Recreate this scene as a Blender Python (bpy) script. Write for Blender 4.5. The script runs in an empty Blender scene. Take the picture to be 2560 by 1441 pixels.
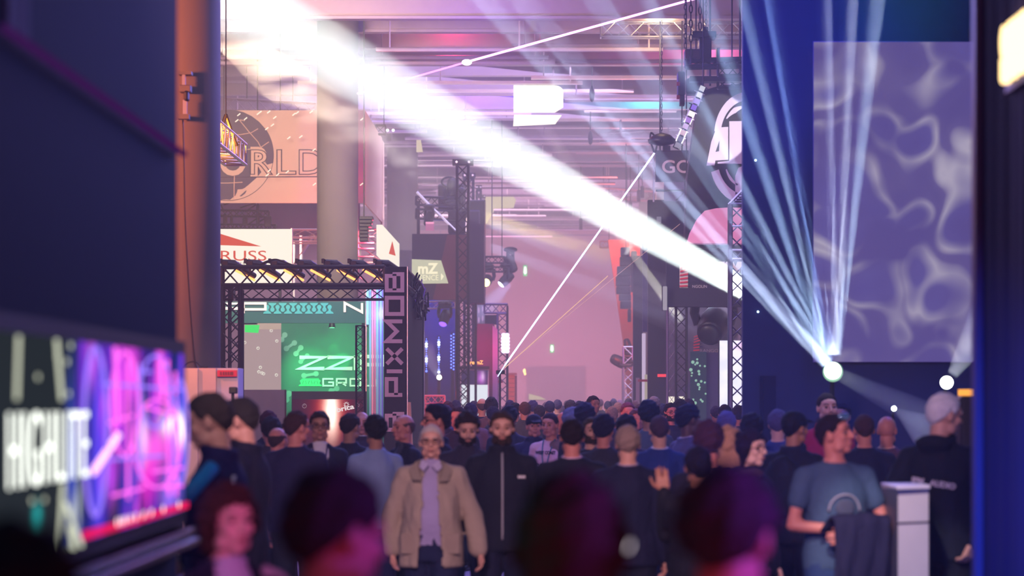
import bpy, bmesh, math, random
import numpy as np
from mathutils import Vector, Matrix, noise as mnoise

random.seed(7)
SC = bpy.context.scene
C = SC.collection
PI = math.pi
R = math.radians

def lin(c):
    r = []
    for v in c[:3]:
        v = v / 255.0
        r.append(v / 12.92 if v <= 0.04045 else ((v + 0.055) / 1.055) ** 2.4)
    return (r[0], r[1], r[2], 1.0)

# ------------------------------------------------------------------ camera
CAMZ = 1.8          # eye height
F = 7111.0          # focal length in pixels of the 2560 wide frame (100 mm)
VX, HY = 1350.0, 1000.0

def P(px, py, Y):
    """point at distance Y that stands at this place of the photograph"""
    return Vector(((px - VX) * Y / F, Y, CAMZ - (py - HY) * Y / F))

cam_d = bpy.data.cameras.new('camera')
cam_d.lens = 100.0
cam_d.sensor_width = 36.0
cam_d.shift_x = -(VX - 1280.0) / 2560.0
cam_d.shift_y = (HY - 720.5) / 2560.0
cam_d.clip_start = 0.2
cam_d.clip_end = 400
cam_d.dof.use_dof = True
cam_d.dof.focus_distance = 44.0
cam_d.dof.aperture_fstop = 2.4
cam = bpy.data.objects.new('camera', cam_d)
C.objects.link(cam)
cam.location = (0, 0, CAMZ)
cam.rotation_euler = (R(90), 0, 0)
SC.camera = cam
SC.view_settings.view_transform = 'Standard'
SC.view_settings.look = 'None'
SC.view_settings.exposure = 0.0
SC.view_settings.gamma = 1.0
SC.view_settings.use_curve_mapping = False
cy = SC.cycles
cy.use_denoising = True
try:
    cy.denoiser = 'OPENIMAGEDENOISE'
except Exception:
    pass
cy.max_bounces = 3
cy.diffuse_bounces = 1
cy.glossy_bounces = 2
cy.transmission_bounces = 2
cy.transparent_max_bounces = 6
cy.volume_bounces = 0
cy.sample_clamp_indirect = 3.0
cy.sample_clamp_direct = 30.0
cy.use_adaptive_sampling = True
cy.adaptive_threshold = 0.035
cy.caustics_reflective = False
cy.caustics_refractive = False

# ------------------------------------------------------------------ world
W = bpy.data.worlds.new('hall_ambient')
SC.world = W
W.use_nodes = True
bg = W.node_tree.nodes['Background']
bg.inputs[0].default_value = (0.30, 0.38, 1.0, 1)
bg.inputs[1].default_value = 0.15

# ------------------------------------------------------------------ lights
def aim(o, target):
    d = Vector(target) - o.location
    o.rotation_euler = d.to_track_quat('-Z', 'Y').to_euler()

def light(kind, loc, power, col, target=None, size=1.0, angle=40, blend=0.5, sizey=None):
    d = bpy.data.lights.new('lamp_' + kind.lower(), kind)
    d.energy = power
    d.color = lin(col)[:3] if max(col) > 1 else col
    if kind == 'AREA':
        d.size = size
        if sizey:
            d.shape = 'RECTANGLE'; d.size_y = sizey
    elif kind == 'SPOT':
        d.shadow_soft_size = size
        d.spot_size = R(angle); d.spot_blend = blend
    else:
        d.shadow_soft_size = size
    o = bpy.data.objects.new('lamp_' + kind.lower(), d)
    o.location = loc
    if target is not None:
        aim(o, target)
    C.objects.link(o)
    return o

# hall: unseen mauve area lights added to brighten the far haze
light('AREA', (-3, 112, 10.0), 9500, (225, 190, 210), (-2, 112, 0), 14, sizey=40)
light('AREA', (3, 76, 9.8), 4200, (195, 180, 222), (2, 76, 0), 12, sizey=20)
light('AREA', (0, 126, 3.5), 1500, (238, 165, 205), (0, 140, 3), 8, sizey=5)
# upward wash on ceiling steelwork
light('AREA', (0, 84, 6.4), 2300, (208, 190, 200), (0, 84, 14), 14, sizey=24)
# coloured lamps among the steelwork
light('POINT', P(1790, 60, 68), 260, (255, 120, 170), size=0.3)
light('POINT', P(1620, 205, 78), 300, (90, 235, 220), size=0.3)
light('POINT', P(1165, 140, 76), 800, (110, 50, 255), size=0.25)
light('POINT', P(1130, 25, 66), 260, (255, 60, 110), size=0.3)
light('POINT', P(1650, 85, 60.5), 160, (255, 215, 150), size=0.3)
light('POINT', P(1560, 600, 96), 330, (255, 100, 80), size=0.3)
# warm wash from the left on the first column, the banner and the booth side
light('SPOT', (-6.6, 25, 4.8), 3600, (255, 132, 78), (-4.2, 30, 4.5), 0.3, angle=75, blend=0.8)
light('AREA', (-5.5, 52, 8.5), 1700, (255, 222, 190), (-5.5, 66, 7.2), 3, sizey=2)
# crowd: blue from high right, magenta from the left, neutral from the front
light('AREA', (4.2, 25.2, 5.6), 170, (80, 100, 255), (0.5, 20, 1.2), 2.5, sizey=1.5)
light('AREA', (-1.6, 26.5, 6.0), 240, (135, 145, 240), (0, 22, 1.2), 3, sizey=2)
light('AREA', (1.5, 34, 6.5), 900, (140, 130, 240), (0, 24, 1.4), 5, sizey=2)
light('SPOT', (-0.6, 7.0, 4.9), 4200, (240, 188, 205), (0, 20, 1.3), 0.5, angle=36, blend=.8)
light('AREA', (0.5, 46, 7.5), 900, (185, 165, 225), (0.5, 46, 0), 8, sizey=14)
# front light on the fascias of the booths
light('SPOT', (0.5, 14, 6.2), 1300, (215, 190, 195), (-2.8, 50, 4.0), 0.6, angle=40, blend=0.9)
light('SPOT', (-0.5, 14, 6.2), 1500, (150, 150, 220), (3.0, 55, 5.0), 0.6, angle=34, blend=0.9)
light('SPOT', (-2.9, 25, 2.9), 260, (255, 190, 150), P(510, 1040, 28.4), .1, angle=36, blend=.8)
# the nearest heads: violet from the right, red from low in front
light('SPOT', (1.65, 4.9, 2.0), 130, (150, 75, 255), (0, 5.3, 1.62), 0.06, angle=50, blend=.8)
light('SPOT', (-1.35, 11.4, 2.3), 9, (60, 205, 180), (-1.5, 13, 1.74), .05, angle=50, blend=.8)
light('SPOT', (-.9, 4.9, 1.7), 6, (40, 200, 110), (.28, 5.2, 1.5), .05, angle=14, blend=.8)
light('AREA', (0.5, 3.0, 0.9), 11.0, (255, 25, 50), (0.1, 5.4, 1.5), .5, sizey=.3)
light('SPOT', (-.5, 7.2, 1.75), 60, (255, 120, 215), (-.96, 8.8, 1.5), 0.06, angle=26, blend=.6)

# ------------------------------------------------------------------ names, tags
WL = {}
def link(o, parent=None, loc=None):
    C.objects.link(o)
    if parent is not None:
        o.parent = parent
    return o

def tag(o, label=None, cat=None, group=None, kind=None):
    if label: o['label'] = label
    if cat: o['category'] = cat
    if group: o['group'] = group
    if kind: o['kind'] = kind
    return o

def thing(name, label, cat, loc=(0, 0, 0), rotz=0, group=None):
    o = bpy.data.objects.new(name, None)
    o.empty_display_size = 0.1
    o.location = loc
    o.rotation_euler = (0, 0, rotz)
    C.objects.link(o)
    tag(o, label, cat, group)
    WL[o.name] = Vector(loc)
    return o

# ------------------------------------------------------------------ materials
MC = {}
def nodes_of(m):
    m.use_nodes = True
    return m.node_tree.nodes, m.node_tree.links

def M(name, col, rough=0.6, metal=0.0, bump=0.0, bscale=40.0, var=0.0, vscale=6.0, spec=0.4, stretch=None):
    if name in MC: return MC[name]
    m = bpy.data.materials.new(name)
    n, l = nodes_of(m)
    b = n['Principled BSDF']
    base = lin(col)
    b.inputs['Base Color'].default_value = base
    b.inputs['Roughness'].default_value = rough
    b.inputs['Metallic'].default_value = metal
    b.inputs['Specular IOR Level'].default_value = spec
    tc = n.new('ShaderNodeTexCoord')
    src = tc.outputs['Object']
    if stretch:
        mp = n.new('ShaderNodeMapping'); mp.inputs['Scale'].default_value = stretch
        l.new(src, mp.inputs[0]); src = mp.outputs[0]
    t = n.new('ShaderNodeTexNoise')
    t.inputs['Scale'].default_value = vscale
    t.inputs['Detail'].default_value = 4
    l.new(src, t.inputs['Vector'])
    v = var if var else 0.08
    mx = n.new('ShaderNodeMix'); mx.data_type = 'RGBA'
    mx.inputs['A'].default_value = tuple(c * (1 - v) for c in base[:3]) + (1,)
    mx.inputs['B'].default_value = tuple(min(1, c * (1 + v)) for c in base[:3]) + (1,)
    l.new(t.outputs['Fac'], mx.inputs['Factor'])
    l.new(mx.outputs['Result'], b.inputs['Base Color'])
    if bump:
        t2 = n.new('ShaderNodeTexNoise'); t2.inputs['Scale'].default_value = bscale
        t2.inputs['Detail'].default_value = 3
        l.new(src, t2.inputs['Vector'])
        bp = n.new('ShaderNodeBump'); bp.inputs['Strength'].default_value = bump
        bp.inputs['Distance'].default_value = 0.02
        l.new(t2.outputs['Fac'], bp.inputs['Height'])
        l.new(bp.outputs[0], b.inputs['Normal'])
    MC[name] = m
    return m

def E(name, col, strength=1.0):
    if name in MC: return MC[name]
    m = bpy.data.materials.new(name)
    n, l = nodes_of(m)
    n.remove(n['Principled BSDF'])
    e = n.new('ShaderNodeEmission')
    e.inputs[0].default_value = lin(col)
    e.inputs[1].default_value = strength
    l.new(e.outputs[0], n['Material Output'].inputs['Surface'])
    MC[name] = m
    return m

def VOL(name, col, density, aniso=0.0, absorb=0.0):
    if name in MC: return MC[name]
    m = bpy.data.materials.new(name)
    n, l = nodes_of(m)
    n.remove(n['Principled BSDF'])
    s = n.new('ShaderNodeVolumeScatter')
    s.inputs['Color'].default_value = (col[0], col[1], col[2], 1)
    s.inputs['Density'].default_value = density
    s.inputs['Anisotropy'].default_value = aniso
    l.new(s.outputs[0], n['Material Output'].inputs['Volume'])
    MC[name] = m
    return m

# ------------------------------------------------------------------ mesh helpers
class MB:
    def __init__(s): s.v = []; s.f = []
    def add(s, V, Fs):
        b = len(s.v)
        s.v.extend(tuple(v) for v in V)
        s.f.extend(tuple(i + b for i in f) for f in Fs)
        return s
    def box(s, a, b):
        x0, y0, z0 = a; x1, y1, z1 = b
        return s.add([(x0,y0,z0),(x1,y0,z0),(x1,y1,z0),(x0,y1,z0),(x0,y0,z1),(x1,y0,z1),(x1,y1,z1),(x0,y1,z1)],
                     [(0,3,2,1),(4,5,6,7),(0,1,5,4),(1,2,6,5),(2,3,7,6),(3,0,4,7)])
    def tube(s, pts, r, n=8, cap=True):
        pts = [Vector(p) for p in pts]
        rs = r if isinstance(r, (list, tuple)) else [r] * len(pts)
        V = []; Fs = []
        prev = None
        for i, p in enumerate(pts):
            d = (pts[min(i+1, len(pts)-1)] - pts[max(i-1, 0)]).normalized()
            if prev is None:
                up = Vector((0,0,1)) if abs(d.z) < 0.9 else Vector((0,1,0))
                u = d.cross(up).normalized()
            else:
                u = (prev - d * prev.dot(d)).normalized()
            prev = u
            w = d.cross(u)
            for k in range(n):
                a = 2*PI*k/n
                V.append(p + (u*math.cos(a) + w*math.sin(a)) * rs[i])
        for i in range(len(pts)-1):
            for k in range(n):
                k2 = (k+1) % n
                Fs.append((i*n+k, i*n+k2, (i+1)*n+k2, (i+1)*n+k))
        if cap:
            Fs.append(tuple(reversed(range(n))))
            Fs.append(tuple((len(pts)-1)*n+k for k in range(n)))
        return s.add(V, Fs)
    def lathe(s, prof, n=20, mat=None):
        """prof: (r, z) list, around Z; mat places it"""
        V = []; Fs = []
        for r, z in prof:
            for k in range(n):
                a = 2*PI*k/n
                p = Vector((r*math.cos(a), r*math.sin(a), z))
                V.append(mat @ p if mat else p)
        for i in range(len(prof)-1):
            for k in range(n):
                k2 = (k+1) % n
                Fs.append((i*n+k, i*n+k2, (i+1)*n+k2, (i+1)*n+k))
        Fs.append(tuple(reversed(range(n))))
        Fs.append(tuple((len(prof)-1)*n+k for k in range(n)))
        return s.add(V, Fs)
    def prism(s, poly, y0, y1):
        """polygon in x,z extruded along y"""
        n = len(poly)
        V = [(x, y0, z) for x, z in poly] + [(x, y1, z) for x, z in poly]
        Fs = [tuple(range(n)), tuple(reversed(range(n, 2*n)))]
        for k in range(n):
            k2 = (k+1) % n
            Fs.append((k, k+n, k2+n, k2))
        return s.add(V, Fs)
    def ell(s, c, r, n=12, m=8, rot=None):
        V = []; Fs = []
        c = Vector(c)
        for i in range(1, m):
            t = PI*i/m
            for k in range(n):
                a = 2*PI*k/n
                p = Vector((r[0]*math.sin(t)*math.cos(a), r[1]*math.sin(t)*math.sin(a), r[2]*math.cos(t)))
                if rot: p = rot @ p
                V.append(c+p)
        top = Vector((0,0,r[2])); bot = Vector((0,0,-r[2]))
        if rot: top = rot @ top; bot = rot @ bot
        V.append(c+top); V.append(c+bot)
        T = len(V)-2; B = len(V)-1
        for k in range(n):
            k2 = (k+1) % n
            Fs.append((T, k, k2))
            Fs.append((B, (m-2)*n+k2, (m-2)*n+k))
            for i in range(m-2):
                Fs.append((i*n+k, (i+1)*n+k, (i+1)*n+k2, i*n+k2))
        return s.add(V, Fs)
    def build(s, name, mat, parent=None, smooth=False, bevel=0, world=True):
        me = bpy.data.meshes.new(name)
        V = s.v
        if parent is not None and world:
            o0 = origin(parent)
            V = [(v[0]-o0.x, v[1]-o0.y, v[2]-o0.z) for v in V]
        me.from_pydata(V, [], s.f)
        if mat: me.materials.append(mat)
        if smooth:
            me.polygons.foreach_set('use_smooth', [True]*len(me.polygons))
        me.update()
        o = bpy.data.objects.new(name, me)
        link(o, parent)
        if bevel:
            b = o.modifiers.new('edge', 'BEVEL'); b.width = bevel; b.segments = 2; b.limit_method = 'ANGLE'
        return o

def origin(o):
    v = Vector((0, 0, 0))
    while o is not None:
        v += Vector(o.location)
        o = o.parent
    return v

def box(name, a, b, mat, parent=None, bevel=0):
    a2 = tuple(min(a[i], b[i]) for i in range(3)); b2 = tuple(max(a[i], b[i]) for i in range(3))
    return MB().box(a2, b2).build(name, mat, parent, bevel=bevel)

def panel(name, x0, y0, x1, y1, Y, th, mat, parent=None, bevel=0):
    """upright board whose front face stands at distance Y between two places of the photograph"""
    a = P(x0, y1, Y); b = P(x1, y0, Y)
    return box(name, (a.x, Y, a.z), (b.x, Y+th, b.z), mat, parent, bevel)

_uc = None
def unit_rod():
    global _uc
    if _uc is None:
        mb = MB().tube([(0,0,0),(0,0,1)], 1.0, 6)
        _uc = bpy.data.meshes.new('rod')
        _uc.from_pydata(mb.v, [], mb.f); _uc.materials.append(None); _uc.update()
    return _uc

def rod(name, p, q, r, mat, parent=None):
    """a rod of its own that shares one mesh"""
    p = Vector(p); q = Vector(q)
    o = bpy.data.objects.new(name, unit_rod())
    link(o, parent)
    o0 = origin(parent) if parent is not None else Vector((0,0,0))
    d = q-p
    o.location = p-o0
    o.rotation_mode = 'QUATERNION'
    o.rotation_quaternion = d.to_track_quat('Z', 'Y')
    o.scale = (r, r, d.length)
    o.material_slots[0].link = 'OBJECT'
    o.material_slots[0].material = mat
    return o

def truss(name, p, q, w, mat, parent, r=0.024, step=None, single=True, up=None, h=None, faces='all'):
    """box truss: four chords (the mesh), zigzag braces as children"""
    p = Vector(p); q = Vector(q); d = (q-p); L = d.length; d.normalize()
    if up is None:
        up = Vector((0,0,1)) if abs(d.z) < 0.8 else Vector((0,1,0))
    s = d.cross(up).normalized(); u = s.cross(d).normalized()
    h = h or w
    mb = MB()
    cs = [s*(a*w/2) + u*(b*h/2) for a, b in ((-1,-1),(1,-1),(1,1),(-1,1))]
    for c in cs: mb.tube([p+c, q+c], r, 8)
    for e in (p, q):
        for i in range(4): mb.tube([e+cs[i], e+cs[(i+1)%4]], r*0.8, 6)
    o = mb.build(name, mat, parent)
    step = step or w
    n = max(1, round(L/step))
    br = MB()
    fl = [(0,1),(1,2),(2,3),(3,0)]
    for i in range(n):
        a = p + d*(L*i/n); b = p + d*(L*(i+1)/n)
        for fi, (j, k) in enumerate(fl):
            if faces == 'two' and fi in ((1, 3) if abs(d.z) > .8 else (0, 2)): continue
            c1, c2 = (cs[j], cs[k]) if i % 2 == 0 else (cs[k], cs[j])
            if single: rod('brace', a+c1, b+c2, r*0.5, mat, o)
            else: br.tube([a+c1, b+c2], r*0.5, 5)
    if not single:
        b = br.build('lattice', mat, o); b['kind'] = 'stuff'
    return o

def text(name, s, h, mat, parent, loc, depth=0.01, rot=(R(90), 0, 0), align='LEFT', width=None, outline=0, shear=0, bold=0, spacing=1.0):
    """lettering as a mesh; h is the cap height, width the whole width when given"""
    cu = bpy.data.curves.new('t', 'FONT')
    cu.body = s; cu.size = h/0.69; cu.align_x = align; cu.shear = shear
    cu.space_character = spacing
    cu.resolution_u = 4
    if outline:
        cu.fill_mode = 'NONE'; cu.bevel_depth = outline; cu.bevel_resolution = 0
    else:
        cu.extrude = depth/2; cu.offset = bold
    t = bpy.data.objects.new('t', cu); TMP.collection.objects.link(t)
    vl = TMP.view_layers[0]; vl.update()
    me = bpy.data.meshes.new_from_object(t.evaluated_get(vl.depsgraph))
    bpy.data.objects.remove(t); bpy.data.curves.remove(cu)
    if width:
        xs = [v.co.x for v in me.vertices]
        k = width/(max(xs)-min(xs)); x0 = min(xs) if align == 'LEFT' else 0
        for v in me.vertices: v.co.x = (v.co.x-x0)*k
    me.name = name
    me.materials.clear(); me.materials.append(mat)
    o = bpy.data.objects.new(name, me)
    link(o, parent)
    o0 = origin(parent) if parent is not None else Vector((0,0,0))
    o.location = Vector(loc)-o0
    o.rotation_euler = rot
    return o

TMP = bpy.data.scenes.new('tmp')

# squarish extended stroke letters: polylines on a 0..1 x 0..1 cell
SQ = {
 'P': (0.9, [[(0,0),(0,1),(.88,1),(.88,.4),(0,.4)]]),
 'I': (0.0, [[(0,0),(0,1)]]),
 'X': (0.85, [[(0,0),(.85,1)],[(0,1),(.85,0)]]),
 'M': (1.1, [[(0,0),(0,1),(.55,.35),(1.1,1),(1.1,0)]]),
 'O': (0.9, [[(.45,0),(0,0),(0,1),(.9,1),(.9,0),(.44,0)]]),
 'B': (0.9, [[(.4,0),(0,0),(0,1),(.80,1),(.80,.5),(0,.5)],[(.80,.5),(.90,.5),(.90,0),(.4,0)]]),
 'Z': (1.0, [[(0,1),(1,1),(0,0),(1,0)]]),
 'N': (0.9, [[(0,0),(0,1),(.9,0),(.9,1)]]),
 'G': (0.9, [[(.9,1),(0,1),(0,0),(.9,0),(.9,.5),(.45,.5)]]),
 'R': (0.9, [[(0,0),(0,1),(.9,1),(.9,.42),(.0,.42)],[(.5,.42),(.9,0)]]),
 'U': (0.9, [[(0,1),(0,0),(.9,0),(.9,1)]]),
}
def strokes(s, h, w, gap):
    """list of ((x,z),(x,z)) polylines"""
    out = []; x = 0
    for ch in s:
        if ch not in SQ: x += 0.6*w; continue
        wd, pl = SQ[ch]
        for l in pl: out.append([(x+a*w, b*h) for a, b in l])
        x += wd*w + gap
    return out, x-gap
def ribbon(mb, pts, t, d, frame):
    """flat mitred band of width t and depth d along pts; frame maps (x,z,depth) to the world"""
    n = len(pts)
    L = []; Rr = []
    for i in range(n):
        p = Vector(pts[i])
        d0 = (p-Vector(pts[i-1])).normalized() if i else None
        d1 = (Vector(pts[i+1])-p).normalized() if i < n-1 else None
        if d0 is None: nn = Vector((-d1.y, d1.x)); k = 1; p = p-d1*0
        elif d1 is None: nn = Vector((-d0.y, d0.x)); k = 1
        else:
            a = Vector((-d0.y, d0.x)); b = Vector((-d1.y, d1.x))
            nn = (a+b)
            if nn.length < 1e-6: nn = a
            nn.normalize(); k = 1/max(0.35, nn.dot(a))
        L.append(p+nn*t/2*k); Rr.append(p-nn*t/2*k)
    V = []
    for i in range(n):
        V += [frame(L[i].x, L[i].y, 0), frame(Rr[i].x, Rr[i].y, 0), frame(L[i].x, L[i].y, d), frame(Rr[i].x, Rr[i].y, d)]
    Fs = []
    for i in range(n-1):
        a = 4*i; b = a+4
        Fs += [(a,a+1,b+1,b),(a+2,b+2,b+3,a+3),(a,b,b+2,a+2),(a+1,a+3,b+3,b+1)]
    Fs += [(0,2,3,1), (4*n-4, 4*n-3, 4*n-1, 4*n-2)]
    mb.add(V, Fs)

# ------------------------------------------------------------------ haze and beams
def haze_box(a, b, col, dens, name='haze', label='thin stage haze hanging in the hall'):
    o = box(name, a, b, VOL(name+'_%g' % dens, col, dens))
    tag(o, label, 'haze', kind='stuff')
    return o

VB = {}
def beam(p, q, half, col, power, dens=0.25, label='', r0=0.03, group=None):
    """a real collimated lamp shining through a cone of denser haze; r0 is the radius of its lens"""
    p = Vector(p); q = Vector(q); d = (q-p); L = d.length; d.normalize()
    s = light('AREA', p, power, col, q, size=r0*2)
    s.data.shape = 'DISK'; s.data.spread = 2*half
    t = math.tan(half)
    mb = MB().tube([p + d*0.02, q], [r0*1.02, r0+t*L*1.02], 20)
    o = mb.build('light_beam', VOL('beam_haze_%g' % dens, (1, 1, 1), dens, 0.0))
    tag(o, label, 'light beam', group, 'stuff')
    return o
# ================================================================== the hall
m_floor = M('floor_carpet', (150, 135, 165), 0.75, bump=0.2, bscale=60, var=0.15, vscale=0.6)
m_wall = M('hall_wall', (200, 165, 170), 0.9, var=0.06, vscale=0.3)
m_ceil = M('ceiling_sheet', (120, 98, 118), 0.8, var=0.1, vscale=0.5)
m_steel = M('steelwork', (150, 130, 150), 0.45, metal=0.3)
m_steel_pale = M('pale_steel', (215, 195, 205), 0.35, metal=0.5)
m_dark = M('black_powdercoat', (22, 20, 32), 0.45, var=0.2)
m_black = M('black_cloth', (14, 13, 22), 0.85, bump=0.15, bscale=20)
m_alu = M('aluminium', (190, 188, 200), 0.28, metal=0.85)
m_slate = M('slate_print', (92, 84, 104), 0.85)

floor = box('floor', (-16, -3, -0.2), (14, 138, 0), m_floor); floor['kind'] = 'structure'
wall_far = box('wall_far', (-16, 136, 0), (14, 136.4, 12), m_wall); wall_far['kind'] = 'structure'
wall_left = box('wall_left', (-16.3, 56, 0), (-16, 136.4, 12), m_wall); wall_left['kind'] = 'structure'
wall_right = box('wall_right', (14, 56, 0), (14.3, 136.4, 12), m_wall); wall_right['kind'] = 'structure'
ceiling = box('ceiling', (-16.3, 56, 11.6), (14.3, 136.4, 11.9), m_ceil); ceiling['kind'] = 'structure'

# roof girders, one by one, and the services slung under them
rg = random.Random(3)
Y = 60.0; gi = 0
while Y < 135:
    zb = 9.9 + rg.uniform(-0.15, 0.15)
    g = MB()
    g.box((-15.9, Y-0.17, zb), (13.9, Y+0.17, zb+0.06))
    g.box((-15.9, Y-0.03, zb+0.06), (13.9, Y+0.03, zb+1.0))
    g.box((-15.9, Y-0.17, zb+1.0), (13.9, Y+0.17, zb+1.06))
    o = g.build('girder', m_steel, ceiling)
    MB().tube([(-15.9, Y, zb+1.06), (-15.9, Y, 11.6)], 0.05).tube([(13.9, Y, zb+1.06), (13.9, Y, 11.6)], 0.05).build('hanger', m_steel, ceiling)
    for k in range(2):
        x0 = rg.uniform(-9, 1); x1 = x0 + rg.uniform(4, 10)
        zz = zb - rg.uniform(0.15, 0.6); yy = Y + rg.uniform(0.5, 2.4)
        mb = MB()
        if rg.random() < 0.5:
            mb.tube([(x0, yy, zz), (x1, yy, zz)], 0.05)
        else:
            mb.box((x0, yy-0.12, zz), (x1, yy+0.12, zz+0.07))
        for xx in (x0+0.3, (x0+x1)/2, x1-0.3):
            mb.tube([(xx, yy, zz+0.02), (xx, yy, 11.6)], 0.02, 5)
        mb.build('pipe', m_steel_pale if rg.random() < 0.6 else m_steel, ceiling)
    Y += 3.1 + rg.uniform(-0.3, 0.3); gi += 1
for (x0, x1, y, Yd) in ((1260, 1640, 130, 70), (1050, 1500, 172, 73), (1040, 1330, 218, 79), (1330, 1650, 288, 84),
                        (1050, 1310, 490, 118), (1200, 1310, 483, 110), (1230, 1630, 345, 92), (1440, 1610, 372, 96), (560, 790, 190, 74), (560, 790, 232, 80)):
    a = P(x0, y, Yd); b = P(x1, y, Yd)
    mb = MB().box((a.x, Yd-0.3, a.z-0.16), (b.x, Yd+0.3, a.z+0.16))
    k = 0
    while a.x+0.4+k*1.6 < b.x:
        x = a.x+0.4+k*1.6
        mb.tube([(x, Yd, a.z+0.1), (x, Yd, 11.6)], 0.025, 5); k += 1
    mb.build('duct', m_steel, ceiling)

# columns
m_col = M('column_plaster', (122, 114, 108), 0.8, var=0.04, vscale=1.5)
def column(px, Yd, d, name='column'):
    c = P(px, 0, Yd).x
    mb = MB().lathe([(d/2, 0), (d/2, 11.6)], 40, Matrix.Translation((c, Yd, 0)))
    mb.lathe([(d/2+0.012, 0.0), (d/2+0.012, 0.18)], 40, Matrix.Translation((c, Yd, 0)))
    o = mb.build(name, m_col, None, smooth=False)
    for p in o.data.polygons:
        if len(p.vertices) == 4: p.use_smooth = True
    o['kind'] = 'structure'
    return o
column(443, 30, 0.91, 'pillar_near')
column(844, 62, 0.90, 'pillar_middle')
column(1006, 88, 0.96, 'pillar_behind')
column(1640, 108, 1.3, 'pillar_right_side')
m_orange_lit = M('orange_lit_tone', (225, 150, 120), 0.85)  # orange light put into the colour; the panel outline follows its edge
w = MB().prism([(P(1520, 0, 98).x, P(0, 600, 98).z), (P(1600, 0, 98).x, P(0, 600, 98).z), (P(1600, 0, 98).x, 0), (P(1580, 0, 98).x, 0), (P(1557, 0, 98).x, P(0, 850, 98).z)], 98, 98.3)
o = w.build('lit_wall_panel', m_orange_lit); tag(o, 'tall slanted panel with orange wall light painted in, behind the hanging speaker column', 'panel')

# roller shutter on the far wall, slat by slat
sh = thing('door_1', None, None, (0, 0, 0)); sh['kind'] = 'structure'
m_sh = M('shutter', (175, 150, 160), 0.6)
x = 1318.0
mb = MB()
while x < 1462:
    a = P(x, 917, 135.9); b = P(x+3.4, 1000, 135.9)
    mb.box((a.x, 135.84, 0), (b.x, 135.98, a.z)); x += 5.0
s_ = mb.build('slat', m_sh, sh); s_['kind'] = 'stuff'
# exit signs
m_exit = E('exit_green', (110, 235, 140), 1.6); m_pict = E('exit_white', (245, 255, 240), 3.0)
def exit_sign(px, py, Yd, w_, h_, label):
    c = P(px, py, Yd)
    t = thing('exit_sign', label, 'sign', (c.x, Yd, c.z))
    k = Yd/F
    box('housing', (c.x-w_*k/2, Yd, c.z-h_*k/2), (c.x+w_*k/2, Yd+0.12, c.z+h_*k/2), m_exit, t)
    mb = MB()
    mb.ell((c.x, Yd-0.01, c.z+h_*k*0.26), (0.06, 0.02, 0.06), 8, 6)
    mb.box((c.x-0.07, Yd-0.02, c.z-0.02), (c.x+0.07, Yd, c.z+h_*k*0.14))
    mb.prism([(c.x-0.10, c.z-h_*k*.1), (c.x+0.10, c.z-h_*k*.1), (c.x, c.z-h_*k*.4)], Yd-0.02, Yd)
    mb.build('pictogram', m_pict, t)
    return t
exit_sign(1380, 872, 135.88, 9, 20, 'green emergency exit sign on the far pink wall')
e2 = exit_sign(1313, 677, 135.88, 9, 26, 'green emergency exit sign high on the far wall above the white laser beam')

# glowing panels added where the roof steelwork is lit
m_lit = E('lit_patch_glow', (255, 246, 226), 1.7); m_lit2 = E('lit_patch_glow_low', (255, 236, 190), 0.75)
def glow_panel(pts, Yd, mat, name):
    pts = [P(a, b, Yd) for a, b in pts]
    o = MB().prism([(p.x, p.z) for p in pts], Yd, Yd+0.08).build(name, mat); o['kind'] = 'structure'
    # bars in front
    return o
def rounded(x0, y0, x1, y1, r):
    pts = [(x0, y0), (x1-r, y0)]
    for k in range(6):
        a = PI/2*k/5; pts.append((x1-r+r*math.sin(a), y0+r*0.6-r*0.6*math.cos(a)))
    pts += [(x1, y1-r*0.5), (x1-r*0.8, y1), (x0, y1)]
    return list(reversed(pts))
glow_panel(rounded(1284, 213, 1408, 281, 26), 71, m_lit, 'lit_patch_1')
glow_panel([(1283, 315), (1388, 310), (1404, 288), (1285, 287)], 71, m_lit, 'lit_patch_2')
glow_panel([(1212, 565), (1234, 530), (1234, 492), (1212, 492)], 100, m_lit2, 'lit_patch_3')
glow_panel([(1234, 522), (1284, 520), (1290, 500), (1284, 492), (1234, 492)], 101, m_lit2, 'lit_patch_4')
glow_panel([(1322, 1000), (1366, 1000), (1350, 992), (1322, 985)], 135.5, m_lit2, 'lit_patch_5')
glow_panel([(1041, 380), (1057, 380), (1052, 350), (1041, 350)], 80, m_lit2, 'lit_patch_6')
bulb = P(1213, 246, 86)
lt = thing('pendant_lamp', 'small round lit lamp beneath the roof beams, left of the bright lit roof patch', 'lamp', bulb)
MB().lathe([(0.01, 0.05), (0.10, 0.03), (0.13, 0), (0.10, -0.05), (0.02, -0.07)], 14, Matrix.Translation(bulb)).build('bulb', E('bulb', (255, 250, 225), 4), lt, smooth=True)
MB().tube([bulb, (bulb.x, bulb.y, 11.6)], 0.012, 5).build('cable', m_dark, lt)

# ------------------------------------------------------------------ haze
haze_box((-15.8, 57, 0.02), (13.8, 135.7, 11.55), (1, 0.93, 0.97), 0.0085, 'far_haze', 'dense mauve haze filling the far half of the hall')
haze_box((-15.8, -2, 0.02), (13.8, 56.5, 11.55), (0.85, 0.9, 1.0), 0.0038, 'near_haze', 'thin bluish haze over the crowd')

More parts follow.
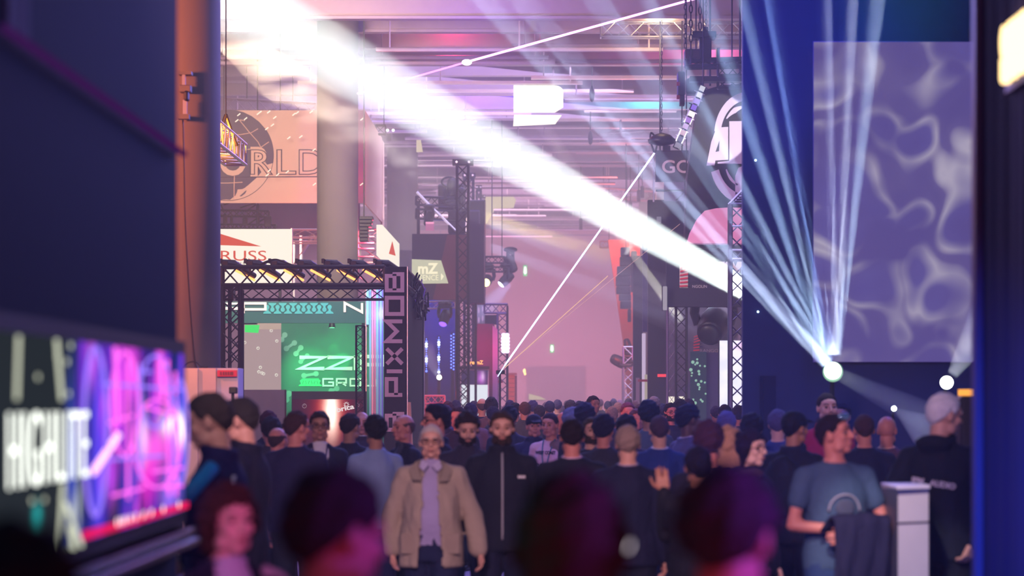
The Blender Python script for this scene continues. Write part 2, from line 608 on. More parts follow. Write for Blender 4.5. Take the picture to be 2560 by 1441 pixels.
# ================================================================== hung trusses of the hall
def hung_truss(x0, y0, x1, y1, Yd, w_, mat, label, single=True, wires=2, step=None, Y1=None):
    a = P(x0, y0, Yd); b = P(x1, y1, Y1 or Yd)
    t = thing('ceiling_truss', label, 'truss', a)
    truss('truss', a, b, w_, mat, t, r=0.022, single=single, step=step or w_)
    for i in range(wires):
        q = a.lerp(b, (i+0.5)/wires)
        rod('cable', q + Vector((0, 0, w_/2)), (q.x, q.y, 11.6), 0.012, m_dark, t)
    return t
hung_truss(1502, 75, 1900, 75, 61.4, 0.32, m_alu, 'pale box truss near the top of the picture, left of the blue backdrop')
hung_truss(1462, 266, 1690, 266, 80, 0.28, m_steel_pale, 'mauve box truss hanging behind the slanted string of lamps', single=False)
hung_truss(1530, 312, 1700, 312, 88, 0.22, m_steel_pale, 'thin lilac truss just below the mauve box truss', single=False)
hung_truss(1500, 345, 1700, 335, 84, 0.26, m_steel, 'dark sloping truss beside the lamp with a wire hoop', single=False)
hung_truss(1465, 480, 1640, 492, 100, 0.34, m_steel_pale, 'distant truss crossing the laser beam high in the haze', single=False)
hung_truss(1415, 505, 1625, 515, 112, 0.3, m_steel, 'dim distant truss below the truss crossing the laser beam', single=False)
hung_truss(1150, 330, 1290, 345, 96, 0.26, m_steel, 'dim truss crossing behind the broad white light beam', single=False)
hung_truss(560, 262, 790, 274, 72, 0.30, m_steel, 'dim grey truss running along the top of the globe banner', single=False)
hung_truss(1500, 612, 1590, 612, 100, 0.22, m_orange_lit, 'red-lit truss above the hanging speaker column', single=False)

# ================================================================== globe banner
def receding(name, x, Ya, Yb, z0, z1, th, mat, parent=None):
    return box(name, (x, Ya, z0), (x+th, Yb, z1), mat, parent)
Yb_ = 65.0
m_ban = M('banner_cream', (226, 194, 180), 0.85, var=0.03)
k = Yb_/F
bt = thing('hanging_banner', 'large cream hanging banner box printed with a globe and the word WORLD', 'banner', P(730, 510, Yb_))
A = P(440, 508, Yb_); B = P(913, 276, Yb_)
box('front_cloth', (A.x, Yb_, A.z), (B.x, Yb_+0.04, B.z), m_ban, bt)
receding('side_cloth', B.x-0.04, Yb_+0.04, Yb_*1.107, A.z, B.z, 0.04, m_ban, bt)
receding('side_cloth', B.x-0.04, Yb_*1.107, Yb_*1.12, A.z-0.5, B.z-0.05, 0.05, m_ban, bt)
for xx in (520, 700, 860):
    q = P(xx, 276, Yb_); rod('cable', q+Vector((0, .1, 0)), (q.x, Yb_+.1, 11.6), 0.012, m_dark, bt)
yf = Yb_-0.006
gc = P(570, 388, Yb_); gr = 114*k
# globe: dark sea with a ragged coast, pale graticule, thin outline
poly = []
for i in range(15):
    a = R(150 - i*160/14)
    poly.append((gc.x+gr*math.cos(a), gc.z+gr*math.sin(a)))
for (a, b) in ((668, 412), (660, 402), (654, 430), (640, 446), (622, 462), (612, 470), (606, 473), (594, 474), (592, 482), (588, 490), (582, 494), (575, 500), (566, 499), (555, 500), (540, 502), (500, 470), (460, 400)):
    q = P(a, b, Yb_); poly.append((q.x, q.z))
g_ = MB().prism(poly, yf, yf+0.004).build('globe_print', m_slate, bt)
mb = MB()
q = [(599, 491), (613, 478), (617, 476), (613, 484), (604, 491)]
mb.prism([(P(a, b, Yb_).x, P(a, b, Yb_).z) for a, b in q], yf, yf+0.003)
mb.build('island_print', m_slate, bt)
mb = MB(); ln = MB()
for i in range(40):
    a0 = R(-100+i*3.4); a1 = R(-100+(i+1)*3.4)
    mb.tube([(gc.x+gr*math.cos(a0), yf, gc.z+gr*math.sin(a0)), (gc.x+gr*math.cos(a1), yf, gc.z+gr*math.sin(a1))], 0.006, 4)
mb.build('globe_outline', m_slate, bt)
for line in ([(598, 300), (625, 333), (645, 355), (653, 371)], [(560, 338), (600, 337), (628, 332), (645, 322)], [(550, 392), (600, 376), (650, 370), (672, 355)],
             [(585, 500), (585, 470), (586, 440)], [(540, 458), (570, 458), (606, 456)], [(600, 300), (612, 302)]):
    pp = [P(a, b, Yb_-0.012) for a, b in line]
    ln.tube(pp, 0.011, 4)
ln.build('graticule', m_ban, bt)
q = P(548, 437, Yb_-0.02)
text('lettering', 'W', 66*k, m_ban, bt, P(470, 437, Yb_-0.02), 0.006, width=80*k, shear=0.1)
text('lettering', 'O', 66*k, m_ban, bt, P(549, 437, Yb_-0.02), 0.006, width=66*k, bold=0.02)
for ch, x0, w_ in (('R', 626, 56), ('L', 692, 48), ('D', 748, 60)):
    text('lettering', ch, 62*k, m_ban, bt, P(x0, 435, Yb_-0.014), 0.003, width=w_*k, bold=0.06 if ch == 'R' else 0.0)
    t_ = text('lettering_outline', ch, 62*k, m_slate, bt, P(x0-1, 436, Yb_-0.02), width=(w_+2)*k, outline=0.010)
mb = MB(); a = P(440, 444, Yb_); b = P(812, 442, Yb_)
mb.tube([(a.x, yf, a.z), (b.x, yf, b.z)], 0.012, 4).build('rule', m_slate, bt)
gl = MB()
rr = random.Random(5)
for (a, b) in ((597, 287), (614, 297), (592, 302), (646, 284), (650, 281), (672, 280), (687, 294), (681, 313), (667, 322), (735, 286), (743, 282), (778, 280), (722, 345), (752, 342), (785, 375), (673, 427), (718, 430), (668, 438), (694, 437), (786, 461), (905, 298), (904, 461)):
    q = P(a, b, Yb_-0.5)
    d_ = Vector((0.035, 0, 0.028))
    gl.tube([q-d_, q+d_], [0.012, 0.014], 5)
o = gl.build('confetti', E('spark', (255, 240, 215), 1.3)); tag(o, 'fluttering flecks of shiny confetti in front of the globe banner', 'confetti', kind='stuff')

# back screen and rigging below the banner
pu = thing('backdrop_screen', 'lilac backdrop screen seen between globe banner and white lightbox', 'screen', P(680, 600, 70))
panel('cloth', 500, 505, 900, 650, 70, 0.05, M('lilac_cloth', (165, 140, 190), 0.8), pu)
for xx in (520, 880): rod('cable', P(xx, 505, 70.02), (P(xx, 0, 70.02).x, 70.02, 11.6), 0.012, m_dark, pu)
rig = thing('lamp_rig', 'dark lamp rig silhouetted beneath the globe banner', 'rig', P(620, 540, 67.5))
truss('truss', P(540, 533, 67.5), P(672, 535, 67.5), 0.14, m_dark, rig, r=0.02)
truss('truss', P(545, 566, 67.5), P(690, 568, 67.5), 0.10, m_dark, rig, r=0.02)
for xx, y0, y1, ww in ((562, 536, 562, 10), (612, 538, 562, 12), (644, 510, 562, 8), (669, 540, 568, 18), (578, 538, 560, 6)):
    panel('lamp', xx-ww/2, y0, xx+ww/2, y1, 67.4, 0.15, m_dark, rig, bevel=0.02)
for (a, b, c, d) in ((552, 512, 560, 530), (560, 512, 580, 505), (600, 520, 640, 508), (612, 530, 640, 512), (640, 560, 672, 540), (620, 562, 655, 538)):
    rod('arm', P(a, b, 67.5), P(c, d, 67.5), 0.02, m_dark, rig)
rod('cable', P(644, 512, 67.5), (P(644, 0, 67.5).x, 67.5, 11.6), 0.014, m_dark, rig)
rod('cable', P(560, 512, 67.5), (P(560, 0, 67.5).x, 67.5, 11.6), 0.014, m_dark, rig)

# ================================================================== lightbox with red triangle
Yt = 58.0; kt = Yt/F
lb = thing('lightbox_sign', 'glowing white lightbox with red triangle and the word RUSS above the gantry', 'sign', P(640, 665, Yt))
m_lb = E('lightbox', (255, 246, 228), 1.15); m_red = E('print_red', (240, 96, 66), 0.9); m_brown = E('print_brown', (150, 110, 95), 0.6)
panel('box', 450, 573, 728, 720, Yt, 0.25, m_lb, lb)
panel('box_edge', 727, 571, 730, 722, Yt+0.02, 0.24, M('cream_metal', (220, 200, 180), 0.5), lb)
T = [P(551-110, 590, Yt), P(653, 616, Yt), P(551, 612, Yt), P(441, 611, Yt)]
MB().prism([(P(440, 610, Yt).x, P(440, 610, Yt).z), (P(653, 616.5, Yt).x, P(653, 616.5, Yt).z), (P(551, 585, Yt).x, P(551, 585, Yt).z), (P(530, 578, Yt).x, P(530, 578, Yt).z)], Yt-0.012, Yt-0.002).build('triangle', m_red, lb)
text('lettering', 'TRUSS', 25*kt, m_red, lb, P(516, 652, Yt-0.012), 0.006, width=150*kt)
text('lettering', 'CONSTRUCTIONS', 9*kt, m_brown, lb, P(551, 664, Yt-0.012), 0.006, width=104*kt)
lb2 = thing('lightbox_sign', 'narrow side lightbox with red triangle right of the middle column', 'sign', P(970, 655, 63))
c = P(954, 0, 63).x; x2 = P(968, 0, 63).x
MB().add([(x2, 61, P(0, 576, 63).z), (x2, 68.5, P(0, 576, 63).z), (x2, 68.5, P(0, 657, 63).z), (x2, 61, P(0, 650, 63).z),
          (c, 61, P(0, 576, 63).z), (c, 68.5, P(0, 576, 63).z), (c, 68.5, P(0, 657, 63).z), (c, 61, P(0, 650, 63).z)],
         [(0,1,2,3),(7,6,5,4),(0,4,5,1),(3,2,6,7),(0,3,7,4),(1,5,6,2)]).build('box', m_lb, lb2)
MB().add([(x2+.01, 63.5, P(0, 632, 63).z), (x2+.01, 66.5, P(0, 620, 63).z), (x2+.01, 65, P(0, 590, 63).z)], [(0,1,2)]).build('triangle', m_red, lb2)
# truss stand with pink light, right of the middle column and behind it
tw = thing('truss_stand', 'pink-lit silver truss tower standing right of the middle column', 'truss tower', (P(925, 0, 64).x, 64, 0))
truss('truss', (P(925, 0, 64).x, 64, 0), P(925, 575, 64), 0.5, m_alu, tw, r=0.03, step=0.35)
for yy in (575, 590, 606, 620, 640, 655): panel('shelf', 898, yy, 935, yy+3, 63.6, 0.6, m_alu, tw)
tr = thing('roof_truss', 'silver roof truss behind the white lightbox, lit red', 'truss', P(760, 590, 66))
truss('truss', P(728, 585, 66), P(905, 585, 66), 0.18, m_alu, tr, step=0.3)
truss('truss', P(728, 607, 66), P(905, 607, 66), 0.05, m_alu, tr, single=False)
for a, b in (((728, 672), (783, 588)), ((783, 588), (830, 672)), ((752, 590), (752, 672))):
    rod('strut', P(a[0], a[1], 66), P(b[0], b[1], 66), 0.045, m_alu, tr)
rod('leg', P(735, 607, 66), (P(735, 0, 66).x, 66, 0), 0.04, m_alu, tr); rod('leg', P(898, 607, 66), (P(898, 0, 66).x, 66, 0), 0.04, m_alu, tr)
light('POINT', P(935, 610, 63), 160, (255, 40, 80), size=0.15)
light('POINT', P(750, 588, 65), 60, (255, 60, 60), size=0.1)
sp = thing('line_array_speaker', 'black curved speaker column hanging right of the middle column', 'speaker', P(912, 545, 60))
for i in range(7):
    a = i*0.09
    x = 905 - 3*math.sin(a*2); y0 = 541+i*9
    panel('speaker_box', 898, y0, 932-i*2.4 if i < 3 else 920, y0+8, 60+0.02*i, 0.4, m_dark, sp, bevel=0.01)
rod('cable', P(910, 541, 60.2), (P(910, 0, 60.2).x, 60.2, 11.6), 0.015, m_dark, sp)

# ================================================================== black gantry booth with vertical lettering
Yg = 47.0; kg = Yg/F
gan = thing('truss_gantry', 'black truss gantry booth frame with tall lettered post PIXMOB', 'gantry', (P(760, 0, Yg).x, Yg, 0))
truss('truss', P(556, 691, Yg+.15), P(962, 690, Yg+.15), 0.30, m_dark, gan, r=0.03, step=0.28, faces='two')
truss('truss', P(556, 735, Yg+3.1), P(962, 735, Yg+3.1), 0.20, m_dark, gan, r=0.022, step=0.26, faces='two')
truss('post', (P(579, 0, Yg+.15).x, Yg+.15, 0), P(579, 713, Yg+.15), 0.29, m_dark, gan, r=0.027, step=0.27, faces='two')
truss('post', (P(590, 0, Yg+3.1).x, Yg+3.1, 0), P(590, 725, Yg+3.1), 0.22, m_dark, gan, r=0.022, step=0.27, faces='two')
truss('truss', P(566, 735, Yg+.2), P(572, 735, Yg+3.1), 0.2, m_dark, gan, r=0.022, step=0.3)
xr = P(1018, 0, Yg).x
panel('lettered_post', 960, 667, 1018, 1552, Yg-0.02, 0.42, m_black, gan, bevel=0.01)
rod('edge_trim', P(1018.5, 667, Yg-0.03), (P(1018.5, 0, Yg-.03).x, Yg-.03, 0), 0.012, m_alu, gan)
# side of the booth going back
side = MB().box((xr-0.05, Yg+0.45, 0), (xr, Yg+6.3, P(0, 735, Yg).z)).build('side_cloth', m_black, gan)
truss('truss', (xr-0.15, Yg+.4, P(0, 692, Yg).z), (xr-0.15, Yg+6.3, P(0, 692, Yg).z), 0.26, m_dark, gan, r=0.025, step=0.3)
truss('post', (xr-0.12, Yg+6.3, 0), (xr-0.12, Yg+6.3, P(0, 680, Yg).z), 0.24, m_dark, gan, r=0.024, step=0.3)
rod('edge_trim', (xr+.02, Yg+6.25, 0), (xr+.02, Yg+6.25, P(0, 700, Yg).z), 0.014, m_alu, gan)
m_let = M('letter_print', (190, 165, 180), 0.7)
mb = MB()
# vertical lettering, reading upwards
h_ = 39*kg; wc = 44*kg
x_b = P(1006, 0, Yg).x
bl, tot = strokes('PIXMOB', h_, wc, 18*kg)
base = P(0, 988, Yg).z; tgt = (988-686)*kg; sc_ = tgt/tot
for l in bl:
    ribbon(mb, [(a*sc_, b) for a, b in l], 0.064, 0.012, lambda x, z, d: (x_b - z, Yg-0.034+d, base + x))
mb.build('lettering', m_let, gan)
mb = MB()
bl, tot = strokes('B', h_, wc, 0)
for l in bl: ribbon(mb, l, 0.064, 0.012, lambda x, z, d: (x_b - z, Yg-0.034+d, P(0, 1075, Yg).z + x))
mb.build('lettering', m_let, gan)
# cables over the truss and clump on the side
def cable(name, pts, r, mat, label, cat='cable', parent=None, sub=6):
    pp = []
    pts = [Vector(p) for p in pts]
    for i in range(len(pts)-1):
        p0 = pts[max(0, i-1)]; p1 = pts[i]; p2 = pts[i+1]; p3 = pts[min(len(pts)-1, i+2)]
        for j in range(sub):
            t = j/sub
            pp.append(0.5*((2*p1)+(p2-p0)*t+(2*p0-5*p1+4*p2-p3)*t*t+(3*p1-p0-3*p2+p3)*t**3))
    pp.append(pts[-1])
    o = MB().tube(pp, r, 6).build(name, mat, parent, smooth=True)
    if parent is None: tag(o, label, cat)
    return o
cable('power_cable', [P(600, 672, Yg), P(640, 667, Yg), P(664, 655, Yg), P(688, 649, Yg), P(710, 655, Yg), P(735, 664, Yg), P(760, 668, Yg), P(850, 670, Yg)], 0.015, m_dark, 'black cable looping up over the front truss of the gantry booth')
cable('power_cable', [P(610, 674, Yg+.2), P(655, 662, Yg+.2), P(690, 652, Yg+.2), P(745, 666, Yg+.2), P(800, 672, Yg+.2)], 0.012, m_dark, 'thinner black cable looping behind the first over the gantry truss')
cl = MB(); rr = random.Random(11)
for i in range(26):
    y0 = rr.uniform(Yg+1.5, Yg+5.8); z0 = P(0, rr.uniform(705, 760), Yg).z
    p = [Vector((xr+0.02+rr.uniform(0, .12), y0+rr.uniform(-.5, .5), z0+rr.uniform(-.25, .22))) for _ in range(5)]
    cl.tube(p, 0.016, 5)
o = cl.build('cable_clump', m_dark); tag(o, 'tangled clump of black cables on the side of the gantry booth', 'cables', kind='stuff')
# seven lamps along the top truss
m_warm = E('warm_led', (255, 150, 80), 3.2)
pos7 = (563, 625, 686, 753, 819, 884, 948)
names7 = ('first lamp from the left on top of the black gantry truss', 'second lamp from the left on the gantry truss', 'third lamp on the gantry truss, under the cable loop',
          'fourth lamp on the gantry truss, where the cable loop ends', 'fifth lamp on the gantry truss, in front of the middle column', 'sixth lamp on the gantry truss, at the column\'s right edge', 'seventh lamp on the gantry truss, beside the lettered post')
def bar_lamp(loc, label, group):
    t = thing('bar_lamp', label, 'lamp', loc, group=group)
    o = MB().box((-.05, -.05, -.06), (.05, .05, .06)).box((-.10, -.04, .02), (-.05, .04, .10)).build('clamp', m_dark, t, bevel=0.008, world=False)
    d = Vector((0.34, 0.5, -0.16)); 
    MB().tube([(-.05, 0, .04), (0.12, .1, .02), Vector((0.12, .1, -.02))+d*0.9], [.05, .07, .05], 10).build('body', m_dark, t, world=False)
    MB().tube([Vector((.16, .06, -.09)), Vector((.12, .06, -.09))+d*0.92], 0.022, 8).build('light_strip', m_warm, t, world=False)
    MB().tube([(0, 0, -.06), (0, 0, -.12)], .02, 6).build('hook', m_dark, t, world=False)
    return t
for i, (x, nm) in enumerate(zip(pos7, names7)):
    bar_lamp(P(x, 662, Yg+0.1), 'black ' + nm, 'lamps along the gantry truss')

# ================================================================== green booth behind the gantry
Yz = 56.0; kz = Yz/F
m_green = M('green_backdrop', (30, 120, 95), 0.7, var=0.35, vscale=1.3)
m_gdark = M('green_fascia', (40, 92, 92), 0.7, var=0.15, vscale=0.8)
m_teal = M('teal_print', (70, 175, 180), 0.7)
m_white = M('white_print', (235, 232, 232), 0.6)
gb = thing('green_booth', 'green exhibition booth with jigsaw fascia and ZZIP GROUP backdrop, behind the gantry', 'booth', (P(760, 0, Yz).x, Yz, 0))
panel('fascia', 540, 754, 914, 808, Yz, 0.2, m_gdark, gb)
back = panel('backdrop', 702, 800, 1000, 1452, Yz+2.0, 0.1, m_green, gb)
for xx in (552, 909): panel('post', xx-5, 754, xx+5, 1450, Yz+0.02, 0.12, m_dark, gb)
mb = MB()
def place(word, x0, ybase, h, wcell, gap, t, Yd, mbx, k):
    bl, tot = strokes(word, h*k, wcell*k, gap*k)
    o0 = P(x0, ybase, Yd)
    for l in bl: ribbon(mbx, l, t*k, 0.012, lambda x, z, d: (o0.x+x, Yd-0.014+d, o0.z+z))
place('P', 609, 784, 25, 62, 0, 6, Yz, mb, kz)
place('N', 862, 781, 23, 48, 0, 6, Yz, mb, kz)

mb.build('lettering', m_white, gb)
kz2 = (Yz+2)/F
mb = MB()
place('Z', 749, 922, 28, 62, 0, 9, Yz+2, mb, kz2); place('Z', 819, 922, 28, 62, 0, 9, Yz+2, mb, kz2)
place('I', 889, 926, 36, 62, 0, 9, Yz+2, mb, kz2); place('P', 905, 926, 34, 62, 0, 9, Yz+2, mb, kz2)
place('G', 808, 965, 17, 28, 0, 4, Yz+2, mb, kz2); place('R', 842, 965, 17, 26, 0, 4, Yz+2, mb, kz2)
place('O', 876, 965, 17, 28, 0, 4, Yz+2, mb, kz2); place('U', 916, 965, 17, 28, 0, 4, Yz+2, mb, kz2)
mb.build('lettering', M('mint_print', (185, 255, 225), 0.6), gb)
panel('lettering', 545, 757, 599, 762, Yz-.014, .012, m_white, gb); panel('lettering', 545, 768, 599, 775, Yz-.014, .012, m_white, gb)
def pawn(mbx, px, py, h, Yd, k, flip, d=0.008):
    pts = [(-.48, 0), (.48, 0), (.40, .18), (.16, .30), (.12, .48)]
    for i in range(9):
        a = R(-60+i*37.5); pts.append((.26*math.cos(a), .72+.26*math.sin(a)))
    pts += [(-.12, .48), (-.16, .30), (-.40, .18)]
    o0 = P(px, py, Yd)
    if flip: pts = [(a, 1-b) for a, b in reversed(pts)]
    mbx.prism([(o0.x+a*h*k*0.92, o0.z+b*h*k) for a, b in pts], Yd-d, Yd)
for i in range(13):
    mb = MB(); pawn(mb, 668+i*13.0, 785 if i % 2 == 0 else 781, 23, Yz, kz, i % 2 == 1)
    mb.build('jigsaw_piece', m_teal, gb)
for i in range(7):
    mb = MB(); pawn(mb, 754+i*7.2, 966 if i % 2 == 0 else 964, 17, Yz+2, kz2, i % 2 == 1)
    mb.build('jigsaw_piece', M('bright_green', (40, 215, 130), 0.6), gb)
m_blob = M('blob_print', (95, 170, 150), 0.7)
for (a, b, c, d, r_) in ((712, 838, 704, 850, 7), (716, 872, 736, 858, 7), (740, 885, 752, 870, 7), (752, 905, 768, 890, 6), (828, 978, 842, 972, 7), (722, 985, 716, 1000, 8), (760, 940, 790, 935, 7)):
    mb = MB()
    A_ = P(a, b, Yz+2); B_ = P(c, d, Yz+2)
    y_ = Yz+1.992
    for q in (A_, B_):
        mb.prism([(q.x+r_*kz2*math.cos(R(t*30)), q.z+r_*kz2*math.sin(R(t*30))) for t in range(12)], y_, y_+.005)
    dv = (B_-A_).normalized(); nv = Vector((-dv.z, 0, dv.x))*r_*kz2*0.5
    mb.prism([((A_+nv).x, (A_+nv).z), ((A_-nv).x, (A_-nv).z), ((B_-nv).x, (B_-nv).z), ((B_+nv).x, (B_+nv).z)], y_+.001, y_+.006)
    mb.build('jigsaw_piece', m_blob, gb)
# pale screen with bubbles
ws = thing('bubble_screen', 'pale pink screen with floating bubbles left inside the green booth', 'screen', (P(652, 0, Yz+1.5).x, Yz+1.5, 0))
panel('screen', 596, 808, 702, 1010, Yz+1.5, 0.08, E('screen_pink', (205, 178, 176), 0.75), ws)
panel('top_band', 640, 806, 703, 824, Yz+1.46, 0.04, M('grey_band', (150, 150, 150), 0.6), ws)
panel('stand', 600, 1010, 700, 1446, Yz+1.52, 0.06, m_black, ws)
m_bub = E('bubble_ring', (245, 240, 225), 0.95)
def rings(pts, Yd, parent, mat, r_=4.0):
    for a, b in pts:
        c = P(a, b, Yd); kk = Yd/F
        mb = MB()
        n = 14
        p = [c+Vector((r_*kk*math.cos(2*PI*i/n), 0, r_*kk*math.sin(2*PI*i/n))) for i in range(n+1)]
        mb.tube(p, 0.9*kk, 4)
        mb.ell(c+Vector((-1.2*kk, 0, 1.5*kk)), (1.4*kk, .4*kk, 1.4*kk), 6, 5)
        mb.build('bubble', mat, parent)
rings(((692, 853), (645, 871), (651, 919), (647, 930), (655, 933), (691, 938), (678, 827), (606, 911), (612, 857), (659, 935)), Yz+1.49, ws, m_bub, 3.2)
gl_ = thing('green_lamp', 'bright green box lamp hanging under the booth fascia', 'lamp', P(622, 830, Yz+.6))
panel('housing', 603, 806, 640, 811, Yz+.6, 0.3, m_dark, gl_)
MB().prism([(P(604, 829, Yz).x, P(604, 829, Yz).z), (P(637, 831, Yz).x, P(637, 831, Yz).z), (P(640, 811, Yz).x, P(640, 811, Yz).z), (P(604, 811, Yz).x, P(604, 811, Yz).z)], Yz+.6, Yz+.7).build('diffuser', E('green_lamp', (70, 235, 110), 1.1), gl_)
light('SPOT', P(640, 812, Yz+.7), 90, (40, 255, 110), P(640, 930, Yz+1.4), 0.05, angle=60)
light('SPOT', P(845, 812, Yz+.6), 75, (30, 255, 130), P(836, 920, Yz+2), 0.1, angle=80, blend=1)
light('SPOT', P(912, 862, Yz+1.3), 60, (60, 255, 150), P(852, 905, Yz+2), 0.03, angle=24, blend=.5)
light('SPOT', P(832, 812, Yz+1.75), 14, (60, 255, 130), P(834, 880, Yz+1.95), 0.02, angle=30, blend=.5)
light('SPOT', P(740, 812, Yz+.9), 200, (20, 220, 130), P(770, 960, Yz+2), 0.03, angle=60, blend=.9)
light('SPOT', P(760, 700, Yz-5), 300, (120, 220, 200), P(740, 790, Yz), 0.05, angle=60, blend=.9)
for i_, x in enumerate((830, 912)):
    t = thing('spot_lamp', ('small green spotlight under the fascia, above the letter Z', 'small green spotlight beside the thin truss mast')[i_], 'lamp', P(x, 812, Yz+1.2))
    c = P(x, 812, Yz+1.2)
    MB().lathe([(.05, .05), (.06, 0), (.07, -.06), (.0, -.06)], 10, Matrix.Translation(c)).build('can', m_dark, t)
    MB().lathe([(.05, -.061), (.05, -.066)], 10, Matrix.Translation(c)).build('lens', E('lens_green', (90, 255, 140), 6), t)
mast = thing('truss_mast', 'thin dark truss mast in front of the ZZIP lettering', 'truss tower', (P(901, 0, Yg+4).x, Yg+4, 0))
truss('truss', (P(901, 0, Yg+4).x, Yg+4, 0), P(901, 815, Yg+4), 0.15, m_dark, mast, r=0.014, step=0.13, faces='two')
st = thing('curtain_strip', 'hanging shiny white and blue plastic strips beside the lettered post', 'curtain', (P(935, 0, Yz-1).x, Yz-1, 0))
rr = random.Random(2)
x = 916
cols = [M('strip_white', (215, 215, 230), 0.3), M('strip_blue', (110, 120, 230), 0.3), M('strip_cyan', (120, 190, 220), 0.3), M('strip_pink', (235, 150, 185), 0.3)]
while x < 958:
    w_ = rr.uniform(2, 6)
    panel('strip', x, 722, x+w_, rr.choice((812, 1035, 1060)) if x < 938 else 1060, Yz-1+rr.uniform(-.1, .1), 0.01, rr.choice(cols), st); x += w_+rr.uniform(0, 1.5)
rod('rail', P(914, 721, Yz-1), P(960, 721, Yz-1), 0.02, m_alu, st)
rod('leg', P(915, 721, Yz-.9), (P(915, 0, Yz-.9).x, Yz-.9, 0), 0.02, m_alu, st)
light('POINT', P(948, 780, Yz-1.6), 40, (190, 190, 255), size=0.1)
# dark grey wall unit and fire screen
wu = thing('partition_board', 'plain dark grey partition board in front of the pink screen', 'board', (P(655, 0, Yz-2).x, Yz-2, 0))
panel('board', 592, 975, 714, 1466, Yz-2, 0.08, M('grey_board', (105, 90, 110), 0.7), wu)
panel('edge', 712, 975, 715, 1466, Yz-2.01, 0.10, m_dark, wu)
fs = thing('fire_screen', 'dark video screen showing a white-hot fire and the word brica', 'screen', (P(822, 0, Yz-1).x, Yz-1, 0))
panel('frame', 729, 979, 916, 1200, Yz-1, 0.1, m_dark, fs)
def screen_mat(name, base, bands, dens=1.0, noise=0.0, nsc=3.0, sub=None):
    """video picture: base colour and soft elliptic patches (x, z, rx, rz, colour, strength)"""
    m = bpy.data.materials.new(name); n, l = nodes_of(m)
    n.remove(n['Principled BSDF'])
    tc = n.new('ShaderNodeTexCoord'); sx = n.new('ShaderNodeSeparateXYZ'); l.new(tc.outputs['Object'], sx.inputs[0])
    cur = None
    rgb = n.new('ShaderNodeRGB'); rgb.outputs[0].default_value = lin(base); cur = rgb.outputs[0]
    if sub:
        nt = n.new('ShaderNodeTexNoise'); mp = n.new('ShaderNodeMapping'); mp.inputs['Scale'].default_value = sub[0]
        l.new(tc.outputs['Object'], mp.inputs[0]); l.new(mp.outputs[0], nt.inputs['Vector']); nt.inputs['Scale'].default_value = 1; nt.inputs['Detail'].default_value = sub[1]
        if len(sub) > 3: nt.inputs['Distortion'].default_value = sub[3]
        cr = n.new('ShaderNodeValToRGB'); l.new(nt.outputs['Fac'], cr.inputs[0])
        el = cr.color_ramp.elements
        while len(el) < len(sub[2]): el.new(0.5)
        for e_, (p_, c_) in zip(el, sub[2]): e_.position = p_; e_.color = lin(c_)
        cur = cr.outputs[0]
    nz = n.new('ShaderNodeTexNoise'); nz.inputs['Scale'].default_value = nsc; nz.inputs['Detail'].default_value = 5; l.new(tc.outputs['Object'], nz.inputs['Vector'])
    def ma(op, a, b=None):
        q = n.new('ShaderNodeMath'); q.operation = op
        for i, v in enumerate((a, b)):
            if v is None: continue
            if isinstance(v, (int, float)): q.inputs[i].default_value = v
            else: l.new(v, q.inputs[i])
        return q.outputs[0]
    ax = bands[0][6] if bands and len(bands[0]) > 6 else 'X'
    for bd in bands:
        x0, z0, rx, rz, col, stn = bd[:6]
        dx = ma('DIVIDE', ma('SUBTRACT', sx.outputs[ax], x0), rx)
        dz = ma('DIVIDE', ma('SUBTRACT', sx.outputs['Z'], z0), rz)
        d2 = ma('ADD', ma('MULTIPLY', dx, dx), ma('MULTIPLY', dz, dz))
        d2 = ma('ADD', d2, ma('MULTIPLY', ma('SUBTRACT', nz.outputs['Fac'], 0.5), noise))
        g = ma('POWER', 2.718, ma('MULTIPLY', ma('MAXIMUM', d2, 0.0), -1.0))
        mx = n.new('ShaderNodeMix'); mx.data_type = 'RGBA'
        l.new(g, mx.inputs['Factor']); l.new(cur, mx.inputs['A'])
        c_ = lin(col); mx.inputs['B'].default_value = (c_[0]*stn, c_[1]*stn, c_[2]*stn, 1)
        cur = mx.outputs['Result']
    e = n.new('ShaderNodeEmission'); e.inputs[1].default_value = dens
    l.new(cur, e.inputs[0]); l.new(e.outputs[0], n['Material Output'].inputs['Surface'])
    MC[name] = m
    return m
def loc_(px, py, Yd, parent):
    q = P(px, py, Yd)-origin(parent); return q
kf = (Yz-1)/F
c1 = loc_(826, 1030, Yz-1, fs)
fm = screen_mat('fire_picture', (60, 22, 40), [(c1.x, c1.z, 42*kf, 60*kf, (200, 30, 45), .8), (c1.x, c1.z, 24*kf, 62*kf, (255, 90, 60), 1.2), (c1.x+2*kf, c1.z, 15*kf, 52*kf, (255, 240, 225), 2.2)], 1.0, 0.9, 4)
panel('picture', 731, 999, 914, 1120, Yz-1.02, 0.02, fm, fs)
text('lettering', 'brica', 12*kf, E('screen_white', (250, 235, 235), 1.0), fs, P(843, 1031, Yz-1.03), 0.005, rot=(R(90), R(-12), 0), width=44*kf, bold=0.004)
mb = MB(); c = P(866, 1012, Yz-1.03)
for i in range(9):
    a = 2*PI*i/9; mb.tube([c+Vector((math.cos(a), 0, math.sin(a)))*3*kf, c+Vector((math.cos(a), 0, math.sin(a)))*7*kf], 0.8*kf, 4)
mb.build('sunburst', MC['screen_white'], fs)
rings(((761, 1016), (893, 1014)), Yz-1.03, fs, M('grey_ring', (150, 140, 150), .5), 5)
# yellow cloth and red pillar things

for xx in (560, 700): rod('stand', P(xx, 720, Yt+.1), (P(xx, 0, Yt+.1).x, Yt+.1, 0), .03, m_dark, lb)
rod('stand', (x2-.05, 65, P(0, 650, 63).z), (x2-.05, 65, 0), .03, m_dark, lb2)
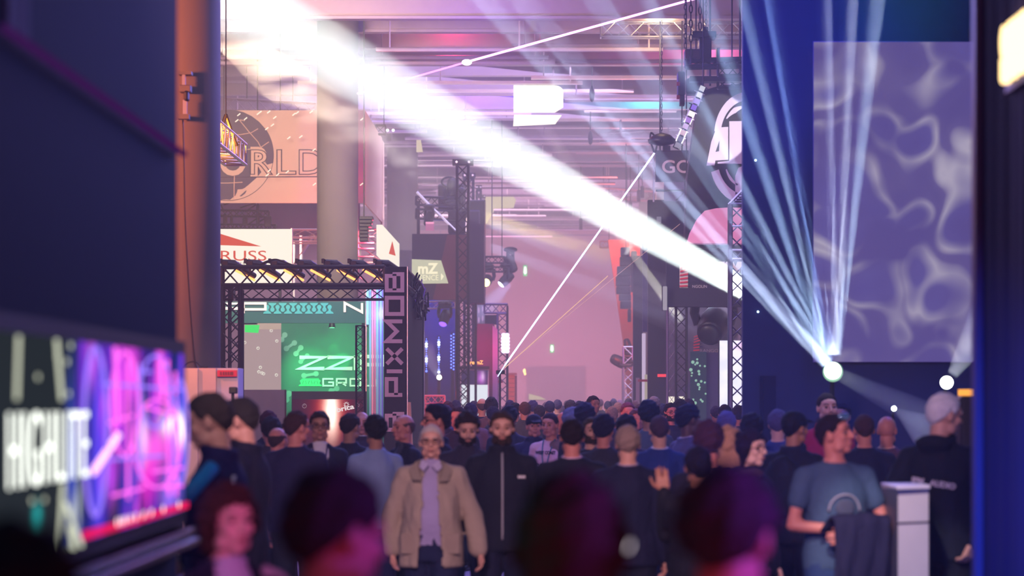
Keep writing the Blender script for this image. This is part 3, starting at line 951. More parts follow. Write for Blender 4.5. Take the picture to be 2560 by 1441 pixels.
# ================================================================== fixtures
def moving_head(loc, direction, s, label, lens, group=None, lens_on=True, base_dir=None, body=None):
    """moving-head lamp: base, yoke with two arms, head with lens; loc is the head's middle"""
    t = thing('moving_head_lamp', label, 'stage lamp', loc, group=group)
    body = body or m_dark
    d = Vector(direction).normalized()
    up = Vector(base_dir) if base_dir else Vector((0, 0, 1))
    side = d.cross(up)
    side = side.normalized() if side.length > 0.05 else Vector((1, 0, 0))
    q = d.to_track_quat('Z', 'Y').to_matrix().to_4x4()
    MB().lathe([(0.07*s, -.20*s), (.11*s, -.18*s), (.13*s, -.05*s), (.125*s, .10*s), (.11*s, .17*s), (.105*s, .19*s)], 18, q).build('head', body, t, smooth=True, world=False)
    MB().lathe([(0.0, .19*s), (.095*s, .193*s), (.08*s, .215*s), (.04*s, .228*s)], 18, q).build('lens', lens, t, smooth=True, world=False)
    y = MB()
    for k in (-1, 1):
        y.tube([side*k*.14*s, side*k*.17*s + up*.10*s, side*k*.15*s + up*.26*s], [.035*s, .04*s, .04*s], 8)
    y.tube([side*-.16*s+up*.27*s, side*.16*s+up*.27*s], .045*s, 8)
    y.build('yoke', body, t, world=False)
    b = MB()
    o_ = up*.34*s
    b.ell(o_, (.17*s, .17*s, .07*s), 12, 6)
    b.build('base', body, t, world=False)
    return t

# ================================================================== booth with the lit trapezoid sign (middle)
Ys = 75.0; ks = Ys/F
sb = thing('dark_booth', 'dark two-storey exhibition booth with lit trapezoid sign, centre-left', 'booth', (P(1110, 0, Ys).x, Ys, 0))
m_navy = M('navy_panel', (45, 36, 62), 0.6, var=0.12)
m_rust = M('rust_panel', (112, 58, 62), 0.7, var=0.25, vscale=0.5)
panel('fascia', 1030, 585, 1175, 751, Ys, 0.3, m_navy, sb)
MB().prism([(P(a, b, Ys).x, P(a, b, Ys).z) for a, b in ((1082, 750), (1168, 750), (1168, 588), (1118, 588))], Ys-0.02, Ys-0.005).build('rust_cloth', m_rust, sb)
panel('tower_wall', 1166, 560, 1210, 758, Ys-0.4, 1.5, m_navy, sb)
MB().prism([(P(a, b, Ys).x, P(a, b, Ys).z) for a, b in ((1030, 710), (1121, 709), (1103, 652), (1030, 649))], Ys-0.12, Ys-0.02).build('sign_box', E('sign_cream', (228, 228, 190), 0.85), sb)
text('lettering', 'mZ', 25*ks, E('sign_bright', (255, 246, 205), 1.25), sb, P(1045, 684, Ys-0.13), 0.006, width=50*ks, bold=0.012)
text('lettering', 'TENCE', 13*ks, MC['sign_bright'], sb, P(1046, 701, Ys-0.13), 0.006, width=50*ks)
MB().prism([(P(a, b, Ys).x, P(a, b, Ys).z) for a, b in ((1103, 702), (1110, 692), (1103, 684))], Ys-0.14, Ys-0.125).build('arrow', MC['sign_bright'], sb)
# truss towers with head plates, going back
for i, (xc, yt, wpx, Yd, y1) in enumerate(((1157, 398, 28, 72, 600), (1172, 432, 22, 78, 600), (1197, 463, 10, 86, 640), (1207, 487, 9, 94, 700))):
    t = thing('truss_tower', ('tallest truss tower with a two-hole head plate on the dark booth', 'second truss tower just right of the tallest on the dark booth',
                              'third, shorter truss tower at the right corner of the dark booth', 'shortest and farthest truss tower right of the dark booth')[i], 'truss tower', P(xc, y1, Yd))
    truss('truss', (P(xc, 0, Yd).x, Yd, 0), P(xc, yt+14, Yd), wpx*Yd/F, m_dark, t, r=0.035, step=0.3, single=(i < 2), faces='two')
    hw = (26 if i == 0 else wpx*0.75)
    panel('head_plate', xc-hw, yt, xc+hw, yt+15-i*2, Yd-0.15, 0.3, m_dark, t)
    for q in (-0.6, 0.6):
        c = P(xc+hw*q, yt+7-i, Yd-0.16)
        MB().lathe([(.03, 0), (.03, .012)], 10, Matrix.Translation(c) @ Matrix.Rotation(R(90), 4, 'X')).build('hole', m_alu, t)
rs = thing('roof_rig', 'black roof truss with lamps on top of the dark booth', 'rig', P(1090, 585, Ys+.2))
truss('truss', P(1040, 502, Ys+.4), P(1135, 506, Ys+.4), 0.22, m_dark, rs, r=0.025)
truss('truss', P(1040, 535, Ys+.4), P(1165, 540, Ys+.4), 0.25, m_dark, rs, r=0.025)
rod('strut', P(1042, 480, Ys), P(1100, 540, Ys), 0.04, m_alu, rs); rod('strut', P(1090, 528, Ys), P(1140, 578, Ys), 0.035, m_alu, rs)
for x in (1046, 1143, 1166): rod('leg', P(x, 503 if x < 1100 else 545, Ys+.3), P(x, 586, Ys+.3), 0.04, m_alu if x != 1046 else m_dark, rs)
panel('equipment_case', 1095, 460, 1160, 525, Ys+.8, 0.6, m_dark, rs, bevel=0.05)
panel('equipment_case', 1120, 525, 1200, 585, Ys+.5, 0.8, m_navy, rs, bevel=0.05)
panel('equipment_case', 1165, 500, 1212, 590, Ys+.6, 0.8, m_dark, rs, bevel=0.04)
def coil(name, c, r, n, th, mat, label, tilt=(1, 0, 0.35)):
    mb = MB(); c = Vector(c)
    for j in range(n):
        pts = [c+Vector((r*math.cos(a)*(1+j*.05), j*0.02, r*0.62*math.sin(a)*(1+j*.08))) for a in [2*PI*i/20 for i in range(21)]]
        mb.tube(pts, th, 5)
    o = mb.build(name, mat); tag(o, label, 'cable coil'); return o
coil('cable_coil', P(1123, 455, Ys), 18*ks, 3, 0.02, m_dark, 'coiled black cable lying on the roof rig of the dark booth')
moving_head(P(1073, 547, Ys-.3), (-.3, -.3, -1), 0.95, 'black moving-head lamp at the roof edge, left on the dark booth', m_dark)
pk = panel('clip_board', 1064, 555, 1085, 577, Ys-.5, 0.02, M('pink_card', (235, 165, 185), .6)); pk.rotation_euler = (0, 0, 0); tag(pk, 'pink card panel clipped to the lamp above the fascia', 'card')
moving_head(P(1130, 470, Ys), (0, 0, 1), 1.1, 'dark moving-head lamp pointing up beside the tallest truss tower', m_dark, base_dir=(0, 0, -1))
moving_head(P(1150, 490, Ys), (.4, 0, 1), 1.0, 'dark moving-head lamp beneath the head plates of the dark booth', m_dark, base_dir=(0, 0, -1))
# posts and room below
for i, (x0, x1, Yd) in enumerate(((1148, 1172, 73), (1172, 1188, 76))):
    t = thing('truss_post', ('front truss post below the dark booth fascia, left of the television', 'rear truss post in front of the television')[i], 'truss tower', (P((x0+x1)/2, 0, Yd).x, Yd, 0))
    truss('truss', (P((x0+x1)/2, 0, Yd).x, Yd, 0), P((x0+x1)/2, 752, Yd), (x1-x0)*Yd/F, M('purple_steel', (70, 55, 85), .4, metal=.5), t, r=0.022, step=0.22, faces='two')
panel('back_wall', 1040, 752, 1150, 1190, Ys+4, 0.1, M('blue_room', (40, 34, 90), .8), sb)
panel('side_wall', 1188, 810, 1236, 1190, Ys+1, 0.1, M('plum_wall', (110, 60, 110), .8), sb)
MB().prism([(P(a, b, Ys).x, P(a, b, Ys).z) for a, b in ((1230, 1170), (1243, 1170), (1243, 822), (1230, 812))], Ys+0.8, Ys+1).build('pale_edge', M('lilac_edge', (160, 130, 190), .6), sb)
panel('corner_post', 1138, 752, 1150, 1170, Ys+.1, 0.3, m_dark, sb)
panel('corner_post', 1186, 758, 1192, 1170, Ys-.1, 0.3, m_dark, sb)
light('POINT', P(1090, 800, Ys+2.8), 120, (50, 50, 255), size=0.3)
light('POINT', P(1212, 870, Ys), 60, (255, 60, 120), size=0.2)
m_bled = E('blue_led', (90, 110, 255), 4.0); m_bled2 = E('pale_led', (190, 200, 255), 5.0)
for i, (x, y0, y1) in enumerate(((1066, 848, 932), (1097, 844, 932), (1131, 836, 928))):
    t = thing('led_strip', ('leftmost vertical strip of blue dotted lights in the dark booth', 'middle vertical strip of blue dotted lights in the dark booth', 'dense right strip of blue lights beside the truss post')[i], 'light strip', (P(x, 0, Ys+2).x, Ys+2, 0))
    panel('bar', x-4, y0-4, x+4, 1182, Ys+2, 0.1, m_dark, t)
    y = y0; j = 0
    while y < y1:
        r_ = (1.4, 2.8, 3.6, 3.4, 2.6, 1.6)[j % 6] if i < 2 else 2.2
        c = P(x + (0 if i < 2 else (-3 if j % 2 else 3)), y, Ys+1.97)
        MB().ell(c, (r_*ks, .02, r_*ks), 8, 6).build('diode', m_bled2 if (j % 6 in (2, 3) and i < 2) else m_bled, t)
        y += 6.2 if i < 2 else 4; j += 1
moving_head(P(1112, 795, Ys+1), (-.25, -.6, -.9), 1.1, 'moving-head lamp with violet lens hanging in the dark booth', E('violet_lens', (130, 80, 255), 3))
t_ = thing('interior_truss', 'blue-lit silver truss under the ceiling of the dark booth', 'truss', P(1100, 765, Ys+1.5))
truss('truss', P(1060, 764, Ys+1.5), P(1138, 762, Ys+1.5), 0.18, m_alu, t_, r=0.02, step=.2)
lf = thing('floor_spotlight', 'white spotlight low in the dark booth, shining up left', 'stage lamp', P(1098, 944, Ys-.5))
c = P(1098, 944, Ys-.5)
MB().ell(c+Vector((0, .12, 0)), (.10, .12, .10), 12, 8).build('head', m_dark, lf, smooth=True)
MB().ell(c, (.065, .02, .065), 12, 8).build('lens', E('white_lens', (255, 255, 250), 14), lf, smooth=True)
rod('stand', c+Vector((0, .1, -.05)), (c.x, c.y+.1, 0), .02, m_dark, lf)
# television
tv = thing('television', 'upright screen, violet picture above and white page below, inside the dark booth', 'screen', (P(1187, 0, Ys+.3).x, Ys+.3, 0))
panel('frame', 1152, 924, 1222, 1180, Ys+.3, 0.08, M('pale_frame', (225, 200, 215), .4), tv)
v1 = loc_(1203, 945, Ys+.3, tv)
tm = screen_mat('violet_picture', (52, 38, 80), [(v1.x, v1.z, 10*ks, 16*ks, (210, 110, 230), 1.0), (v1.x+4*ks, v1.z+4*ks, 4*ks, 10*ks, (245, 200, 250), 1.1)], 1.0, 1.2, 5)
panel('upper_picture', 1154, 927, 1219, 962, Ys+.27, 0.03, tm, tv)
panel('lower_picture', 1154, 963, 1219, 1090, Ys+.27, 0.03, E('white_page', (238, 245, 255), 1.1), tv)
panel('header', 1150, 916, 1224, 923, Ys+.2, 0.2, m_dark, tv)
text('lettering', 'streamZ', 9*ks, E('orange_neon', (255, 170, 90), 2.2), sb, P(1166, 911, Ys+.2), 0.02, width=42*ks, bold=0.004)
rt = thing('railing', 'low red-lit truss railing on the left inside the dark booth', 'railing', (P(1085, 0, Ys-1).x, Ys-1, 0))
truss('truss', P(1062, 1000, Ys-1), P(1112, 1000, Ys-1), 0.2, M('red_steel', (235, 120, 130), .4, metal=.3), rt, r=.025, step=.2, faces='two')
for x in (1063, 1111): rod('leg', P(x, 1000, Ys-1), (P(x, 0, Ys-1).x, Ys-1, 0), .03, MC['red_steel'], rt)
light('POINT', P(1085, 985, Ys-2), 25, (255, 60, 70), size=.1)
# portal truss right of the booth
po = thing('truss_portal', 'dark truss portal carrying a bright oval lamp, centre', 'truss', (P(1240, 0, 78).x, 78, 0))
m_pst = M('lilac_steel', (120, 100, 140), .4, metal=.4)
truss('truss', P(1211, 772, 78), P(1268, 772, 78), 0.24, m_pst, po, r=.028, step=.24)
truss('post', (P(1256, 0, 78).x, 78, 0), P(1256, 785, 78), 0.26, m_pst, po, r=.03, step=.24)
panel('cloth', 1266, 765, 1271, 1165, 77.8, 0.3, m_navy, po)
panel('wall', 1212, 788, 1243, 812, 78.3, 0.1, m_navy, po)
ov = thing('oval_lamp', 'bright white oval cluster lamp on the truss portal', 'lamp', P(1264, 858, 77.5))
for i in range(6):
    for j in range(2):
        c = P(1258.5+j*10 - (1 if i in (0, 5) else 0)*(j*2-1), 838+i*8.2, 77.5)
        MB().ell(c, (.068, .03, .055), 10, 8).build('bulb', E('oval_white', (235, 215, 255), 2.6), ov, smooth=True)
panel('bracket', 1254, 835, 1270, 884, 77.55, .35, m_dark, ov)
rb = panel('red_sign', 1242, 951, 1257, 958, 77.4, .1, M('red_plate', (170, 60, 90), .5)); tag(rb, 'small red plate fixed low on the truss portal', 'plate')
bp_ = thing('brick_pillar', 'orange-lit stacked brick pillar right of the truss portal', 'pillar', (P(1280, 0, 92).x, 92, 0))
for i in range(12):
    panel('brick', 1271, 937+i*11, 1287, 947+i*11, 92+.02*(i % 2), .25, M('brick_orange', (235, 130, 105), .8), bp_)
panel('core', 1272, 934, 1286, 1140, 92.06, .2, M('mortar', (130, 80, 90), .9), bp_)
panel('cap', 1268, 933, 1292, 938, 91.9, .4, M('cap_stone', (190, 120, 120), .8), bp_)
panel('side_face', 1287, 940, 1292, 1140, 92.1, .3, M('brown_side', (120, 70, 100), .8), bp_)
light('POINT', P(1275, 950, 90), 60, (255, 110, 60), size=.1)
sl = thing('wall_lamp', 'tiny yellow lamp glowing beside the far shutter', 'lamp', P(1311, 928, 130))
c = P(1311, 928, 130)
MB().ell(c, (.06, .05, .10), 8, 6).ell(c+Vector((.03, 0, -.13)), (.05, .05, .06), 8, 6).build('bulb', E('yellow_bulb', (255, 220, 120), 4), sl)
rod('bracket', c, (c.x, 135.9, c.z), .02, m_dark, sl)
# lamps hanging right of the booth
rr_ = thing('lamp_truss', 'short dark truss with hanging lamps right of the dark booth', 'truss', P(1240, 660, 82))
truss('truss', P(1214, 650, 82), P(1262, 650, 82), .18, m_dark, rr_, r=.022, step=.2)
truss('truss', P(1214, 674, 82), P(1258, 674, 82), .14, m_dark, rr_, r=.022, step=.2)
rod('cable', P(1230, 645, 82), (P(1230, 0, 82).x, 82, 11.6), .014, m_dark, rr_); rod('cable', P(1255, 645, 82), (P(1255, 0, 82).x, 82, 11.6), .014, m_dark, rr_)
moving_head(P(1276, 660, 82), (.5, -.2, -1), 1.2, 'large dark moving-head lamp at the end of the short hanging truss', m_dark)
moving_head(P(1266, 698, 82), (-.75, -.2, -.75), 1.15, 'moving-head lamp throwing a lilac beam down left', E('lilac_lens', (210, 215, 255), 9))
moving_head(P(1217, 702, 82), (-.1, -1, -.3), 1.25, 'moving-head lamp with a glowing yellow lens facing us', E('yellow_lens', (255, 235, 150), 5))

# ================================================================== right: speakers, slabs
sa = thing('line_array_speaker', 'dark speaker column hanging before the orange-lit panel, right of centre', 'speaker', P(1565, 640, 90))
for i, (x0, x1, y0, y1) in enumerate(((1552, 1575, 618, 640), (1550, 1578, 641, 665), (1543, 1578, 666, 690), (1540, 1577, 691, 715), (1541, 1577, 716, 735), (1548, 1578, 736, 752), (1551, 1578, 753, 772), (1570, 1578, 773, 805), (1578, 1592, 628, 730))):
    panel('speaker_box', x0, y0, x1, y1, 90+.1*i, .5, m_navy, sa, bevel=.03)
rod('cable', P(1565, 618, 90.3), (P(1565, 0, 90.3).x, 90.3, 11.6), .015, m_dark, sa)
lt2 = thing('lit_tower', 'silver truss tower lit orange at its top, beside the dark slabs', 'truss tower', (P(1570, 0, 84).x, 84, 0))
truss('truss', (P(1570, 0, 84).x, 84, 0), P(1570, 868, 84), .27, m_alu, lt2, r=.03, step=.26)
rod('side_pole', (P(1557, 0, 84).x, 84, 0), P(1557, 905, 84), .03, m_alu, lt2)
light('POINT', P(1566, 888, 83), 90, (255, 90, 40), size=.1)
moving_head(P(1569, 862, 84), (-.3, -.3, 1), .8, 'small lamp on top of the orange-lit truss tower', m_dark, base_dir=(0, 0, -1))
moving_head(P(1549, 905, 84), (-1, -.3, .5), 1.3, 'dark lamp clamped to the left side of the orange-lit tower', m_dark, base_dir=(1, 0, 0))
ds = thing('dark_slab_booth', 'dark navy booth wall with lit white edges, behind the laser, right of centre', 'booth', (P(1640, 0, 70).x, 70, 0))
m_slab = M('slab_navy', (38, 38, 66), .6, var=.1)
panel('slab', 1583, 640, 1607, 1140, 74, .3, m_slab, ds)
panel('slab', 1607, 600, 1622, 830, 72, .3, M('slab_blue', (38, 38, 105), .6), ds)
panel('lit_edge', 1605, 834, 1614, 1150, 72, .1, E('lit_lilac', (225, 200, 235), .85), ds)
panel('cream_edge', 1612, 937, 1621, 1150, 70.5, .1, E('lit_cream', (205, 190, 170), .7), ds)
panel('grey_edge', 1590, 945, 1599, 1150, 73, .1, M('grey_edge', (150, 120, 150), .6), ds)
panel('red_bar', 1595, 949, 1620, 955, 70.2, .1, MC['red_plate'], ds)
panel('slab', 1620, 500, 1668, 1165, 66, .4, m_slab, ds)
panel('slab', 1622, 500, 1715, 655, 67, .4, m_slab, ds)
text('lettering', 'WII', 8*67/F, MC['sign_bright'], ds, P(1655, 614, 66.98), .01, width=22*67/F)
panel('lit_ledge', 1634, 601, 1678, 604, 66.9, .1, MC['sign_bright'], ds)
panel('lamp_box', 1642, 542, 1653, 558, 65.9, .1, E('dim_lamp', (170, 160, 185), .5), ds)
panel('red_label', 1644, 936, 1665, 943, 65.9, .05, E('red_text', (255, 70, 80), 1.2), ds)
wl = thing('wall_light', 'upright pale tube light on the left end of the dark fascia', 'lamp', P(1662, 745, 61.5))
panel('tube', 1657, 716, 1668, 776, 61.5, .08, E('tube_light', (190, 180, 195), .75), wl, bevel=.02)
panel('back_plate', 1655, 714, 1657, 778, 61.5, .1, m_dark, wl)
# GO box
go = thing('hanging_sign', 'black hanging sign box reading GO', 'sign', P(1676, 450, 61))
panel('box', 1640, 376, 1722, 452, 61, .4, M('sign_black', (32, 24, 48), .7), go)
text('lettering', 'GO', 31*61/F, m_let, go, P(1655, 432, 60.99), .01, width=74*61/F, bold=.006)
for x in (1650, 1705): rod('cable', P(x, 376, 61.2), (P(x, 0, 61.2).x, 61.2, 11.6), .014, m_dark, go)
rod('drop', P(1634, 370, 61.2), P(1634, 505, 61.2), .02, m_alu, go)
panel('cross_bar', 1640, 474, 1715, 478, 63, .2, m_dark, go); rod('strut', P(1690, 502, 63), P(1713, 478, 63), .02, m_dark, go)
panel('back_cloth', 1660, 455, 1716, 503, 64, .05, M('dim_mauve', (95, 78, 120), .8), go)

# fascia booth with the striped logo
Yp = 62.0; kp = Yp/F
pb = thing('fascia_booth', 'dark booth with red striped logo and KV lettering on its fascia', 'booth', (P(1760, 0, Yp).x, Yp, 0))
panel('fascia', 1666, 612, 1880, 722, Yp, .3, m_slab, pb)
panel('lower_band', 1660, 721, 1880, 767, Yp-.3, .5, M('band_dark', (40, 36, 58), .6), pb)
pkp = MB().prism([(P(a, b, 55.4).x, P(a, b, 55.4).z) for a, b in ((1718, 608), (1890, 610), (1890, 520), (1822, 519), (1790, 521), (1762, 527), (1745, 545), (1727, 580))], 55.4, 55.9).build('pink_board', M('pink_cloth', (240, 170, 200), .8)); tag(pkp, 'pink slanting-ended board hanging below the emblem sign', 'panel')
text('lettering', 'KV', 30*kp, M('logo_white', (240, 235, 240), .5), pb, P(1797, 690, Yp-.01), .02, width=62*kp, bold=.05)
panel('red_line', 1806, 695, 1870, 699, Yp-.02, .02, M('logo_red', (235, 60, 80), .5), pb)
text('lettering', 'NGOLIN', 7*kp, MC['logo_white'], pb, P(1731, 720, Yp-.02), .01, width=36*kp)
def stripes(x0, y0, s, Yd, par, n=8):
    kk = s
    for i in range(n):
        a, b = x0+1.2*i*kk*.3, y0-i*9*kk
        mb = MB()
        q = [(a, b), (a+20*kk, b-1*kk-i*.8*kk), (a+20*kk, b-5*kk-i*.8*kk), (a, b-4*kk)] if i < 4 else [(a, b), (a+(26+i*3)*kk, b-9*kk-i*kk), (a+(26+i*3)*kk, b-13*kk-i*kk), (a, b-4*kk)]
        mb.prism([(P(u, v, Yd).x, P(u, v, Yd).z) for u, v in q], Yd-.03, Yd-.01).build('stripe', M('logo_red', (235, 60, 80), .5), par)
panel('logo_ground', 1699, 664, 1720, 720, Yp-.008, .008, M('logo_white', (240, 235, 240), .5), pb)
stripes(1699, 718, 1.0, Yp-.01, pb, 8)
light('SPOT', P(1740, 690, 52), 170, (255, 190, 215), P(1790, 565, 55.4), .1, angle=45, blend=.9)
# recess
panel('back_wall', 1668, 760, 1890, 1165, Yp+3, .1, M('recess_grey', (95, 88, 120), .8), pb)
stripes(1733, 885, .75, Yp+2.9, pb, 7)
text('lettering', 'RANGO', 8*kp, M('logo_dim', (190, 170, 195), .6), pb, P(1750, 881, Yp+2.95), .01, width=48*kp)
for i, (xc, wp, Yd) in enumerate(((1679, 20, Yp+.6), (1703, 26, Yp), )):
    t = thing('truss_post', ('pale thin truss post under the left end of the dark fascia', 'dark truss post under the dark fascia, beside the bubble picture')[i], 'truss tower', (P(xc, 0, Yd).x, Yd, 0))
    truss('truss', (P(xc, 0, Yd).x, Yd, 0), P(xc, 766, Yd), wp*Yd/F, m_dark if i else m_pst, t, r=.022 if i else .014, step=.24, faces='two')
rod('corner_pole', (P(1668, 0, Yp-.2).x, Yp-.2, 0), P(1668, 766, Yp-.2), .025, m_pst, pb)
for x in (1672, 1697): panel('counter_light', x, 992, x+14, 1010, Yp+1, .1, E('counter_glow', (255, 245, 225), 1.2), pb)
panel('counter', 1666, 1010, 1715, 1165, Yp+1, .6, m_dark, pb)
panel('black_block', 1765, 882, 1799, 1165, Yp+.2, .8, M('block', (52, 42, 88), .7), pb)
bs = thing('bubble_picture', 'tall dark green picture of shining bubbles beside the white video wall', 'picture', (P(1745, 0, Yp+.1).x, Yp+.1, 0))
panel('board', 1726, 880, 1766, 1165, Yp+.1, .1, E('dark_teal', (52, 62, 78), .8), bs)
rr = random.Random(8)
for (a, b) in ((1743, 899), (1732, 906), (1738, 912), (1743, 908), (1750, 915), (1762, 916), (1727, 925), (1730, 933), (1747, 929), (1748, 936), (1740, 952), (1753, 954), (1762, 957), (1746, 962), (1748, 974), (1749, 969), (1729, 940), (1752, 1000), (1756, 1004), (1738, 1008), (1733, 1000), (1764, 985)):
    c = P(a, b, Yp+.08); r_ = rr.uniform(2.2, 4.4)*kp
    MB().ell(c, (r_, .01, r_), 10, 6).build('bubble', E('bubble_green', (165, 215, 190), .8), bs)
vw = thing('video_wall', 'tall glaring white video wall behind the right truss tower', 'screen', (P(1830, 0, Yp-1).x, Yp-1, 0))
vm = screen_mat('white_video', (240, 228, 255), [(0, 0.5, .3, .5, (200, 190, 255), 1.1)], 1.35, .9, 3, sub=((1.2, 1, 2.2), 3, ((.25, (225, 170, 225)), (.45, (245, 240, 255)), (.8, (190, 200, 255)))))
panel('picture', 1798, 852, 1880, 1140, Yp-1, .06, vm, vw)
panel('frame', 1796, 850, 1799, 1160, Yp-1.02, .12, m_dark, vw); panel('base', 1797, 1140, 1880, 1165, Yp-1, .2, m_dark, vw)
moving_head(P(1785, 812, Yp+.5), (-.15, -.5, -.25), 2.6, 'big black moving-head lamp hanging under the dark fascia', m_dark)
moving_head(P(1800, 838, Yp+1.5), (.8, -.3, -.3), 2.0, 'pale grey moving-head lamp just below the big black one', m_alu, body=M('dull_grey', (120, 110, 125), .5))

# stepped lettered panels at the side of the round sign
sp2 = thing('stepped_sign', 'row of slanting stepped sign panels left of the round emblem', 'sign', P(1730, 480, 57))
m_pan = M('panel_mauve', (140, 122, 150), .7)
for j, (x0, x1, yt0, yt1, yb0, yb1) in enumerate(((1714, 1719, 446, 425, 510, 478), (1720, 1735, 423, 395, 473, 443), (1737, 1753, 392, 357, 444, 408))):
    MB().prism([(P(a, b, 57).x, P(a, b, 57).z) for a, b in ((x0, yb0), (x1, yb1), (x1, yt1), (x0, yt0))], 57, 57.1).build('sign_panel', m_pan, sp2)
    for q in range(3):
        xa = x0+(x1-x0)*(.2+.27*q); 
        ya = yt0+(yt1-yt0)*(.2+.27*q); yb = yb0+(yb1-yb0)*(.2+.27*q)
        MB().prism([(P(a, b, 57).x, P(a, b, 57).z) for a, b in ((xa, yb-7), (xa+1.6, yb-9), (xa+2.4, ya+7), (xa, ya+9))], 56.97, 57).build('letter_stroke', M('stroke_dark', (60, 50, 80), .7), sp2)
rod('cable', P(1716, 450, 57.2), (P(1716, 0, 57.2).x, 57.2, 11.6), .012, m_dark, sp2)
box('back_board', (P(1712, 0, 57).x, 57.12, P(0, 640, 57).z), (P(1722, 0, 57).x, 57.4, P(0, 450, 57).z), m_slab, sp2)

# round emblem sign
Yr = 56.0; kr = Yr/F
em = thing('emblem_sign', 'huge dark hanging sign with white ring arc and slanting figure 4 emblem', 'sign', P(1800, 500, Yr))
m_em = M('emblem_black', (14, 12, 26), .6, var=.1)
m_lil = M('emblem_lilac', (185, 172, 215), .6)
outl = ((1712, 620), (1900, 620), (1900, 206), (1855, 209), (1800, 214), (1762, 225), (1748, 250), (1738, 300), (1728, 370), (1718, 450))
MB().prism([(P(a, b, Yr).x, P(a, b, Yr).z) for a, b in outl], Yr, Yr+.8).build('board', m_em, em)
def arc(cx, cy, r0, r1, a0, a1, name, mat, ex=1.0, taper=0):
    mb = MB(); n = 18
    V = []; Fs = []
    for i in range(n+1):
        a = R(a0+(a1-a0)*i/n); tt = (1-abs(2*i/n-1)*taper) if taper else 1
        rm = (r0+r1)/2; hw = (r1-r0)/2*tt
        for rr_2 in (rm-hw, rm+hw):
            q = P(cx+rr_2*ex*math.cos(a), cy-rr_2*math.sin(a), Yr)
            V += [(q.x, Yr-.05, q.z), (q.x, Yr-.001, q.z)]
    for i in range(n):
        b = 4*i
        Fs += [(b, b+2, b+6, b+4), (b+1, b+5, b+7, b+3), (b, b+4, b+5, b+1), (b+2, b+3, b+7, b+6)]
    Fs += [(0, 1, 3, 2), (4*n, 4*n+2, 4*n+3, 4*n+1)]
    mb.add(V, Fs).build(name, mat, em)
arc(1868, 340, 88, 109, 92, 174, 'ring', m_lil, .76)
arc(1868, 352, 78, 92, 95, 140, 'inner_ring', m_lil, .8, .8)
arc(1868, 400, 88, 112, 196, 250, 'ring', m_lil, .84)
arc(1868, 400, 66, 74, 200, 245, 'inner_ring', m_lil, .8, .6)
MB().prism([(P(a, b, Yr).x, P(a, b, Yr).z) for a, b in ((1766, 415), (1786, 414), (1788, 402), (1820, 400), (1820, 318), (1791, 320), (1778, 355))], Yr-.06, Yr-.002).build('figure', m_lil, em)
MB().prism([(P(a, b, Yr).x, P(a, b, Yr).z) for a, b in ((1788, 381), (1797, 379), (1798, 352))], Yr-.075, Yr-.06).build('figure_counter', m_em, em)
MB().prism([(P(a, b, Yr).x, P(a, b, Yr).z) for a, b in ((1794, 410), (1890, 410), (1890, 303), (1823, 304), (1823, 403), (1794, 406))], Yr-.05, Yr-.002).build('figure', m_lil, em)
MB().prism([(P(a, b, Yr).x, P(a, b, Yr).z) for a, b in ((1838, 488), (1858, 470), (1858, 415), (1846, 420), (1838, 440))], Yr-.05, Yr-.002).build('figure', m_lil, em)
# round white spot on the emblem comes from a real lamp
light('SPOT', P(1560, 640, 38), 26000, (255, 248, 235), P(1790, 322, Yr), .02, angle=4.3, blend=.12)
for x in (1775, 1850): rod('cable', P(x, 215, Yr+.3), (P(x, 0, Yr+.3).x, Yr+.3, 11.6), .02, m_dark, em)

# right truss tower with slanting stay
rtw = thing('truss_tower', 'tall silver truss tower in front of the white video wall, right', 'truss tower', (P(1843, 0, 50).x, 50, 0))
m_twr = M('tower_steel', (110, 105, 130), .3, metal=.8)
truss('truss', (P(1843, 0, 50).x, 50, 0), P(1843, 512, 50), .27, m_twr, rtw, r=.026, step=.26, faces='two')
rod('front_pole', (P(1826, 0, 49.8).x, 49.8, 0), P(1826, 512, 49.8), .042, m_twr, rtw)
rod('stay', P(1822, 512, 50), P(1870, 462, 50), .03, m_alu, rtw); rod('stay', P(1828, 512, 50.1), P(1870, 475, 50.1), .03, m_alu, rtw)
for i in range(6): rod('rung', P(1832+i*4, 508-i*5, 50), P(1868, 508-i*6, 50), .01, m_twr, rtw)
for yy in (566, 626, 648): rod('ring_bar', P(1826, yy, 49.8), P(1862, yy, 49.8), .022, m_alu, rtw)

# hoists, chains and rig at the top right
def chain(name, x, y0, y1, Yd, parent, r=.045):
    """chain of oval links"""
    a = P(x, y0, Yd); b = P(x, y1, Yd)
    L = a.z-b.z; n = max(2, int(L/(r*2.6)))
    ring = MB()
    pts = [Vector((r*.6*math.cos(t), 0, r*1.6*math.sin(t))) for t in [2*PI*i/10 for i in range(11)]]
    ring.tube(pts, r*.28, 5)
    me = bpy.data.meshes.new('link'); me.from_pydata(ring.v, [], ring.f); me.materials.append(m_dark); me.update()
    o0 = origin(parent)
    for i in range(n):
        o = bpy.data.objects.new('link', me); link(o, parent)
        o.location = Vector((a.x, Yd, a.z-(i+.5)*L/n))-o0; o.rotation_euler = (0, 0, PI/2*(i % 2))
Yh = 54.0
ho = thing('chain_hoist', 'black chain hoist and steel frame hanging in front of the pale truss, top right', 'hoist', P(1762, 110, Yh))
chain('chain', 1727, -60, 160, Yh, ho, .05); chain('chain', 1750, -60, 75, Yh+.1, ho, .05); chain('chain', 1765, -60, 70, Yh+.3, ho, .03)
panel('motor', 1731, 77, 1791, 94, Yh, .5, m_dark, ho, bevel=.02); panel('motor', 1757, 66, 1771, 78, Yh, .4, m_dark, ho, bevel=.02)
panel('frame', 1748, 94, 1779, 156, Yh+.1, .3, m_dark, ho, bevel=.02)
panel('motor', 1712, 122, 1752, 146, Yh, .4, M('motor_plum', (62, 40, 70), .5), ho, bevel=.03)
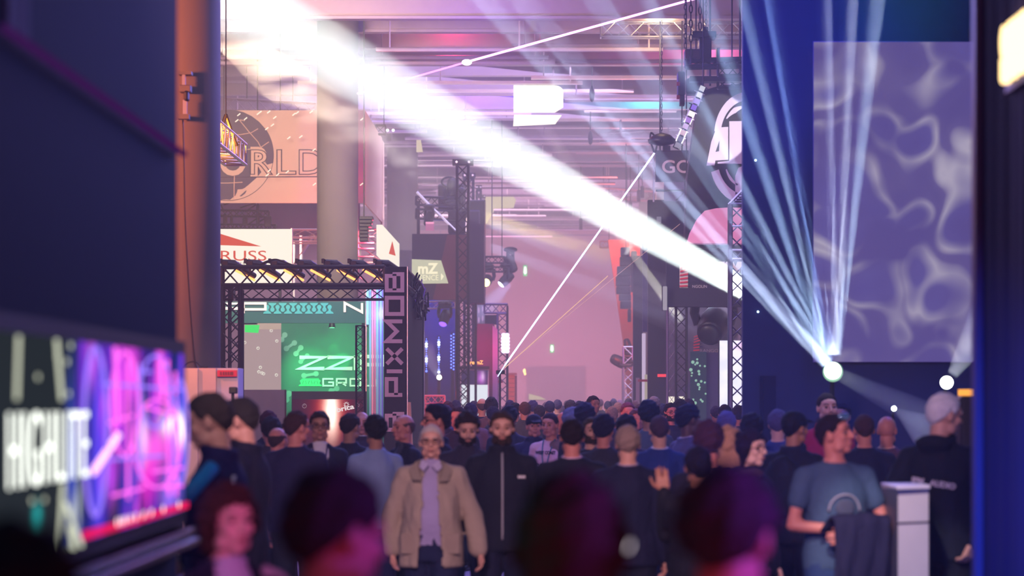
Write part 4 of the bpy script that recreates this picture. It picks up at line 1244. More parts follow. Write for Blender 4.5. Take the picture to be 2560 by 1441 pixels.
panel('bracket', 1792, 120, 1800, 155, Yh, .3, m_dark, ho)
chain('chain', 1713, -60, 120, Yh, ho, .035)
rg_ = thing('black_rig', 'black rigging truss above the round emblem sign', 'truss', P(1790, 180, Yh))
truss('truss', P(1716, 160, Yh+.2), P(1890, 156, Yh+.2), .12, m_dark, rg_, r=.05, single=False)
truss('truss', P(1795, 176, Yh), P(1890, 175, Yh), .20, m_dark, rg_, r=.022, step=.2, faces='two')
truss('truss', P(1795, 210, Yh+.4), P(1890, 208, Yh+.4), .16, m_dark, rg_, r=.03, step=.2, faces='two')
panel('beam', 1725, 190, 1890, 203, Yh+.2, .4, m_dark, rg_)
panel('beam', 1694, 178, 1713, 240, Yh+.3, .4, m_dark, rg_, bevel=.03); panel('beam', 1700, 240, 1712, 262, Yh+.3, .3, m_dark, rg_)
panel('ballast', 1715, 195, 1760, 235, Yh+.5, .4, m_dark, rg_, bevel=.05)
for y in (205, 238): 
    panel('red_clamp', 1692, y, 1700, y+9, Yh+.25, .1, M('clamp_red', (150, 40, 60), .5), rg_)
for x in (1740, 1830): rod('cable', P(x, 157, Yh+.2), (P(x, 0, Yh+.2).x, Yh+.2, 11.6), .014, m_dark, rg_)
# slanting string of lamp units
ss = thing('lamp_string', 'slanting string of small square lamp units with barn doors, top right', 'lamps', P(1730, 280, Yh-.5))
A_ = P(1758, 215, Yh-.5); B_ = P(1690, 372, Yh-.5)
rod('rail', A_, B_, .05, m_dark, ss)
colz = [(225, 225, 240), (235, 230, 245), (190, 160, 250), (150, 110, 235), (245, 225, 230), (190, 140, 235), (215, 170, 220), (230, 185, 200), (120, 115, 140), (160, 150, 170)]
dd = (B_-A_).normalized(); nn = Vector((dd.z, 0, -dd.x))
for i in range(10):
    c = A_.lerp(B_, (i+.5)/10)
    m4 = Matrix.Translation(c) @ Matrix(((dd.x, 0, nn.x, 0), (0, 1, 0, 0), (dd.z, 0, nn.z, 0), (0, 0, 0, 1)))
    mb = MB().box((-.045, -.12, -.05), (.045, -.02, .05)); mb.v = [tuple(m4 @ Vector(v)) for v in mb.v]
    mb.build('lamp_unit', E('unit_%d' % i, colz[i], .9 if i != 4 else 1.5), ss)
    mb = MB().box((-.052, -.04, -.10), (-.042, .02, .12)).box((-.06, -.02, -.07), (.06, .05, .07)); mb.v = [tuple(m4 @ Vector(v)) for v in mb.v]
    mb.build('barn_door', m_alu if i % 3 else m_dark, ss)
rod('cable', A_, (A_.x, A_.y, 11.6), .012, m_dark, ss)
# lamp with hoop
hl = thing('hanging_lamp', 'dark cluster lamp with wire hoop and chain above the GO sign', 'lamp', P(1655, 350, 60))
MB().lathe([(.05, .16), (.18, .12), (.30, .02), (.28, -.06), (.12, -.10), (.02, -.11)], 18, Matrix.Translation(P(1655, 352, 60))).build('body', m_dark, hl, smooth=True)
chain('chain', 1654, -60, 345, 60, hl, .03)
cable('hoop', [P(1640, 345, 60), P(1628, 332, 60), P(1626, 350, 60), P(1632, 372, 60), P(1637, 380, 60), P(1642, 365, 60)], .022, m_dark, '', parent=hl)
panel('box', 1658, 364, 1676, 376, 60, .3, m_dark, hl)
for i, (x, y0, y1) in enumerate(((1480, 115, 250), (1476, 255, 360))):
    t = thing('hoist_line', ('dark hoist with hook hanging beside the cream lit roof patch', 'lower dark hoist hanging right of the lower lit roof patch')[i], 'hoist', P(x, y1, 70+i*10))
    rod('cable', P(x, y1-35, 70+i*10), (P(x, 0, 70+i*10).x, 70+i*10, 11.6), .015, m_dark, t)
    c = P(x, y1-15, 70+i*10)
    MB().lathe([(.02, .2), (.05, .14), (.07, 0), (.05, -.15), (.01, -.2)], 10, Matrix.Translation(c)).build('hook_block', m_dark, t)
for i, (x, y) in enumerate(((1597, 490), (1606, 480), (1576, 520), (1452, 560))):
    c = P(x, y, 97+i)
    t = thing('hoist_motor', ('first dark hoist motor beneath the distant truss', 'second dark hoist motor beside the first', 'third hoist motor, lower, left of the first two', 'faint hoist motor far back, beneath the dim distant truss')[i], 'hoist', c)
    MB().box((c.x-.06, c.y, c.z-.2), (c.x+.06, c.y+.2, c.z+.2)).build('motor', m_dark, t, bevel=.02)
    rod('cable', c, (c.x, c.y, 11.6), .015, m_dark, t)
sl2 = thing('clamp_lamp', 'pair of tiny bright lights on a dark bracket right of the globe banner', 'lamp', P(975, 325, 70))
for x in (969, 983): MB().ell(P(x, 326, 70), (.03, .03, .03), 8, 6).build('bulb', E('tiny_bright', (255, 235, 255), 12), sl2)
truss('truss', P(940, 325, 70.3), P(964, 325, 70.3), .22, m_dark, sl2, r=.02)
rod('cable', P(960, 315, 70.3), (P(960, 0, 70.3).x, 70.3, 11.6), .014, m_dark, sl2)

# warm truss piece hanging behind the near column
hp = thing('ladder_truss', 'silver truss lit golden inside, hanging by a strap right of the near column', 'truss', P(580, 300, 31))
truss('truss', (-4.42, 33.5, 5.36), (-4.42, 41.3, 5.36), .30, m_alu, hp, r=.024, step=.24)
q = Vector((-4.35, 39.4, 5.50))
rod('cable', q+Vector((0, 0, .25)), (q.x, q.y, 11.6), .008, m_dark, hp)
MB().tube([q+Vector((0, 0, .25)), q+Vector((-.08, 0, 0.0)), q+Vector((-.1, .1, -.1))], .025, 6).tube([q+Vector((0, 0, .25)), q+Vector((.07, .2, 0)), q+Vector((.12, .3, -.15))], .025, 6).build('strap', m_dark, hp)
light('POINT', (-4.42, 39.4, 5.36), 260, (255, 150, 40), size=.08)
light('POINT', (-4.42, 38.0, 5.36), 260, (255, 150, 40), size=.08)
# box on the near column
wb = thing('column_fixture', 'grey clamp fixture with cables strapped to the near orange-lit column', 'fixture', P(459, 235, 29.4))
yy_ = 29.35
m_cf = M('fixture_grey', (95, 90, 92), .5)
panel('top_plate', 446, 178, 478, 186, yy_, .15, m_cf, wb); panel('pole', 455, 186, 463, 215, yy_+.03, .06, m_alu, wb)
panel('body', 448, 212, 476, 230, yy_, .16, m_cf, wb, bevel=.01); panel('black_grip', 459, 226, 471, 252, yy_-.02, .12, m_dark, wb, bevel=.02)
panel('pole', 457, 250, 467, 285, yy_+.03, .05, m_alu, wb); panel('foot', 444, 285, 472, 297, yy_, .12, m_cf, wb)
cable('column_cable', [P(457, 300, yy_), P(460, 420, yy_), P(463, 560, yy_), P(472, 720, yy_), P(480, 830, yy_), P(488, 905, yy_), P(496, 922, yy_)], .008, m_dark, 'thin dark cable running down the near column')
# pale cabinets beside the screen wall
m_cream = M('cabinet_cream', (225, 190, 175), .6); m_cab2 = M('cabinet_lilac', (200, 185, 200), .6)
for i, (x0, x1, mt, lab) in enumerate(((455, 495, m_cream, 'cream cabinet panel next to the screen wall'), (495, 541, M('cabinet_pink', (215, 178, 172), .6), 'pinkish cabinet between the cream and the lilac one'), (541, 596, m_cab2, 'lilac cabinet with a red label strip'))):
    t = thing('cabinet', lab, 'cabinet', (P((x0+x1)/2, 0, 28.4).x, 28.4, 0))
    panel('body', x0, 921, x1-.6, 1450, 28.4+.05*i, .5, mt, t, bevel=.006)
    if i == 2:
        panel('red_label', 543, 926, 592, 942, 28.44, .05, M('label_red', (215, 40, 75), .5), t)
        for u in (550, 557, 563, 569, 575, 579): panel('printed_mark', u, 930, u+3.4, 938, 28.43, .01, M('label_dark', (120, 30, 60), .5), t)
cable('cabinet_cable', [P(455, 925, 28.6), P(470, 908, 28.6), P(490, 906, 28.6), P(505, 918, 28.6), P(520, 919, 28.6)], .008, m_dark, 'black cable lying on top of the pale cabinets')
po_ = thing('black_speaker', 'small black box with a spotlight beside the dark grey board', 'speaker', (P(585, 0, 27).x, 27, 0))
panel('box', 572, 968, 592, 985, 27, .1, m_dark, po_, bevel=.01); rod('pole', P(582, 985, 27.05), (P(582, 0, 27.05).x, 27.05, 0), .015, m_dark, po_)
# ================================================================== near left: dark wall with LED screen
m_nw = M('near_wall', (22, 36, 62), .75, bump=.1, bscale=15, var=.1, vscale=.8)
wx = P(443, 0, 11).x
nw = box('booth_wall', (wx-.5, 4.6, 0), (wx, 11.0, 6.2), m_nw); tag(nw, 'tall dark navy booth wall along the left edge, carrying the LED screen', 'wall')
sw = thing('led_screen', 'long LED screen with white HIGHLITE letters and magenta and blue streaks', 'screen', (wx, 8, 1.4))
sx_ = wx+.035
z0, z1 = 1.375, 1.975
box('frame', (wx, 5.6, z0-.05), (wx+.03, 11.02, z1+.05), m_dark, sw)
def scr(yl): return yl-8
m_led = None
vb = []
# Y of a picture column on the screen plane: px -> Y
def ypx(px): return wx*F/(px-VX)
# coordinates on the screen in the thing's frame: y along, z up
def zz(py, Yd): return CAMZ-(py-HY)*Yd/F-1.4
bands = []
def sb_(px, py, rx, ry, col, st):
    Yd = ypx(px); bands.append((Yd-8, zz(py, Yd), abs(ypx(px+rx)-ypx(px-rx))/2, ry*Yd/F, col, st, 'Y'))
sb_(215, 1120, 16, 260, (90, 70, 235), 1.0); sb_(270, 1000, 14, 140, (200, 60, 235), 1.0)
sb_(345, 1180, 26, 70, (235, 40, 200), 1.0); sb_(300, 920, 20, 70, (225, 70, 220), 1.1)
sb_(375, 930, 10, 90, (245, 90, 220), 1.2); sb_(430, 1080, 16, 130, (90, 90, 245), 1.1)
sb_(370, 1120, 40, 45, (240, 90, 220), 1.0); sb_(410, 1060, 24, 26, (255, 235, 250), 2.0); sb_(430, 1085, 12, 30, (255, 225, 250), 2.0)
sb_(330, 1090, 12, 60, (250, 190, 245), 1.3); sb_(200, 900, 12, 60, (200, 90, 235), 1.0)
sb_(400, 1230, 22, 60, (150, 110, 240), 1.0); sb_(160, 1260, 8, 60, (215, 225, 225), 1.1); sb_(60, 1290, 7, 26, (40, 190, 190), 1.1)
sb_(300, 1210, 20, 60, (60, 70, 200), .8); sb_(250, 1190, 10, 70, (190, 70, 235), 1.0)
sm = screen_mat('led_picture', (20, 22, 50), bands, 1.25, 1.1, 5, sub=((1.0, 5.0, 1.3), 3, ((.30, (30, 40, 52)), (.42, (25, 30, 60)), (.52, (35, 30, 140)), (.60, (110, 50, 210)), (.68, (235, 60, 205)), (.76, (250, 190, 240))), 1.2))
# left part of the picture is nearly black, right part colourful
n, l = sm.node_tree.nodes, sm.node_tree.links
box('picture', (wx+.03, 5.62, z0), (wx+.036, ypx(163), z1), screen_mat('led_picture_dark', (38, 44, 50), [(ypx(60)-8, zz(1290, ypx(60)), .05, .03, (40, 190, 190), 1.1, 'Y'), (ypx(148)-8, zz(1170, ypx(148)), .08, .25, (60, 80, 210), 1.0, 'Y'), (ypx(150)-8, zz(1300, ypx(150)), .03, .06, (225, 230, 215), 1.3, 'Y')], 1.0, .6, 6), sw)
box('picture', (wx+.03, ypx(163), z0), (wx+.036, 10.93, z1), sm, sw)
# letters HIGHLITE standing on the screen, reading towards the right
yl = ypx(-22); yr = ypx(182); zt = CAMZ-(1008-HY)*8.2/F; 
t_ = text('lettering', 'HIGHLITE', .205, E('led_white', (250, 255, 245), 2.1), sw, (wx+.045, yl, CAMZ-.233), .004, rot=(R(90), 0, R(90)), width=yr-yl, bold=-.004, spacing=1.25)
# thin light lines, rings and squares in the picture
ll = []
def ln_(pts, r, mat, name='light_line'):
    MB().tube([(wx+.04, ypx(a), CAMZ-(b-HY)*ypx(a)/F) for a, b in pts], r, 5).build(name, mat, sw)
m_lw = E('line_white', (235, 240, 215), .9); m_lm = E('line_magenta', (245, 100, 225), 1.6); m_lv = E('line_violet', (150, 120, 250), 1.3); m_lt = E('line_teal', (60, 180, 175), 1.0)
ln_([(8, 840), (3, 1000)], .006, m_lw); ln_([(105, 850), (118, 1000)], .007, m_lw); ln_([(122, 1210), (112, 1375)], .007, m_lw)
ln_([(128, 1260), (170, 1365)], .007, m_lw); ln_([(140, 1320), (150, 1370)], .01, m_lw)
for (a, b, r_) in ((58, 943, .009), (107, 893, .009), (133, 905, .010), (143, 865, .010), (137, 985, .009), (43, 1253, .008), (75, 1250, .008), (118, 1245, .008)):
    Yd = ypx(a); MB().ell((wx+.04, Yd, CAMZ-(b-HY)*Yd/F), (.004, r_*1.6, r_), 8, 6).build('light_dot', m_lw, sw)
def hoop(cx, cy, rx, ry, mat, r=.006):
    pts = []
    for i in range(25):
        a = 2*PI*i/24; px = cx+rx*math.cos(a); pts.append((px, cy+ry*math.sin(a)))
    ln_(pts, r, mat, 'light_ring')
hoop(205, 1080, 30, 210, m_lv, .007); hoop(282, 1010, 34, 130, m_lm, .005); hoop(360, 980, 40, 90, m_lv, .005); hoop(365, 1110, 60, 110, m_lm, .005); hoop(425, 1080, 18, 130, m_lv, .005)
for (a, b, c, d) in ((225, 960, 430, 975), (230, 1150, 380, 1140), (290, 900, 290, 1250), (320, 910, 322, 1200), (392, 900, 395, 1240), (235, 1060, 300, 1040), (340, 1020, 410, 1040), (330, 930, 350, 930), (355, 1180, 430, 1170), (250, 1240, 330, 1220), (412, 930, 414, 1240), (380, 1220, 430, 1215)):
    ln_([(a, b), (c, d)], .0055, m_lm if (a+b) % 3 else m_lv)
ln_([(200, 1180), (262, 1090)], .014, E('line_pink', (255, 190, 245), 2.0)); ln_([(255, 870), (265, 1060)], .010, m_lm); ln_([(372, 900), (378, 990)], .012, m_lm)
MB().box((wx+.036, ypx(175), z0+.005), (wx+.04, ypx(446), z0+.03)).build('red_band', E('band_red', (235, 25, 90), 1.1), sw)
mx = MB()
for (a, b) in ((262, 1318), (272, 1330), (282, 1325), (295, 1312), (310, 1308), (330, 1300), (350, 1300), (380, 1290), (420, 1280)):
    Yd = ypx(a); mx.ell((wx+.041, Yd, z0+.03), (.003, .02, .014), 6, 5)
mx.build('light_dots', E('pink_white', (255, 215, 225), 1.8), sw)['kind'] = 'stuff'
# ledge below: two glossy metal strips
m_gloss = M('polished_strip', (200, 200, 215), .22, metal=.9)
lg = thing('ledge', 'polished double metal ledge beneath the LED screen', 'shelf', (wx, 8, z0-.1))
box('strip', (wx, 5.8, z0-.085), (wx+.07, 11.0, z0-.070), m_gloss, lg); box('strip', (wx, 5.8, z0-.125), (wx+.10, 11.0, z0-.105), m_gloss, lg)
box('bracket', (wx, 5.8, z0-.12), (wx+.05, 11.0, z0-.07), M('bracket_dark', (60, 50, 90), .4), lg)
ws_ = MB()
for yy2, h_ in ((ypx(22), .10), (ypx(40), .12), (ypx(60), .15)):
    ws_.box((wx+.002, yy2-.07, 2.78), (wx+.01, yy2+.03, 2.78+h_+.2))
o = ws_.build('wall_lettering', M('dim_letter', (120, 100, 130), .7)); tag(o, 'dim blurred pale letters high on the dark wall, top left corner', 'lettering')
# faint violet laser line grazing the wall
def laser(name, p, q, r, col, st, label):
    o = MB().tube([p, q], r, 8).build(name, E('laser_%d_%d_%d_%g' % (*col, st), col, st)); tag(o, label, 'laser beam'); return o
laser('laser_beam', (wx+.03, ypx(-20), CAMZ-(70-HY)*ypx(-20)/F), (wx+.03, 10.98, CAMZ-(386-HY)*10.98/F), .012, (85, 30, 110), .45, 'dim violet laser line slanting down across the dark left wall')

# ================================================================== near right: curtain wall
rx_ = P(2436, 0, 12).x
m_cur = M('near_curtain', (62, 50, 92), .8, bump=.3, bscale=4, stretch=(1, 5, .35))
mb = MB(); NY = 60
V = []; 
for i in range(NY+1):
    y = 12-6.6*i/NY
    xx = rx_+.012+.012*math.sin(i*1.1)+.006*math.sin(i*2.7)
    V += [(xx, y, 0), (xx, y, 6.4)]
mb.add(V, [(2*i, 2*i+1, 2*i+3, 2*i+2) for i in range(NY)])
mb.add([(rx_+.012, 12, 0), (rx_+.6, 12, 0), (rx_+.6, 12, 6.4), (rx_+.012, 12, 6.4)], [(0, 1, 2, 3)])
mb.box((rx_+.05, 5.3, 0), (rx_+.6, 11.95, 6.4))
nc = thing('curtain_wall', 'dark blue draped booth wall along the right edge', 'wall', (rx_, 9, 0))
mb.build('curtain', m_cur, nc, smooth=False)
box('edge_post', (rx_-.012, 11.9, 0), (rx_+.02, 12.0, 6.4), M('post_lilac', (130, 100, 140), .5), nc)
yl = rx_*F/(2520-VX)
tt = thing('neon_letters', 'glowing warm white letters STU on the right curtain wall', 'lettering', (rx_, yl, 3.1))
for i, ch in enumerate('STUD'):
    text('letter', ch, .195, E('neon_warm', (255, 215, 150), 3.2), tt, (rx_-.02, yl-.02-.165*i, 3.045), .03, rot=(R(90), 0, R(-90)), width=.13, bold=.014)
box('rail', (rx_-.012, yl-.7, 3.0), (rx_+.02, yl, 3.03), m_dark, tt)
# blue and pink light falling on the curtain
light('SPOT', (.3, 8.2, 1.9), 800, (30, 90, 255), (rx_, 11.3, 1.0), .1, angle=48, blend=1)
light('SPOT', (.6, 6.6, 1.2), 50, (255, 60, 130), (rx_, 11.0, 1.32), .02, angle=5, blend=.8)

# ================================================================== right: dark blue backdrop and gobo screen
Yb2 = 27.0
m_bd = M('blue_backdrop', (44, 52, 92), .8, bump=.15, bscale=6, var=.12)
bd = box('backdrop_wall', (P(1857, 0, Yb2).x, Yb2, 0), (P(2640, 0, Yb2).x, Yb2+.15, 7.2), m_bd); tag(bd, 'tall dark blue backdrop wall behind the fanning light beams, right', 'wall')
for x0, x1 in ((1900, 1906), (1908, 1940)):
    o = panel('backdrop_seam', x0, 940, x1, 1460, Yb2-.03, .03, M('seam_blue', (18, 18, 60), .8)); tag(o, 'thin upright seam board low on the blue backdrop' if x0 == 1900 else 'darker doorway panel low on the blue backdrop', 'panel')
gs = thing('projection_screen', 'large lilac projection screen with pale swirling patterns on the blue backdrop', 'screen', (P(2230, 0, Yb2).x, Yb2-.1, P(0, 905, Yb2).z))
m_gobo = bpy.data.materials.new('gobo_picture'); n, l = nodes_of(m_gobo); n.remove(n['Principled BSDF'])  # projected gobo light is put into the screen's own glow
tc = n.new('ShaderNodeTexCoord')
nz = n.new('ShaderNodeTexNoise'); nz.inputs['Scale'].default_value = 1.1; nz.inputs['Detail'].default_value = 1; l.new(tc.outputs['Object'], nz.inputs['Vector'])
mxv = n.new('ShaderNodeMix'); mxv.data_type = 'RGBA'; mxv.inputs['Factor'].default_value = .6; l.new(tc.outputs['Object'], mxv.inputs['A']); l.new(nz.outputs['Color'], mxv.inputs['B'])
vo = n.new('ShaderNodeTexVoronoi'); vo.feature = 'SMOOTH_F1'; vo.inputs['Scale'].default_value = 4.0; vo.inputs['Smoothness'].default_value = .25; l.new(mxv.outputs['Result'], vo.inputs['Vector'])
cr = n.new('ShaderNodeValToRGB'); l.new(vo.outputs['Distance'], cr.inputs[0])
el = cr.color_ramp.elements
while len(el) < 5: el.new(.5)
for e_, (p_, c_) in zip(el, ((.0, (100, 88, 165)), (.30, (108, 96, 168)), (.47, (190, 180, 205)), (.60, (112, 98, 160)), (.9, (98, 84, 148)))): e_.position = p_; e_.color = lin(c_)
n2 = n.new('ShaderNodeTexNoise'); n2.inputs['Scale'].default_value = 1.3; l.new(tc.outputs['Object'], n2.inputs['Vector'])
cr2 = n.new('ShaderNodeValToRGB'); l.new(n2.outputs['Fac'], cr2.inputs[0]); cr2.color_ramp.elements[0].position = .4; cr2.color_ramp.elements[1].position = .62
mz = n.new('ShaderNodeMix'); mz.data_type = 'RGBA'; l.new(cr2.outputs[0], mz.inputs['Factor']); mz.inputs['A'].default_value = lin((100, 86, 155)); l.new(cr.outputs[0], mz.inputs['B'])
e_ = n.new('ShaderNodeEmission'); e_.inputs[1].default_value = .82; l.new(mz.outputs['Result'], e_.inputs[0]); l.new(e_.outputs[0], n['Material Output'].inputs['Surface'])
panel('picture', 2035, 105, 2440, 905, Yb2-.1, .06, m_gobo, gs)
panel('border', 2033, 103, 2442, 907, Yb2-.06, .05, M('border_violet', (100, 80, 150), .6), gs)
light('SPOT', P(1990, -150, 24.5), 330, (10, 60, 255), P(1975, 150, Yb2), .1, angle=60, blend=1)
light('SPOT', P(2260, -120, 25.6), 60, (20, 200, 190), P(2250, 20, Yb2), .1, angle=60, blend=1)
light('SPOT', (1.0, 19, 4.6), 420, (40, 80, 255), P(2150, 990, Yb2), .2, angle=50, blend=1)

# fan of beams from the bright lamp on the right
Yf = 24.0
src = P(2084, 930, Yf)
m_hot = E('hot_lens', (245, 255, 250), 9.0); m_mint = E('mint_glass', (170, 225, 190), 1.0)
fl = thing('beam_lamp', 'glaring round white beam lamp, source of the fan of light on the right', 'stage lamp', src)
MB().ell((0, .06, 0), (.085, .07, .085), 20, 14).build('housing', m_mint, fl, smooth=True, world=False)
MB().ell((-.008, -.01, .008), (.07, .05, .07), 20, 14).build('lens', m_hot, fl, smooth=True, world=False)
MB().tube([(0, .12, -.02), (0, .12, -.5)], .02, 8).build('stem', m_dark, fl, world=False)
MB().tube([(0, .12, -.5), (0, .12, CAMZ*-1+.001-(src.z-CAMZ))], .03, 8).build('stand', m_dark, fl, world=False)
fan = (  # end place, width half angle in degrees, strength, colour
 ((1205, -20), .72, 1.0, (165, 205, 240), 'first and lowest blue beam of the fan, crossing the emblem sign'),
 ((1290, -20), .50, .9, (165, 200, 245), 'second blue beam of the fan, close above the first'),
 ((1480, -20), .60, .75, (150, 200, 225), 'third blue beam, passing just right of the GO sign'),
 ((1600, -20), .50, .7, (150, 200, 230), 'fourth blue beam, crossing the chain hoist'),
 ((1765, -20), .85, .8, (140, 195, 235), 'broad blue beam meeting the left edge of the blue backdrop'),
 ((1860, -20), .62, .9, (150, 200, 240), 'steep blue beam over the top left of the blue backdrop'),
 ((1925, -20), .40, .55, (110, 165, 240), 'thin dim blue beam between the steep ones'),
 ((2060, -20), .42, 1.2, (175, 205, 255), 'narrow upright white-blue beam above the bright lamp'),
 ((2125, -20), .55, 1.15, (185, 215, 255), 'upright pale beam just right of the narrow one'),
 ((2190, -20), .80, 1.1, (165, 210, 235), 'wide pale beam leaning right across the projection screen'),
)
for i, ((a, b), hw, st_, col, lab) in enumerate(fan):
    e = P(a, b, 20.5 if a < 1700 else 23.2)
    dv = (e-src).normalized()
    beam(src + dv*.14, e + dv*.6, R(hw*1.2), (min(255, col[0]+30), min(255, col[1]+12), 255), 62*st_, .16, lab, r0=.048)
# broad dull beam falling right from the lamp, and the small ones
e = P(2380, 1075, 22.6)
beam(src+(e-src).normalized()*.12, e, R(3.2), (205, 215, 230), 3, .6, 'dull wide beam falling to the right behind the bright lamp', r0=.06)
s2 = P(2368, 957, 23.2)
t = thing('beam_lamp', 'round white lamp above the white-haired man', 'stage lamp', s2)
MB().ell((0, .03, 0), (.052, .05, .052), 18, 12).build('lens', m_hot, t, smooth=True, world=False)
MB().lathe([(.05, -.16), (.06, -.05), (.055, .0)], 14, Matrix.Rotation(R(-90), 4, 'X') @ Matrix.Translation((0, 0, -.02))).build('housing', m_dark, t, world=False) if False else MB().ell((0, .09, 0), (.05, .07, .05), 14, 10).build('housing', m_dark, t, smooth=True, world=False)
MB().tube([(0, .1, -.03), (0, .1, -s2.z+.01)], .015, 8).build('stand', m_dark, t, world=False)
e2_ = P(2475, 790, 23.0)
beam(s2+(e2_-s2).normalized()*.07, e2_ + (e2_-s2)*1.2, R(13), (235, 242, 255), 60, 1.4, 'short bright flaring beam rising right from the round white lamp', r0=.045)
s3 = P(2235, 1022, 23.6)
t = thing('beam_lamp', 'small round white lamp behind the bald man in brown', 'stage lamp', s3)
MB().ell((0, .0, 0), (.02, .02, .02), 14, 10).build('lens', m_hot, t, smooth=True, world=False)
MB().ell((0, .05, 0), (.02, .04, .02), 10, 8).build('housing', m_dark, t, smooth=True, world=False)
MB().tube([(0, .06, 0), (0, .06, -s3.z+.01)], .012, 8).build('stand', m_dark, t, world=False)
beam(s3+(P(2345, 1100, 22.6)-s3).normalized()*.03, P(2345, 1100, 22.6), R(9), (225, 240, 240), 1, 1.4, 'small white beam falling right from the small round lamp', r0=.018)
for (a, b, lab) in ((1889, 401, 'tiny bright point high on the left of the blue backdrop'), (1895, 780, 'tiny bright point lower on the left of the blue backdrop')):
    o = MB().ell(P(a, b, Yb2-.03), (.008, .008, .008), 8, 6).build('pilot_light', E('pilot', (200, 240, 255), 8), smooth=True); tag(o, lab, 'light')

# the broad white beam across the hall
apex = P(2360, 1003, 60.0)
endb = P(470, -60, 42.5)
startb = P(1990, 795, 58.9)
dvec = (endb-apex).normalized()
L0 = (startb-apex).length
mbm = beam(startb, endb+dvec*1.5, R(1.5), (236, 252, 248), 1350, .051, 'broad blazing white beam slanting down across the hall', r0=.19)
# the haze inside it thickens towards the smoke at its far end
n, l = mbm.data.materials[0].node_tree.nodes, mbm.data.materials[0].node_tree.links
tc = n.new('ShaderNodeTexCoord'); sx = n.new('ShaderNodeSeparateXYZ'); l.new(tc.outputs['Object'], sx.inputs[0])
mr = n.new('ShaderNodeMapRange'); l.new(sx.outputs['X'], mr.inputs['Value'])
mr.inputs['From Min'].default_value = startb.x; mr.inputs['From Max'].default_value = endb.x
mr.inputs['To Min'].default_value = .03; mr.inputs['To Max'].default_value = .08
for q in n:
    if q.type == 'VOLUME_SCATTER': l.new(mr.outputs[0], q.inputs['Density'])
# drifting smoke caught by a weaker beam
m_smk = bpy.data.materials.new('smoke'); n, l = nodes_of(m_smk); n.remove(n['Principled BSDF'])
tc = n.new('ShaderNodeTexCoord'); mp = n.new('ShaderNodeMapping'); l.new(tc.outputs['Object'], mp.inputs[0])
mp.inputs['Rotation'].default_value = (0, R(-35), 0); mp.inputs['Scale'].default_value = (.55, 1, 1.5)
nz = n.new('ShaderNodeTexNoise'); nz.inputs['Scale'].default_value = 1.4; nz.inputs['Detail'].default_value = 5; nz.inputs['Distortion'].default_value = .6; l.new(mp.outputs[0], nz.inputs['Vector'])
mr = n.new('ShaderNodeMapRange'); mr.inputs['From Min'].default_value = .47; mr.inputs['From Max'].default_value = .66; mr.inputs['To Max'].default_value = .30; l.new(nz.outputs['Fac'], mr.inputs['Value'])
vs = n.new('ShaderNodeVolumeScatter'); l.new(mr.outputs[0], vs.inputs['Density']); l.new(vs.outputs[0], n['Material Output'].inputs['Volume'])
pp = [P(560, 90, 52), P(690, 190, 52.5), P(830, 290, 53), P(980, 385, 53.5), P(1120, 470, 54)]
o = MB().tube(pp, [.25, .45, .45, .50, .30], 14).build('smoke', m_smk); tag(o, 'ragged drifting smoke below the broad white beam, before the middle column', 'smoke', kind='stuff')
ls = light('AREA', P(1300, 590, 54.6), 26, (255, 250, 240), P(560, 90, 52), size=.5); ls.data.shape = 'DISK'; ls.data.spread = R(3.5)
# dimmer beams
beam(P(1700, 800, 64), P(1290, 220, 58), R(.5), (225, 225, 205), 12, .35, 'thin cream beam crossing the broad one, right of the middle', r0=.09)
beam(P(1268, 712, 81), P(1190, 800, 79), R(7), (190, 180, 255), 8, .5, 'short lilac beam from the moving head right of the dark booth', r0=.12)
for i, (a, b, c_, lab) in enumerate(((1850, 800, (175, 185, 225), 'dull lilac beam low over the far crowd, upper'), (1850, 850, (170, 180, 225), 'dull lilac beam low over the far crowd, lower'))):
    beam(P(1230, 560+i*60, 70), P(a, b, 62), R(2.0), c_, 12, .10, lab, r0=.12)
beam(P(1215, 545, 90), P(1520, 640, 84), R(1.5), (225, 205, 120), 20, .10, 'faint yellow beam below the cream lit roof patch', r0=.2)
beam(P(1098, 944, 74.4), P(1060, 870, 73.5), R(9), (215, 225, 255), 6, .5, 'small white beam from the floor spotlight in the dark booth', r0=.07)

# lasers
laser('laser_beam', P(893, 234, 56), P(1160, 157, 56.6), .016, (235, 110, 255), 4.5, 'thin violet laser beam from the middle column, lower half')
laser('laser_beam', P(1160, 157, 56.6), P(1740, -4, 58), .022, (245, 150, 255), 6.0, 'bright pinkish violet laser beam running up to the chain hoist')
o = MB().ell(P(1167, 156, 56.4), (.10, .08, .06), 10, 8).build('laser_flare', E('flare', (255, 225, 255), 8), smooth=True); tag(o, 'bright knot of light where the violet laser lines meet', 'light')
light('POINT', P(1167, 150, 57.5), 500, (100, 50, 255), size=.15)
m_lz = (190, 205, 255)
laser('laser_beam', P(1262, 914, 57), P(1636, 383, 57), .016, m_lz, 4.0, 'long white-blue laser beam rising right to the hanging lamp')
laser('laser_beam', P(1244, 942, 57), P(1262, 914, 57), .010, m_lz, 2.5, 'dotted lower end of the white-blue laser')
laser('laser_beam', P(1262, 920, 58), P(1520, 690, 58), .007, (235, 190, 150), 1.2, 'thin golden laser line below the white one')
laser('laser_beam', P(1262, 918, 58), P(1700, 560, 58), .004, (230, 180, 175), .9, 'hair-thin pink laser line above the golden one')
lp = thing('laser_projector', 'small laser projector clamped to the portal, source of the laser beams', 'laser', P(1252, 932, 57.2))
panel('body', 1240, 926, 1262, 936, 57.2, .2, m_dark, lp, bevel=.01); rod('stand', P(1250, 936, 57.3), (P(1250, 0, 57.3).x, 57.3, 0), .02, m_dark, lp)

